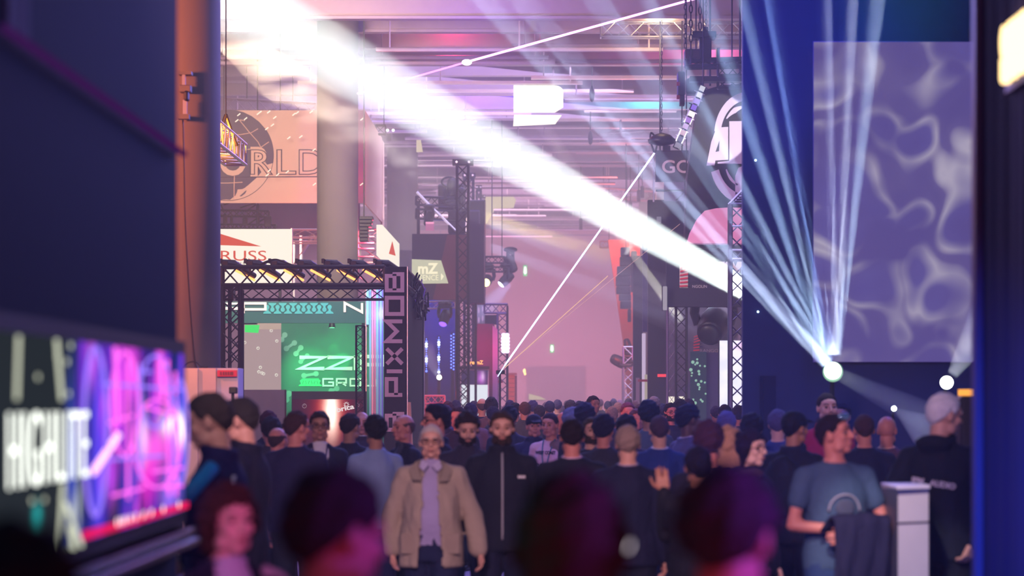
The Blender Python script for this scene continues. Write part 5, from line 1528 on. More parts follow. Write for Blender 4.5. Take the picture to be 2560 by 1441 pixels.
# podium of the white-haired man
pod = thing('podium', 'white plinth desk with a grey side, in front of the white-haired man', 'podium', (P(2265, 0, 15.8).x, 15.8, 0))
m_pw = M('podium_white', (225, 215, 220), .45); m_pg = M('podium_grey', (96, 92, 108), .5)
kx = lambda a, Yd: P(a, 0, Yd).x
zt = P(0, 1222, 15.8).z
def quadbox(name, q, z0, z1, mat, par):
    V = [(x, y, z0) for x, y in q]+[(x, y, z1) for x, y in q]
    return MB().add(V, [(3,2,1,0),(4,5,6,7),(0,1,5,4),(1,2,6,5),(2,3,7,6),(3,0,4,7)]).build(name, mat, par, bevel=.004)
fq = [(kx(2244, 15.6), 15.6), (kx(2322, 15.75), 15.75), (kx(2300, 16.3), 16.3), (kx(2204, 16.2), 16.2)]
quadbox('body', fq, 0, zt, m_pw, pod)
quadbox('side_panel', [(kx(2242.5, 15.58), 15.58), (kx(2245, 15.6), 15.6), (kx(2206, 16.2), 16.2), (kx(2203, 16.2), 16.2)], .02, zt-.005, m_pg, pod)
quadbox('top', [(kx(2242, 15.55), 15.55), (kx(2326, 15.72), 15.72), (kx(2302, 16.33), 16.33), (kx(2202, 16.23), 16.23)], zt, zt+.02, M('podium_top', (235, 225, 240), .4), pod)
quadbox('groove', [(kx(2245, 15.59), 15.592), (kx(2322, 15.74), 15.742), (kx(2322, 15.75), 15.752), (kx(2245, 15.6), 15.602)], P(0, 1309, 15.7).z, P(0, 1305, 15.7).z, m_dark, pod)
light('SPOT', (1.2, 12.4, 3.4), 600, (255, 235, 235), (2.0, 15.8, .9), .05, angle=16, blend=.5)
eq = thing('stage_case', 'black device with a glowing orange top behind the white-haired man', 'device', (P(2415, 0, 19).x, 19, 0))
panel('body', 2402, 990, 2440, 1500, 19, .3, m_dark, eq, bevel=.02); panel('glow_strip', 2406, 974, 2440, 990, 19, .2, E('orange_glow', (250, 165, 70), 1.4), eq)
# glowing boards put in for bright lit floor at the bottom edge
for i, (x0, x1, y0, Yd) in enumerate(((1604, 1644, 1433, 27), (2148, 2168, 1422, 24), (2168, 2202, 1426, 24))):
    t = panel('floor_light', x0, y0, x1, 1500, Yd, .3, E('lit_floor_glow', (255, 250, 245), 1.3)); t.location.z = 0  # not a lamp: glowing board standing in for lit floor
    tag(t, ('low glowing board as lit floor at the bottom edge, centre right', 'narrow glowing board as lit floor, left of the podium at the bottom edge', 'wider glowing board as lit floor, close to the podium at the bottom edge')[i], 'plinth')
wpl = panel('white_plinth', 640, 1255, 676, 1452, 24, .4, M('plinth_cream', (205, 185, 190), .6)); tag(wpl, 'pale upright plinth between the legs of the standing men, left', 'plinth')
wp2 = panel('lilac_plinth', 676, 1255, 702, 1452, 24.05, .4, M('plinth_lilac', (100, 85, 130), .6)); tag(wp2, 'lilac-grey side unit beside the pale plinth, left', 'plinth')
cc = panel('yellow_cloth', 1018, 1006, 1052, 1520, 46, .2, M('wheat_cloth', (190, 150, 130), .8)); 
for v in cc.data.vertices:
    if v.co.z > 1: v.co.x = P(1019, 0, 46).x if v.co.x < P(1030, 0, 46).x else P(1026, 0, 46).x
tag(cc, 'wheat-coloured pennant cloth hanging by the side wall of the gantry booth', 'flag')
# ================================================================== people
vl_tmp = TMP.view_layers[0]
def remesh(mb, voxel, smooth=3, lam=0.5):
    me = bpy.data.meshes.new('t'); me.from_pydata(mb.v, [], mb.f); me.update()
    o = bpy.data.objects.new('t', me); TMP.collection.objects.link(o)
    m = o.modifiers.new('r', 'REMESH'); m.mode = 'VOXEL'; m.voxel_size = voxel
    if smooth:
        s = o.modifiers.new('s', 'SMOOTH'); s.iterations = smooth; s.factor = lam
    vl_tmp.update()
    ev = o.evaluated_get(vl_tmp.depsgraph); em_ = ev.to_mesh()
    n = len(em_.vertices); V = np.empty(n*3); em_.vertices.foreach_get('co', V); V = V.reshape(n, 3)
    Fq = [tuple(p.vertices) for p in em_.polygons]
    ev.to_mesh_clear(); bpy.data.objects.remove(o); bpy.data.meshes.remove(me)
    return V, Fq
def loft(mb, rings, n=16):
    """rings: (cx, cy, cz, rx, ry); ellipses in horizontal planes"""
    V = []; Fs = []
    for cx, cy_, cz, rx, ry in rings:
        for k in range(n):
            a = 2*PI*k/n; V.append((cx+rx*math.cos(a), cy_+ry*math.sin(a), cz))
    m = len(rings)
    for i in range(m-1):
        for k in range(n):
            k2 = (k+1) % n; Fs.append((i*n+k, i*n+k2, (i+1)*n+k2, (i+1)*n+k))
    Fs.append(tuple(reversed(range(n)))); Fs.append(tuple((m-1)*n+k for k in range(n)))
    mb.add(V, Fs)
def cap(mb, pts, rs, n=10):
    """tapered limb with rounded ends"""
    pts = [Vector(p) for p in pts]
    mb.tube(pts, rs, n)
    for p, r in zip(pts, rs): mb.ell(p, (r, r, r), n, 6)
def nmesh(name, V, Fq, mat, smooth=True):
    me = bpy.data.meshes.new(name); me.from_pydata([tuple(v) for v in V], [], Fq)
    if smooth: me.polygons.foreach_set('use_smooth', [True]*len(me.polygons))
    me.materials.append(mat); me.update(); return me
def xf(V, m):
    A = np.array(m.to_3x3()); t = np.array(m.translation); return V @ A.T + t

# ---- head, local frame: chin about z -.115, crown .12, face looks to -Y, origin at the head's middle
def make_head(voxel):
    mb = MB()
    mb.ell((0, .012, .022), (.076, .094, .092), 20, 14)
    mb.ell((0, -.022, -.035), (.060, .066, .072), 18, 12)
    mb.ell((0, -.058, -.092), (.028, .026, .022), 12, 8)
    mb.ell((0, -.052, .035), (.058, .036, .04), 14, 10)
    for s in (-1, 1):
        mb.ell((s*.040, -.060, -.022), (.022, .022, .026), 10, 8)
        mb.ell((s*.034, -.079, .020), (.022, .010, .008), 10, 6)
        mb.ell((s*.077, .008, -.008), (.010, .020, .033), 10, 8)
        mb.ell((s*.045, -.02, -.075), (.022, .035, .028), 10, 8)
        mb.ell((s*.011, -.100, -.030), (.009, .010, .008), 8, 6)
    cap(mb, [(0, -.086, .012), (0, -.110, -.024)], [.009, .0125], 8)
    mb.ell((0, -.088, -.056), (.026, .011, .006), 10, 6); mb.ell((0, -.086, -.068), (.021, .011, .007), 10, 6)
    cap(mb, [(0, .018, -.06), (0, .020, -.14), (0, .022, -.20)], [.057, .054, .062], 14)
    V, Fq = remesh(mb, voxel, 2)
    for s in (-1, 1):
        c = np.array([s*.033, -.088, .002]); d = np.linalg.norm((V-c)*np.array([.75, .6, 1.0]), axis=1)
        V[:, 1] += .012*np.exp(-(d/.012)**2)
    c = np.array([0, -.10, -.062]); d = np.abs(V[:, 2]+.062)
    V[:, 1] += .004*np.exp(-(d/.0025)**2)*(np.abs(V[:, 0]) < .024)*(V[:, 1] < -.07)
    return V, Fq
HEADS = {v: make_head(v) for v in (.0062, .011)}

def hair_mesh(V, Fq, kind, seed=0):
    """skin of hair grown off the head surface where the mask is positive"""
    y, z, x = V[:, 1], V[:, 2], V[:, 0]
    nk = dict(short=([-.12, -.075, -.05, -.036, -.012, .012, .035, .07, .12], [.074, .072, .052, .022, .002, .026, -.012, -.062, -.075]),
              long=([-.12, -.085, -.05, -.03, .0, .03, .12], [.060, .058, .035, -.03, -.08, -.14, -.16]),
              beard=None)
    if kind == 'beard':
        hl = np.interp(y, [-.12, -.09, -.06, -.02, .005], [-.045, -.046, -.038, -.02, .0])
        m = np.minimum(hl-z, .11+z) ; m = np.minimum(m, .012-y)
        t = .009
        lip = np.sqrt((x/.026)**2+((z+.061)/.010)**2)
        m = np.where(y < -.07, np.minimum(m, (lip-1)*.01), m)
    elif kind == 'bald':
        hl = np.interp(y, [-.12, -.036, -.012, .012, .035, .07, .12], [.2, .022, .002, .026, -.012, -.062, -.075])
        top = np.interp(y, [-.05, .0, .05, .12], [.03, .045, .05, .045])
        m = np.minimum(z-hl, top-z); t = .008
    else:
        k = 'long' if kind in ('long', 'bob', 'bun') else 'short'
        a, b = nk[k]; m = z-np.interp(y, a, b); t = {'short': .014, 'thick': .026, 'crop': .007, 'wild': .032, 'long': .024, 'bob': .030, 'bun': .018}.get(kind, .014)
        if kind == 'receding':
            m = np.minimum(m, np.where(y < -.02, z-.095-.03*np.cos(x*40), m)); t = .010
    amt = t*np.clip(m/.022, 0, 1)**.6
    c = np.array([0, .01, .0]); d = V-c; d /= np.linalg.norm(d, axis=1)[:, None]
    rr = random.Random(seed); o1, o2 = rr.uniform(0, 9), rr.uniform(0, 9)
    wob = 1+.22*np.sin(x*95+o1+z*30)*np.sin(y*80+o2)+.15*np.sin(z*150+x*60+o2)
    W_ = V + d*(amt*wob)[:, None]
    keep = m > -.001
    fs = [f for f in Fq if all(keep[i] for i in f)]
    used = sorted({i for f in fs for i in f}); mp = {u: i for i, u in enumerate(used)}
    W_ = W_[used]; fs = [tuple(mp[i] for i in f) for f in fs]
    if kind in ('long', 'bob', 'bun'):
        mb = MB()
        if kind == 'bun':
            mb.ell((0, .10, .085), (.038, .038, .034), 10, 8)
        else:
            bot = -.24 if kind == 'long' else -.115
            rings = []
            for i in range(7):
                t_ = i/6; zz_ = .03+(bot-.03)*t_
                rings.append((0, .045, zz_, .090+.008*math.sin(t_*3), .068-.015*t_))
            loft(mb, rings, 18)
            for s in (-1, 1): cap(mb, [(s*.076, .012, .03), (s*.082, .010, -.05), (s*.074, .004, bot*.9)], [.018, .020, .012], 8)
        V2, F2 = remesh(mb, .012, 2)
        b = len(W_); W_ = np.vstack([W_, V2]); fs += [tuple(i+b for i in f) for f in F2]
    return W_, fs

# ---- hands, local frame: wrist at origin, fingers along -Z, thumb side -Y, palm faces -X
def make_hand(pose):
    curl = {'relaxed': (22, 30, 20), 'open': (4, 5, 3), 'grip': (62, 70, 35)}[pose]
    mb = MB()
    mb.add([( x*(.013 if z > -.05 else .014), y*(.024 if z > -.01 else .041)+(0 if z > -.01 else 0), z) for z in (0, -.03, -.085) for x, y in ((-1,-1),(1,-1),(1,1),(-1,1))],
           [(0,1,2,3),(0,4,5,1),(1,5,6,2),(2,6,7,3),(3,7,4,0),(4,8,9,5),(5,9,10,6),(6,10,11,7),(7,11,8,4),(11,10,9,8)])
    for i, (y, L) in enumerate(((-.032, .072), (-.011, .080), (.011, .075), (.031, .058))):
        p = Vector((0, y, -.078)); a = 0; pts = [p-Vector((0, 0, -.02)), p]; sp_ = (y*(.9 if pose == 'open' else .15))
        for c, fr in zip(curl, (.45, .32, .23)):
            a += R(c); p = p+Vector((-math.sin(a), sp_, -math.cos(a)))*L*fr; pts.append(p)
        cap(mb, pts, [.0095, .0095, .009, .0082, .007], 8)
    sp = .9 if pose == 'open' else .45
    a = Vector((-.004, -.020, -.022)); b = a+Vector((-.010, -.034*sp-.006, -.026)); c = b+Vector((-.008, -.016*sp, -.027)); d = c+Vector((-.006, -.004, -.020))
    cap(mb, [a, b, c, d], [.013, .012, .010, .008], 8)
    cap(mb, [(0, 0, .03), (0, 0, -.01)], [.026, .024], 10)
    return remesh(mb, .0052, 1)
HANDS = {k: make_hand(k) for k in ('relaxed', 'open', 'grip')}

SK = {}
def skin(tone):
    d = {'fair': (214, 160, 138), 'red': (205, 130, 115), 'tan': (170, 118, 95), 'dark': (95, 62, 52), 'pale': (225, 180, 165)}
    return M('skin_'+tone, d[tone], .5, var=.08, vscale=20)
def cloth(c, rough=.85, bump=.35):
    if max(c) < 62: c = (int(c[0]*.72), int(c[1]*.9), int(c[2]*1.3))   # blue ambient light put into the colour of dark cloth
    return M('cloth_%d_%d_%d' % c, c, rough, bump=bump, bscale=30, var=.15, vscale=7)
def hairm(c): return M('hair_%d_%d_%d' % c, c, .8, bump=.6, bscale=90, var=.3, vscale=60, spec=.15)
m_eye = M('eye_white', (135, 118, 118), .4); m_iris = M('iris', (30, 25, 25), .2); m_lip = M('lip', (165, 95, 90), .5); m_shoe = M('shoe_black', (20, 18, 22), .4)

ARM0 = ((.05, .02, -.29), (.01, -.07, -.25))
BODYC = {}
def parts_of(spec):
    """meshes in the person's frame, unit height 1.75"""
    fine = spec.get('fine', True)
    vb_ = .018 if fine else .026; vg = .014 if fine else .022
    armsS = spec.get('arms', {})
    wide = spec.get('wide', 1.0); belly = spec.get('belly', 0.0)
    walk = spec.get('walk', 0.0)
    lean = spec.get('lean', 0.0)
    top = spec.get('top', 'jacket')
    hy, hp_, hr = spec.get('head', (0, 0, 0))
    sh = .170*(spec.get('sh', 1.0))
    lyaw = 0
    def L_(p):  # torso lean about the hips
        p = Vector(p)
        if p.z > .95:
            d = p.z-.95; p.y -= d*math.sin(lean); p.z = .95+d*math.cos(lean)
        return p
    tors = [(0, 0, .80, .09, .08), (0, 0, .88, .165, .115), (0, .005, .96, .168, .118), (0, .0, 1.06, .150, .110), (0, .0, 1.18, .152, .115), (0, .005, 1.29, .160, .118), (0, .012, 1.36, .150, .105), (0, .015, 1.41, .118, .085), (0, .018, 1.445, .082, .070), (0, .018, 1.475, .060, .060), (0, .018, 1.50, .054, .057)]
    def torso(mb, off, z0, z1, flare=0, w=1.0):
        rg_ = []
        for i in range(15):
            z = z0+(z1-z0)*i/14
            g = lambda k: float(np.interp(z, [t[2] for t in tors], [t[k] for t in tors]))
            rx, ry, cy_ = g(3), g(4), g(1)
            if z < .9: rx, ry = .165, .115
            bl = belly*math.exp(-((z-1.08)/.14)**2)
            fl_ = flare*max(0, (1.05-z)/.3)
            q = L_((0, cy_-bl*.6, z))
            o_ = off if z < 1.42 else off*.8
            rg_.append((q.x, q.y, q.z, (rx+bl*.3)*wide*w+o_+fl_, ry+bl+o_+fl_))
        loft(mb, rg_, 20)
    S = {}
    arms = {}
    for k, s in (('L', 1), ('R', -1)):
        e, w_ = armsS.get(k, ARM0)[:2]
        hpose = armsS[k][2] if k in armsS and len(armsS[k]) > 2 else 'relaxed'
        shp = L_((s*sh, .012, 1.388))
        el = shp+Vector((s*e[0], e[1], e[2])); wr = el+Vector((s*w_[0], w_[1], w_[2]))
        arms[k] = (shp, el, wr, hpose, s, armsS[k][3] if k in armsS and len(armsS[k]) > 3 else None)
    legs = {}
    for k, s in (('L', 1), ('R', -1)):
        st = walk*s
        hip = Vector((s*.092, .0, .90)); kn = Vector((s*.098, -.02-st*.16, .49+abs(st)*.01)); an = Vector((s*.10, .01-st*.22+(.06 if st < 0 else 0), .085+(.03 if st < 0 else 0)))
        legs[k] = (hip, kn, an, s)
    # body
    mb = MB(); torso(mb, 0, .82, 1.49)
    for k in 'LR':
        shp, el, wr, hpose, s, _ = arms[k]
        mb.ell(shp-Vector((s*.012, 0, .0)), (.056, .054, .054), 12, 8)
        cap(mb, [L_((s*.04, .02, 1.435)), shp-Vector((s*.05, 0, -.012)), shp, shp.lerp(el, .5), el], [.045, .046, .048, .043, .037])
        cap(mb, [el, el.lerp(wr, .35), wr], [.039, .038, .026])
        hip, kn, an, s = legs[k]
        cap(mb, [hip, hip.lerp(kn, .5), kn], [.088, .076, .056]); cap(mb, [kn, kn.lerp(an, .35), an], [.056, .054, .036])
        cap(mb, [an+Vector((0, .02, -.045)), an+Vector((s*.01, -.13, -.055))], [.034, .028], 8)
    nk = L_((0, .018, 1.47))
    cap(mb, [nk, nk+Vector((0, -.003, .05))], [.058, .055], 12)
    V, Fq = remesh(mb, vb_, 3)
    Vs = [V]; Fs = list(Fq); b = len(V)
    # head
    hv, hf = HEADS[.0062 if fine else .011]
    piv = Vector((0, .02, -.13))
    hc = L_((0, -.004, 1.632))
    Mh = Matrix.Translation(hc) @ Matrix.Translation(piv) @ Matrix.Rotation(hy, 4, 'Z') @ Matrix.Rotation(hp_, 4, 'X') @ Matrix.Rotation(hr, 4, 'Y') @ Matrix.Translation(-piv)
    hs = spec.get('hscale', (1, 1, 1)); Mh = Mh @ Matrix.Diagonal((*hs, 1))
    V = xf(hv, Mh); Vs.append(V); Fs += [tuple(i+b for i in f) for f in hf]; b += len(V)
    S['Mh'] = Mh
    if fine or spec.get('hands'):
        for k in 'LR':
            shp, el, wr, hpose, s, pn = arms[k]
            dz = (el-wr).normalized()
            px_ = Vector(pn) if pn else Vector((s, 0, 0))   # back of the hand
            px_ = (px_-dz*px_.dot(dz)).normalized(); py_ = dz.cross(px_)
            Rm = Matrix((px_, py_, dz)).transposed().to_4x4()
            mir = Matrix.Identity(4)
            if s < 0: 
                Rm = Matrix((px_, -py_, dz)).transposed().to_4x4(); 
            hv2, hf2 = HANDS[hpose]
            V = xf(hv2, Matrix.Translation(wr) @ Rm)
            if s < 0: hf3 = [tuple(reversed(f)) for f in hf2]
            else: hf3 = hf2
            Vs.append(V); Fs += [tuple(i+b for i in f) for f in hf3]; b += len(V)
    S['body'] = (np.vstack(Vs), Fs)
    # trousers
    mb = MB(); torso(mb, .012, .80, 1.02)
    for k in 'LR':
        hip, kn, an, s = legs[k]
        cap(mb, [hip, hip.lerp(kn, .5), kn, kn.lerp(an, .6), an+Vector((0, .005, .0))], [.106, .094, .078, .072, .070], 12)
    V, Fq = remesh(mb, vg+.003, 3)
    V = wrinkle(V, .004, 3); S['trousers'] = (V, Fq)
    # shoes
    mb = MB()
    for k in 'LR':
        hip, kn, an, s = legs[k]
        mb.ell(an+Vector((s*.004, .01, -.045)), (.042, .055, .045), 12, 8); cap(mb, [an+Vector((s*.004, .0, -.052)), an+Vector((s*.012, -.10, -.056)), an+Vector((s*.015, -.15, -.060))], [.040, .040, .030], 10)
    S['shoes'] = remesh(mb, .014, 2)
    # upper clothing
    def sleeves(mb, off, upto=1.0, bulge=0.006):
        for k in 'LR':
            shp, el, wr, hpose, s, _ = arms[k]
            mb.ell(shp-Vector((s*.012, 0, 0)), (.055+off, .054+off, .052+off), 12, 8)
            pts = [L_((s*.04, .02, 1.435)), shp-Vector((s*.05, 0, -.012)), shp, shp.lerp(el, .5)]; rs_ = [.042+off*.7, .046+off*.9, .049+off, .045+off]
            if upto >= 1: pts += [el, el.lerp(wr, .5), wr.lerp(el, .04)]; rs_ += [.041+off+bulge, .037+off+bulge, .031+off]
            cap(mb, pts, rs_, 12)
    col_c = L_((0, .016, 1.485))
    if top == 'tee':
        mb = MB(); torso(mb, .016, .86, 1.475, .0); sleeves(mb, .018, .5)
        V, Fq = remesh(mb, vg, 3); S['shirt'] = (wrinkle(V, .006, 5), Fq)
    elif top in ('shirt', 'polo'):
        mb = MB(); torso(mb, .018, .84, 1.48, .005); sleeves(mb, .012 if top == 'shirt' else .018, 1 if top == 'shirt' else .5)
        cap_ring(mb, col_c, .066, .062, .016)
        V, Fq = remesh(mb, vg, 3); S['shirt'] = (wrinkle(V, .006, 5), Fq)
    else:
        if top != 'zip':
            mb = MB(); torso(mb, .012, .90, 1.478); cap_ring(mb, col_c+Vector((0, -.004, .004)), .060, .058, .015)
            V, Fq = remesh(mb, vg, 2); S['shirt'] = (V, Fq)
        hem = spec.get('hem', .80)
        off = spec.get('off', .022)
        mb = MB(); torso(mb, off, hem, 1.475, spec.get('flare', .012)); sleeves(mb, off*.85)
        if top == 'zip' or spec.get('hood'):
            cap_ring(mb, col_c+Vector((0, 0, .012)), .072, .068, .024)
        if spec.get('hood'):
            mb.ell(col_c+Vector((0, .085, -.01)), (.11, .06, .05), 14, 8)
        else: cap_ring(mb, col_c+Vector((0, .004, -.006)), .078, .072, .016)
        V, Fq = remesh(mb, vg, 3); V = wrinkle(V, spec.get('wr', .009), 4)
        op = spec.get('open')
        if op and top != 'zip':
            zs, ws = zip(*op)
            wv = np.interp(V[:, 2], zs, ws)
            cut = (np.abs(V[:, 0]-spec.get('opx', 0)) < wv) & (V[:, 1] < -.02)
            Fq = [f for f in Fq if not all(cut[i] for i in f)]
            used = sorted({i for f in Fq for i in f}); mp = {u: i for i, u in enumerate(used)}
            V = V[used]; Fq = [tuple(mp[i] for i in f) for f in Fq]
        S['jacket'] = (V, Fq)
    return S
def cap_ring(mb, c, rx, ry, r):
    pts = [c+Vector((rx*math.cos(2*PI*i/16), ry*math.sin(2*PI*i/16), -.012*math.cos(2*PI*i/16+PI/2)*-1)) for i in range(17)]
    mb.tube(pts, r, 8)
def wrinkle(V, amp, sc):
    V = V.copy()
    for i in range(len(V)):
        x, y, z = V[i]
        nz = mnoise.noise(Vector((x*9+3, y*9, z*4.5))) + .6*mnoise.noise(Vector((x*22, y*22+5, z*10+x*14)))
        r = math.hypot(x, y)+1e-6
        V[i][0] += x/r*nz*amp; V[i][1] += y/r*nz*amp
    return V

# open front profiles: height -> half width of the gap
SUIT = ((.7, 0), (1.02, .0), (1.10, .012), (1.30, .06), (1.42, .075), (1.5, .06))
OPENJ = ((.7, .10), (.95, .085), (1.2, .065), (1.42, .06), (1.5, .055))

CROWD = {}
def person(px, ytop, Yd, yaw, label, group=None, cat='person', H=None, top_col=(20, 20, 32), leg_col=(22, 24, 36), shirt_col=(200, 195, 205),
           hair='short', hair_col=(35, 25, 24), tone='fair', beard=None, glasses=False, cap_col=None, proto=None, extra=None, eyes=True, **spec):
    """px: the head's middle, ytop: crown of the hair in the photograph, Yd: distance; yaw 0 looks at the camera, 90 to the right"""
    H = H or (CAMZ-(ytop-HY)*Yd/F)
    s = H/1.775
    key = proto
    if key and key in CROWD: S = CROWD[key]
    else:
        S = parts_of(spec)
        V0, F0 = HEADS[.0062 if spec.get('fine', True) else .011]
        hk = []
        if hair and hair != 'none': hk.append(('hair', hair))
        if beard: hk.append(('beard', 'beard'))
        S['meshes'] = {}
        for nm in ('body', 'trousers', 'shoes', 'shirt', 'jacket'):
            if nm in S: S['meshes'][nm] = nmesh(nm, *S[nm], None)
        Mh = S['Mh']
        for nm, kd in hk:
            V, Fq = hair_mesh(V0, F0, kd, int(px))
            S['meshes'][nm] = nmesh(nm, xf(V, Mh), Fq, None)
        if cap_col:
            mb = MB(); mb.ell((0, .012, .045), (.088, .106, .085), 18, 12)
            cap(mb, [(-.05, -.09, .055), (0, -.10, .060), (.05, -.09, .055)], [.010, .010, .010], 6)
            mb.add([(-.062, -.075, .052), (.062, -.075, .052), (.045, -.165, .040), (-.045, -.165, .040), (-.062, -.075, .062), (.062, -.075, .062), (.045, -.165, .048), (-.045, -.165, .048)], [(0,1,2,3),(7,6,5,4),(0,4,5,1),(1,5,6,2),(2,6,7,3),(3,7,4,0)])
            V, Fq = remesh(mb, .009, 2)
            Fq = [f for f in Fq if sum(V[i][2] for i in f)/4 > .018]
            S['meshes']['cap'] = nmesh('cap', xf(V, Mh), Fq, None)
        if eyes and spec.get('fine', True):
            def headpart(nm, mb):
                V = np.array([tuple(Mh @ Vector(v)) for v in mb.v]); S['meshes'][nm] = nmesh(nm.split('-')[0], V, mb.f, None)
            for q in (-1, 1):
                headpart('eye-%d' % q, MB().ell((q*.033, -.0745, .003), (.0120, .011, .0065), 10, 8))
                headpart('iris-%d' % q, MB().ell((q*.033, -.084, .003), (.0058, .003, .0062), 8, 6))
                mb = MB(); cap(mb, [(q*.016, -.090, .026), (q*.034, -.087, .031), (q*.052, -.074, .026)], [.0035, .004, .0025], 6)
                headpart('eyebrow-%d' % q, mb)
            headpart('lip-1', MB().ell((0, -.0945, -.0565), (.023, .006, .0038), 10, 6)); headpart('lip-2', MB().ell((0, -.092, -.0675), (.019, .006, .0050), 10, 6))
        if glasses:
            mb = MB()
            for q in (-1, 1):
                pts = [(q*.034+.024*math.cos(a)*1.05, -.098+.008*abs(math.cos(a))*(1 if q*math.cos(a) > 0 else 0), .002+.018*math.sin(a)) for a in [2*PI*i/14 for i in range(15)]]
                mb.tube(pts, .0026, 5)
                mb.tube([(q*.060, -.092, .006), (q*.080, -.01, .006), (q*.078, .02, -.004)], .0022, 5)
            mb.tube([(-.011, -.101, .004), (.011, -.101, .004)], .0022, 5)
            V = np.array([tuple(Mh @ Vector(v)) for v in mb.v]); S['meshes']['glasses'] = nmesh('glasses', V, mb.f, None)
        if key: CROWD[key] = S
    mats = dict(body=skin(tone), trousers=cloth(leg_col), shoes=m_shoe, shirt=cloth(top_col if 'jacket' not in S['meshes'] else shirt_col), jacket=cloth(top_col), hair=hairm(hair_col), beard=hairm(hair_col),
                cap=cloth(cap_col) if cap_col else None, eye=m_eye, iris=m_iris, eyebrow=hairm(hair_col), lip=m_lip, glasses=m_dark)
    # the body is the person; hair and clothing are its children
    hc = S['Mh'] @ Vector((0, 0, 0))
    ca, sa_ = math.cos(yaw), math.sin(yaw)
    ox = (hc.x*ca-hc.y*sa_)*s; oy = (hc.x*sa_+hc.y*ca)*s
    x = P(px, 0, Yd).x
    b = bpy.data.objects.new('person', S['meshes']['body']); C.objects.link(b)
    b.location = (x-ox, Yd-oy, 0); b.rotation_euler = (0, 0, yaw); b.scale = (s, s, s)
    tag(b, label, cat, group)
    def setm(o, m):
        o.material_slots[0].link = 'OBJECT'; o.material_slots[0].material = m
    setm(b, mats['body'])
    for nm, me in S['meshes'].items():
        if nm == 'body': continue
        nm = nm.split('-')[0]
        o = bpy.data.objects.new(nm, me); link(o, b); setm(o, mats[nm])
        if nm == 'jacket' and spec.get('open'):
            sd = o.modifiers.new('thickness', 'SOLIDIFY'); sd.thickness = .012; sd.offset = -1
    if extra: extra(b, S)
    return b
def D(a): return a*PI/180
def child(b, mb, name, mat, smooth=True):
    me = bpy.data.meshes.new(name); me.from_pydata(mb.v, [], mb.f); me.materials.append(mat)
    if smooth: me.polygons.foreach_set('use_smooth', [True]*len(me.polygons))
    o = bpy.data.objects.new(name, me); link(o, b); return o
def on_surface(S, key, x, z, front=True):
    V = S[key][0]; d = (V[:, 0]-x)**2+(V[:, 2]-z)**2
    m = (V[:, 1] < .02) if front else (V[:, 1] > .0)
    d = np.where(m, d, 9); i = int(np.argmin(d)); return V[i][1]
def print_text(b, S, s, x, z, h, w, mat, key='shirt', front=True, name='lettering', rot=0):
    y = on_surface(S, key, x, z, front)
    t = text(name, s, h, mat, None, (0, 0, 0), .004, align='CENTER', width=w, bold=.002)
    t.parent = b; t.location = (x, y-.010 if front else y+.010, z); t.rotation_euler = (R(90), rot, 0 if front else PI)
    return t

def lanyard(col, key='shirt', drop=1.15):
    def f(b, S):
        mb = MB()
        for s in (-1, 1):
            pts = []
            for i in range(7):
                t = i/6; z = 1.49-(1.49-drop)*t; x_ = s*(.062*(1-t)**.8)
                y = on_surface(S, key, x_, min(z, 1.44))-.010
                pts.append((x_, y if t > .05 else -.03, z))
            mb.tube(pts, .006, 5)
        y = on_surface(S, key, 0, drop-.04)-.014
        mb.box((-.035, y-.002, drop-.10), (.035, y+.001, drop))
        child(b, mb, 'lanyard', cloth(col), False)
    return f

# ------------------------------------------------------------------ foreground heads
person(845, 1160, 5.5, D(150), 'person with short dark hair seen from behind at the bottom edge, nearest on the left', top_col=(16, 15, 20), hair='thick', hair_col=(58, 44, 46), tone='red', head=(D(-22), D(8), 0), eyes=False, fine=True)
person(1428, 1178, 5.2, D(178), 'person with dark rounded hair and a pale point of light, bottom centre, nearest of all', top_col=(18, 14, 22), hair='bob', hair_col=(70, 44, 40), tone='fair', eyes=False,
       extra=lambda b, S: (child(b, MB().ell((-.104, -.012, 1.632), (.013, .013, .015), 10, 8), 'ear_glow', E('highlight_glow', (255, 238, 250), 1.6)), None))  # glowing ball added for a bright blurred highlight
person(1818, 1152, 5.2, D(172), 'person with thick dark hair and violet light on its right side, bottom right', top_col=(20, 14, 20), hair='thick', hair_col=(66, 50, 56), tone='red', head=(D(-10), D(4), 0), eyes=False)
person(40, 1285, 3.6, D(150), 'black silhouette of a head in the bottom left corner', top_col=(8, 8, 10), hair='thick', hair_col=(10, 8, 10), tone='dark', H=1.655, eyes=False)
person(574, 1204, 8.8, D(30), 'woman with short auburn hair, dark jacket and white collar, face lit pink, lower left', top_col=(20, 22, 34), shirt_col=(190, 190, 210), hair='bob', hair_col=(66, 44, 38), tone='pale', open=((.7, 0), (1.1, .01), (1.3, .05), (1.42, .085), (1.5, .08)), head=(D(5), 0, 0), sh=.9,
       extra=lambda b, S: child(b, MB().tube([(.12, -.03, 1.455), (.20, .0, 1.43), (.25, .0, 1.38)], .022, 8), 'shoulder_stripe', cloth((170, 165, 170))))
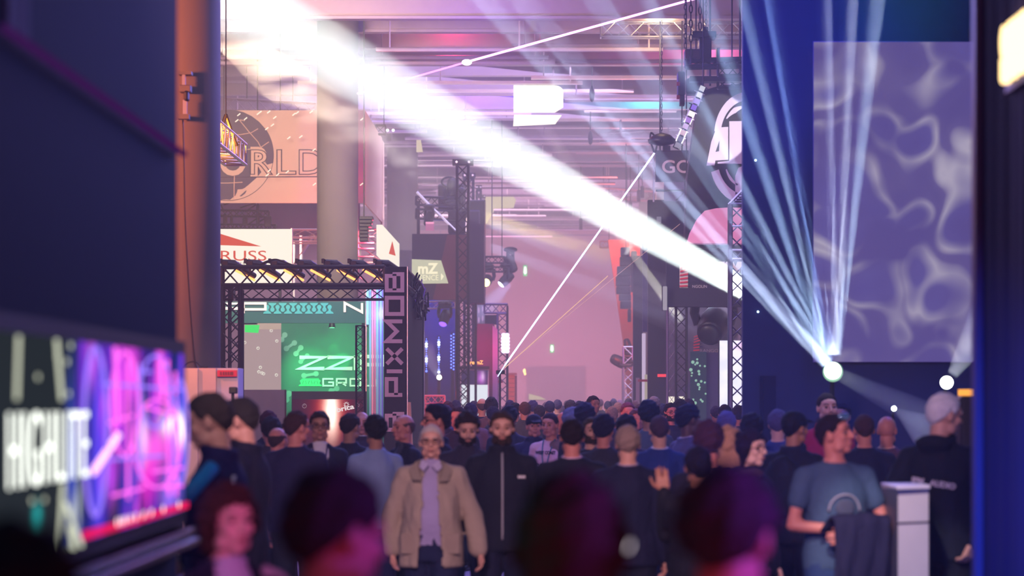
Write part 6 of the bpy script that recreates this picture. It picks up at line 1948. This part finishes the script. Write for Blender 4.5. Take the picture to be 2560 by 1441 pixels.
# ------------------------------------------------------------------ middle crowd, left
def folder(b, S):
    pass
b = person(520, 968, 13.0, D(-95), 'tall man in navy shirt seen in profile facing left, holding a rolled cyan paper', top_col=(24, 26, 60), hair='short', hair_col=(70, 62, 62), tone='fair', top='zip', wide=1.1, sh=1.0,
       head=(D(5), D(12), 0), arms={'L': ((.06, .02, -.29), (.02, -.22, .02), 'grip'), 'R': ((.06, .02, -.28), (.0, -.20, -.10), 'grip')},
       extra=lambda b, S: print_text(b, S, 'IPM', .13, 1.36, .03, .07, m_white, 'jacket', False))
rl = MB().tube([P(462, 1248, 12.6), P(532, 1168, 12.75)], .035, 16); o = rl.build('paper_roll', M('cyan_paper', (25, 150, 215), .5), smooth=True); tag(o, 'rolled cyan paper held by the tall man in profile', 'paper roll')
person(598, 984, 15.8, D(-100), 'man in a long dark jacket close behind the tall man in profile', top_col=(16, 18, 34), hair='short', hair_col=(50, 48, 50), tone='fair', hem=.70, top='zip', head=(0, D(8), 0))
person(744, 1022, 21, D(165), 'broad man in dark polo, his back to us, left', top_col=(26, 24, 50), hair='short', hair_col=(62, 38, 40), tone='red', top='polo', glasses=True, wide=1.18, belly=.03, sh=1.12, head=(D(-38), 0, 0))
person(799, 1022, 22.4, D(8), 'man with glasses in dark suit and white shirt, facing us on the left', top_col=(20, 20, 40), shirt_col=(205, 200, 205), hair='short', hair_col=(40, 24, 26), tone='tan', glasses=True, open=((.7, .05), (1.0, .05), (1.2, .06), (1.42, .08), (1.5, .07)), extra=lanyard((25, 25, 60)))
person(877, 1028, 24.5, D(170), 'man in a black shirt seen from behind, left of the light-blue shirt', top_col=(20, 20, 38), hair='short', hair_col=(40, 26, 34), tone='tan', top='shirt', head=(D(-25), 0, 0))
person(938, 1035, 22, D(195), 'dark-haired man in a light blue shirt seen from behind', top_col=(130, 150, 185), hair='thick', hair_col=(22, 20, 32), tone='tan', top='shirt', leg_col=(30, 34, 60))
person(905, 1024, 28, D(0), 'bald man whose crown is lit orange, behind the light-blue shirt', top_col=(60, 30, 40), hair='none', tone='red')
person(1008, 1030, 24, D(-60), 'balding red-faced man in a dark jacket facing left', top_col=(22, 22, 42), hair='bald', hair_col=(90, 70, 70), tone='red', belly=.03, open=SUIT, shirt_col=(60, 60, 80))
person(1088, 1007, 22, D(-70), 'dark-haired man with glasses facing left behind the old man', top_col=(18, 22, 44), hair='thick', hair_col=(22, 22, 50), tone='red', glasses=True, top='zip')
person(1145, 1012, 30, D(-20), 'red-faced man behind, between two dark-haired men', top_col=(50, 26, 40), hair='short', hair_col=(50, 34, 40), tone='red', fine=False)
# the old man
def collars(b, S):
    for q in (-1, 1):
        mb = MB(); mb.add([(q*.058, -.052, 1.505), (q*.010, -.100, 1.470), (q*.048, -.118, 1.425), (q*.078, -.080, 1.455)], [(0, 1, 2, 3)])
        o = child(b, mb, 'shirt_collar', cloth((185, 175, 205)), False); m = o.modifiers.new('t', 'SOLIDIFY'); m.thickness = .010
        mb = MB(); mb.add([(q*.070, -.050, 1.500), (q*.062, -.150, 1.36), (q*.120, -.150, 1.365), (q*.150, -.075, 1.432), (q*.100, -.01, 1.485)], [(0, 1, 2, 3, 4)])
        o = child(b, mb, 'jacket_collar', cloth((150, 136, 120)), False); m = o.modifiers.new('t', 'SOLIDIFY'); m.thickness = .014
        y = on_surface(S, 'jacket', q*.15, .93)
        mb = MB().box((q*.15-.05, y-.018, .86), (q*.15+.05, y-.002, 1.0)); child(b, mb, 'pocket', cloth((156, 140, 124)), False)
b = person(1078, 1053, 18.5, D(0), 'elderly grey-haired man in open beige jacket and lilac shirt, walking towards us', top_col=(168, 152, 134), shirt_col=(165, 155, 195), leg_col=(30, 36, 56), hair='crop', hair_col=(196, 184, 176), tone='fair', glasses=True, extra=collars,
       open=OPENJ, hem=.76, off=.032, flare=.030, wr=.014, walk=.4, belly=.03, wide=1.05, arms={'L': ((.10, .03, -.27), (.05, -.04, -.25), 'relaxed', (1, .3, 0)), 'R': ((.09, .05, -.27), (.0, .02, -.25))}, sh=1.08)
person(1169, 1022, 21, D(5), 'young bearded man looking down, just behind the elderly man', top_col=(40, 36, 62), hair='thick', hair_col=(40, 30, 40), tone='fair', beard=True, top='shirt', head=(0, D(18), 0), leg_col=(40, 60, 90))
def zipstrip(b, S):
    mb = MB(); pts = []
    for i in range(14):
        z = 1.47-i*.045; pts.append((.0, on_surface(S, 'jacket', 0, z)-.007, z))
    mb.tube(pts, .008, 5); child(b, mb, 'zip', M('zip_pale', (165, 165, 170), .5))
    print_text(b, S, 'MAN', .13, 1.30, .016, .05, m_white, 'jacket')
person(1255, 1020, 19, D(2), 'bearded man in a black jacket with a pale zip, walking towards us', top_col=(14, 18, 32), leg_col=(18, 22, 42), hair='short', hair_col=(60, 44, 40), tone='fair', beard=True, top='zip', walk=-.5, wide=1.12, sh=1.08, extra=zipstrip,
       arms={'R': ((.07, .03, -.28), (-.02, -.18, -.14), 'relaxed'), 'L': ((.07, .03, -.28), (.01, -.05, -.25))})
# centre
person(1430, 1040, 18.8, D(180), 'man in a black suit with pale collar, his back to us, centre', top_col=(18, 20, 34), shirt_col=(225, 190, 215), hair='short', hair_col=(32, 22, 34), tone='red', open=SUIT, sh=1.1, wide=1.1)
person(1480, 1036, 23, D(12), 'man in a black T-shirt facing us beside the black suit', top_col=(16, 18, 30), hair='crop', hair_col=(60, 45, 40), tone='fair', top='tee', beard=True)
person(1570, 1056, 18, D(178), 'grey-haired man in a dark suit, his back to us, centre right', top_col=(22, 24, 44), shirt_col=(170, 160, 185), hair='short', hair_col=(150, 128, 118), tone='fair', open=SUIT, sh=1.12, wide=1.12)
person(1648, 1032, 22, D(185), 'man in a bright blue suit jacket over a white shirt hem, seen from behind', top_col=(26, 52, 130), shirt_col=(205, 200, 220), leg_col=(30, 34, 90), hair='crop', hair_col=(72, 55, 78), tone='fair', open=SUIT, hem=.80)
person(1375, 1026, 27, D(-25), 'man in a pale printed T-shirt with a teal lanyard, centre', top_col=(220, 170, 190), hair='crop', hair_col=(50, 34, 55), tone='red', top='tee', head=(0, D(5), 0),
       extra=lambda b, S: (print_text(b, S, 'WEST COAST', 0, 1.34, .030, .22, m_dark), print_text(b, S, 'COAST', 0, 1.20, .05, .22, m_dark), lanyard((40, 110, 140))(b, S)))
person(1335, 1032, 28, D(10), 'man in a dark cap and dark jacket beside the pale T-shirt', top_col=(26, 26, 56), hair='crop', hair_col=(30, 22, 30), cap_col=(14, 14, 34), tone='red', top='zip')
person(1723, 1008, 24, D(120), 'man with dark hair and grey suit facing right, beside the bearded man with glasses', top_col=(82, 76, 120), shirt_col=(190, 170, 180), hair='thick', hair_col=(26, 22, 48), tone='dark', open=SUIT)
person(1677, 1004, 36, D(20), 'bearded man with glasses and swept dark hair, facing us far right of centre', top_col=(22, 22, 46), hair='short', hair_col=(30, 22, 34), tone='red', beard=True, glasses=True, top='tee')
# raised hand
person(1745, 1105, 15.6, D(180), 'dark-sleeved person raising an open right hand, mostly hidden at the lower right', top_col=(16, 14, 22), hair='short', hair_col=(25, 20, 24), tone='tan', top='zip', H=1.56, eyes=False,
       arms={'L': ((.02, -.12, -.18), (.02, -.02, .26), 'open', (0, -1, 0)), 'R': ((.05, .0, -.28), (0, -.1, -.2))})
person(1772, 1048, 16.5, D(172), 'man with short reddish-brown hair, back to us, left of the woman with glasses', top_col=(22, 16, 30), hair='thick', hair_col=(62, 34, 40), tone='red', top='shirt', eyes=False)
person(1822, 1062, 17.8, D(165), 'woman with long fair hair behind the reddish-brown head', top_col=(24, 20, 34), hair='long', hair_col=(180, 135, 100), tone='fair', top='zip', sh=.88, eyes=False)
person(1880, 1068, 17.2, D(48), 'woman with glasses and tied-back dark hair looking right, wearing a scarf', top_col=(34, 26, 38), hair='bun', hair_col=(34, 22, 30), tone='pale', glasses=True, top='zip', sh=.86, hood=True,
       extra=lambda b, S: child(b, MB().tube([(.075*math.cos(a), .02+.075*math.sin(a), 1.475+.015*math.sin(2*a)) for a in [2*PI*i/18 for i in range(19)]], .03, 8), 'scarf', cloth((70, 55, 70))))
person(1816, 1022, 24, D(180), 'person with violet-lit grey hair between the truss tower and the crowd', top_col=(60, 60, 120), hair='short', hair_col=(90, 80, 130), tone='fair', top='shirt', fine=False)
person(1880, 1030, 22.5, D(175), 'dark-haired person just above the woman with glasses', top_col=(40, 40, 80), hair='thick', hair_col=(28, 22, 34), tone='red', fine=False, top='shirt')
person(1945, 1018, 23.5, D(170), 'grey-haired man with pale collar behind the man in the black cap', top_col=(50, 60, 120), hair='short', hair_col=(80, 74, 110), tone='fair', top='shirt', fine=False)
person(1988, 1022, 20, D(150), 'man in black cap and black jacket with backpack, back to us, right', top_col=(14, 16, 30), hair='crop', hair_col=(22, 20, 26), cap_col=(14, 14, 20), tone='tan', top='zip', head=(D(-20), 0, 0), sh=1.05,
       extra=lambda b, S: child(b, MB().ell((0, .19, 1.22), (.16, .08, .22), 16, 10), 'backpack', cloth((18, 18, 30))))
person(2068, 975, 24, D(12), 'tall man in a magenta jacket facing us, right', top_col=(165, 20, 75), shirt_col=(120, 20, 60), hair='crop', hair_col=(40, 28, 36), tone='fair', top='zip', wide=1.1)
person(2104, 1002, 26, D(-20), 'man behind the magenta jacket, half hidden', top_col=(40, 30, 60), hair='short', hair_col=(30, 28, 60), tone='red', fine=False)
# T-shirt man with crossed arms
def tprint(b, S):
    c = Vector((0, on_surface(S, 'shirt', 0, 1.22)-.012, 1.20))
    mb = MB(); mb.tube([c+Vector((.095*math.cos(a), abs(math.cos(a))*.02, .095*math.sin(a))) for a in [PI*i/16 for i in range(17)]], .008, 5)
    child(b, mb, 'print_ring', M('print_grey', (150, 150, 165), .7))
    mb = MB(); mb.ell(c+Vector((0, .006, .02)), (.06, .006, .05), 14, 8); child(b, mb, 'print_badge', M('badge_grey', (75, 80, 100), .7))
    Mh = S['Mh']; mb = MB()
    for q in (-1, 1): mb.ell(Mh @ Vector((q*.034, -.068, .098)), (.026, .012, .018), 12, 8)
    mb.tube([Mh @ Vector((-.03, -.07, .1)), Mh @ Vector((.03, -.07, .1))], .004, 5)
    child(b, mb, 'sunglasses', M('mirror_lens', (170, 215, 240), .1, metal=.9))
def drape(b, S): pass
b = person(2087, 1026, 16.0, D(18), 'man in a teal T-shirt with arms crossed over a dark jacket, sunglasses on his head', top_col=(62, 84, 112), leg_col=(44, 66, 108), hair='short', hair_col=(36, 26, 30), tone='red', top='tee', sh=1.12, wide=1.1, beard=False,
       head=(D(48), D(-8), 0), arms={'L': ((.10, -.06, -.27), (-.30, -.15, -.05), 'relaxed', (.3, -1, 0)), 'R': ((.10, -.06, -.27), (-.27, -.16, -.02), 'grip', (-.3, -1, 0))}, extra=tprint)
# the dark jacket hanging over his forearms
mb = MB()
n1, n2 = 22, 26
V = []; 
for j in range(n2+1):
    t = j/n2
    for i in range(n1+1):
        u = i/n1-.5
        if t < .22: z = 1.10+.08*math.sin(t/.22*PI/2); y = -.20-.12*(t/.22)
        else: z = 1.18-(t-.22)*.98; y = -.33-.03*math.sin((t-.22)*3)
        wd = .36*(1-.12*math.sin(t*3)) 
        V.append((u*wd+.015*math.sin(t*7), y+.035*mnoise.noise(Vector((u*6, t*2.2, 1)))*(.4+t)+.016*mnoise.noise(Vector((u*15, t*5, 4))), z-.09*abs(u)**1.5*(1 if t > .9 else .4)+.02*math.sin(u*14)*t))
mb.add(V, [(j*(n1+1)+i, j*(n1+1)+i+1, (j+1)*(n1+1)+i+1, (j+1)*(n1+1)+i) for j in range(n2) for i in range(n1)])
o = mb.build('draped_jacket', cloth((42, 32, 46)), smooth=True)
o.location = b.location; o.rotation_euler = b.rotation_euler; o.scale = b.scale
sd = o.modifiers.new('thickness', 'SOLIDIFY'); sd.thickness = .02
tag(o, 'dark brown jacket hanging over the crossed arms of the teal T-shirt man', 'jacket')
person(2160, 1028, 21.5, D(182), 'man with cropped hair in a dark navy polo, back to us, beside the brown suit', top_col=(16, 20, 44), hair='crop', hair_col=(70, 44, 48), tone='red', top='polo', sh=1.12, wide=1.15, arms={'L': ((.08, -.05, -.27), (-.05, -.2, .0), 'relaxed'), 'R': ((.08, .0, -.28), (-.02, -.2, -.08))})
person(2218, 1033, 22.5, D(160), 'bald man in a brown suit lit orange from the right, back to us', top_col=(92, 62, 84), shirt_col=(240, 190, 160), hair='none', tone='red', open=SUIT, sh=1.15, wide=1.15)
# white-haired man at the podium
b = person(2362, 973, 16.6, D(150), 'white-haired man in a black jacket at the white podium, seen from behind, far right', top_col=(18, 22, 26), leg_col=(16, 18, 22), hair='short', hair_col=(240, 232, 235), tone='fair', top='zip', hood=True, hem=.82, sh=1.08, wide=1.12, head=(D(-35), D(8), 0),
       arms={'L': ((.10, .10, -.26), (-.02, -.25, -.03), 'relaxed', (0, 0, 1)), 'R': ((.16, .08, -.25), (-.10, .02, -.21), 'relaxed', (-1, .2, 0))},
       extra=lambda b, S: (print_text(b, S, 'IPM . AUDIO', -.02, 1.24, .030, .26, M('print_bright', (210, 205, 205), .6), 'jacket', False, rot=D(8)), None))

# further middle crowd seen as heads behind others
rows = [
 (672, 1022, 27, 175, 'short', (70, 26, 36), 'red', 'person with dark red hair at the left, near the grey board'),
 (678, 1040, 24, 190, 'thick', (26, 22, 36), 'red', 'dark-haired person in front of the dark red hair'),
 (695, 1062, 23, 150, 'bald', (60, 44, 50), 'red', 'balding person half hidden left of the broad man'),
 (716, 1052, 27, -60, 'short', (50, 30, 36), 'red', 'person peeping between the balding head and the broad man'),
 (1112, 1008, 31, 185, 'short', (44, 34, 60), 'tan', 'dark head behind the bearded young man'),
 (1176, 1004, 34, 178, 'short', (44, 36, 60), 'tan', 'dark head just left of the tall pair near the television'),
 (1272, 1012, 29, 175, 'thick', (20, 22, 48), 'red', 'very dark head behind the bearded man in the black jacket'),
 (1430, 1018, 27, 182, 'wild', (105, 104, 140), 'fair', 'tousled grey-violet hair directly above the black suit'),
 (1462, 1004, 26, 178, 'thick', (28, 30, 62), 'tan', 'dark hair rimmed with blue, beside the tousled grey hair'),
 (1510, 1032, 22.5, 165, 'thick', (26, 28, 66), 'red', 'dark hair with a blue rim and one ear showing, centre right'),
 (1566, 1034, 24, 180, 'thick', (20, 22, 48), 'tan', 'dark head directly behind the grey-haired suit'),
 (1622, 1000, 27, 178, 'wild', (20, 28, 56), 'tan', 'tall dark-blue tousled hair right of centre'),
 (1410, 1024, 30, 20, 'none', (60, 40, 50), 'red', 'red-lit bald head beside the pale T-shirt'),
 (1592, 1018, 31, 15, 'short', (90, 60, 70), 'red', 'pink-faced man with grey hair right of centre'),
 (1570, 1002, 33, 10, 'short', (110, 60, 70), 'red', 'man with glasses and reddish hair, back row right of centre'),
 (1484, 986, 40, 30, 'short', (44, 30, 40), 'red', 'tall man standing a head above the far crowd'),
 (1635, 988, 41, 185, 'short', (170, 145, 150), 'fair', 'person with pale curly hair before the dark slab'),
 (1700, 996, 38, 178, 'thick', (34, 26, 42), 'tan', 'dark head just behind the bearded man with glasses'),
 (1722, 994, 42, 182, 'short', (60, 36, 50), 'red', 'reddish-brown head left of the bubble picture'),
 (1812, 1008, 36, 180, 'short', (24, 18, 34), 'tan', 'dark head at the foot of the right truss tower'),
 (1205, 992, 43, 185, 'bald', (90, 80, 80), 'fair', 'tall bald man before the television'),
 (1228, 990, 42, 180, 'bun', (44, 44, 62), 'fair', 'person with a dark hair bun before the truss portal'),
 (1185, 1000, 46, 182, 'short', (70, 60, 80), 'fair', 'person with brown hair in front of the truss post'),
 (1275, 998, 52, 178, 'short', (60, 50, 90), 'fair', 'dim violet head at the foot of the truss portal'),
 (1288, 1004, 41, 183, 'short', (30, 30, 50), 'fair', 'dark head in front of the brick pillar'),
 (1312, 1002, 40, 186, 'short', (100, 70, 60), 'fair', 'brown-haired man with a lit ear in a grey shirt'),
 (1349, 1010, 41, 178, 'short', (60, 58, 72), 'fair', 'grey-brown head below the yellow glowing wedge'),
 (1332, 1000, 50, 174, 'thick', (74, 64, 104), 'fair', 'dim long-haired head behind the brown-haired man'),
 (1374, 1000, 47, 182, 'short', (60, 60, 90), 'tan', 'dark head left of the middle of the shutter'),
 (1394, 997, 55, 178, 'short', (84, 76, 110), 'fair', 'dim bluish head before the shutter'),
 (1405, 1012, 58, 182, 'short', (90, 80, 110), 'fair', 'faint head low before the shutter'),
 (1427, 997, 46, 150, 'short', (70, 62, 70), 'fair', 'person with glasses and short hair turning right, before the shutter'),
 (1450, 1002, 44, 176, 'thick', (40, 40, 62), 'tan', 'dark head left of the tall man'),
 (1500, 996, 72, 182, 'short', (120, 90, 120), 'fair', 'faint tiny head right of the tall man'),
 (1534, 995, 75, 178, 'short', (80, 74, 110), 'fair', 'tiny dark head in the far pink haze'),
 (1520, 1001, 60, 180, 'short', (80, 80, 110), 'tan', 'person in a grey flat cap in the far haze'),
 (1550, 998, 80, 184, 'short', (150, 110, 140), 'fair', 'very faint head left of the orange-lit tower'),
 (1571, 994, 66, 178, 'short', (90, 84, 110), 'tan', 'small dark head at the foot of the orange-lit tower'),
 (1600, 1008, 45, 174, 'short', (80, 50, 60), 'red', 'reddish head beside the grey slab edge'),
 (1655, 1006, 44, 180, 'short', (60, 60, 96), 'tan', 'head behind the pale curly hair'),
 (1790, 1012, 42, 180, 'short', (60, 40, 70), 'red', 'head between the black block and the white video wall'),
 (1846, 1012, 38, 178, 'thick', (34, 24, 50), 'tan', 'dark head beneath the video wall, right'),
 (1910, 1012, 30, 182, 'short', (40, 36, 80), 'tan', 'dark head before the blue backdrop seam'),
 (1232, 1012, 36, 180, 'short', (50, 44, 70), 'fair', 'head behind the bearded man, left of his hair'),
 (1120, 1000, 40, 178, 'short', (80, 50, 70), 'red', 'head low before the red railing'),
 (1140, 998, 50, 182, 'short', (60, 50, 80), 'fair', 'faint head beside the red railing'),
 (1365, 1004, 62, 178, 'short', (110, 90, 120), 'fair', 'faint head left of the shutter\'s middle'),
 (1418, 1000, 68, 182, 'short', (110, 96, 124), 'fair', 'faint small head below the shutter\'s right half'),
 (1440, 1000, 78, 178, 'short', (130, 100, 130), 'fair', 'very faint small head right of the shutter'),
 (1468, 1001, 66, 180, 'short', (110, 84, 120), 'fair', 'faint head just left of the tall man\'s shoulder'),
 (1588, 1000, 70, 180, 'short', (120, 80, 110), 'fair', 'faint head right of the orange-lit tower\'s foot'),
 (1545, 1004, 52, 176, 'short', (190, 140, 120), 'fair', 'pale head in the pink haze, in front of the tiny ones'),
 (1530, 1012, 38, 180, 'crop', (210, 160, 150), 'fair', 'broad person in a salmon top before the pink haze'),
]
tops = [(24, 24, 44), (40, 40, 62), (60, 44, 60), (70, 78, 92), (34, 30, 70), (96, 70, 84), (26, 34, 70), (120, 90, 96)]
rc = random.Random(21)
arms_var = [{}, {'L': ((.06, -.02, -.28), (-.06, -.20, .04), 'relaxed')}, {'R': ((.08, .0, -.27), (-.04, -.18, .10), 'relaxed')}]
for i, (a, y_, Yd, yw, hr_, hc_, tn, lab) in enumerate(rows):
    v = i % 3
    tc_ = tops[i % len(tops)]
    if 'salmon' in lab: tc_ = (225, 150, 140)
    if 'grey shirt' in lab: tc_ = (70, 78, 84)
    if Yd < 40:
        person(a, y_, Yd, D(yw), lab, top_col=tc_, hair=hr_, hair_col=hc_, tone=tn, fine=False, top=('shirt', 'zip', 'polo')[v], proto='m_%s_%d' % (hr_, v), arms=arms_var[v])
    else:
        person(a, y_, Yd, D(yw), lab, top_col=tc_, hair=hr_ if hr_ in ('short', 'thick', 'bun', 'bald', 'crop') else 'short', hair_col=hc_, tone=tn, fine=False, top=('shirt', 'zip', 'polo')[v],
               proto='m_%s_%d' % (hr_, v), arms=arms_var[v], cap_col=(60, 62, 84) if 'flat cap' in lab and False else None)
bpy.data.scenes.remove(TMP)
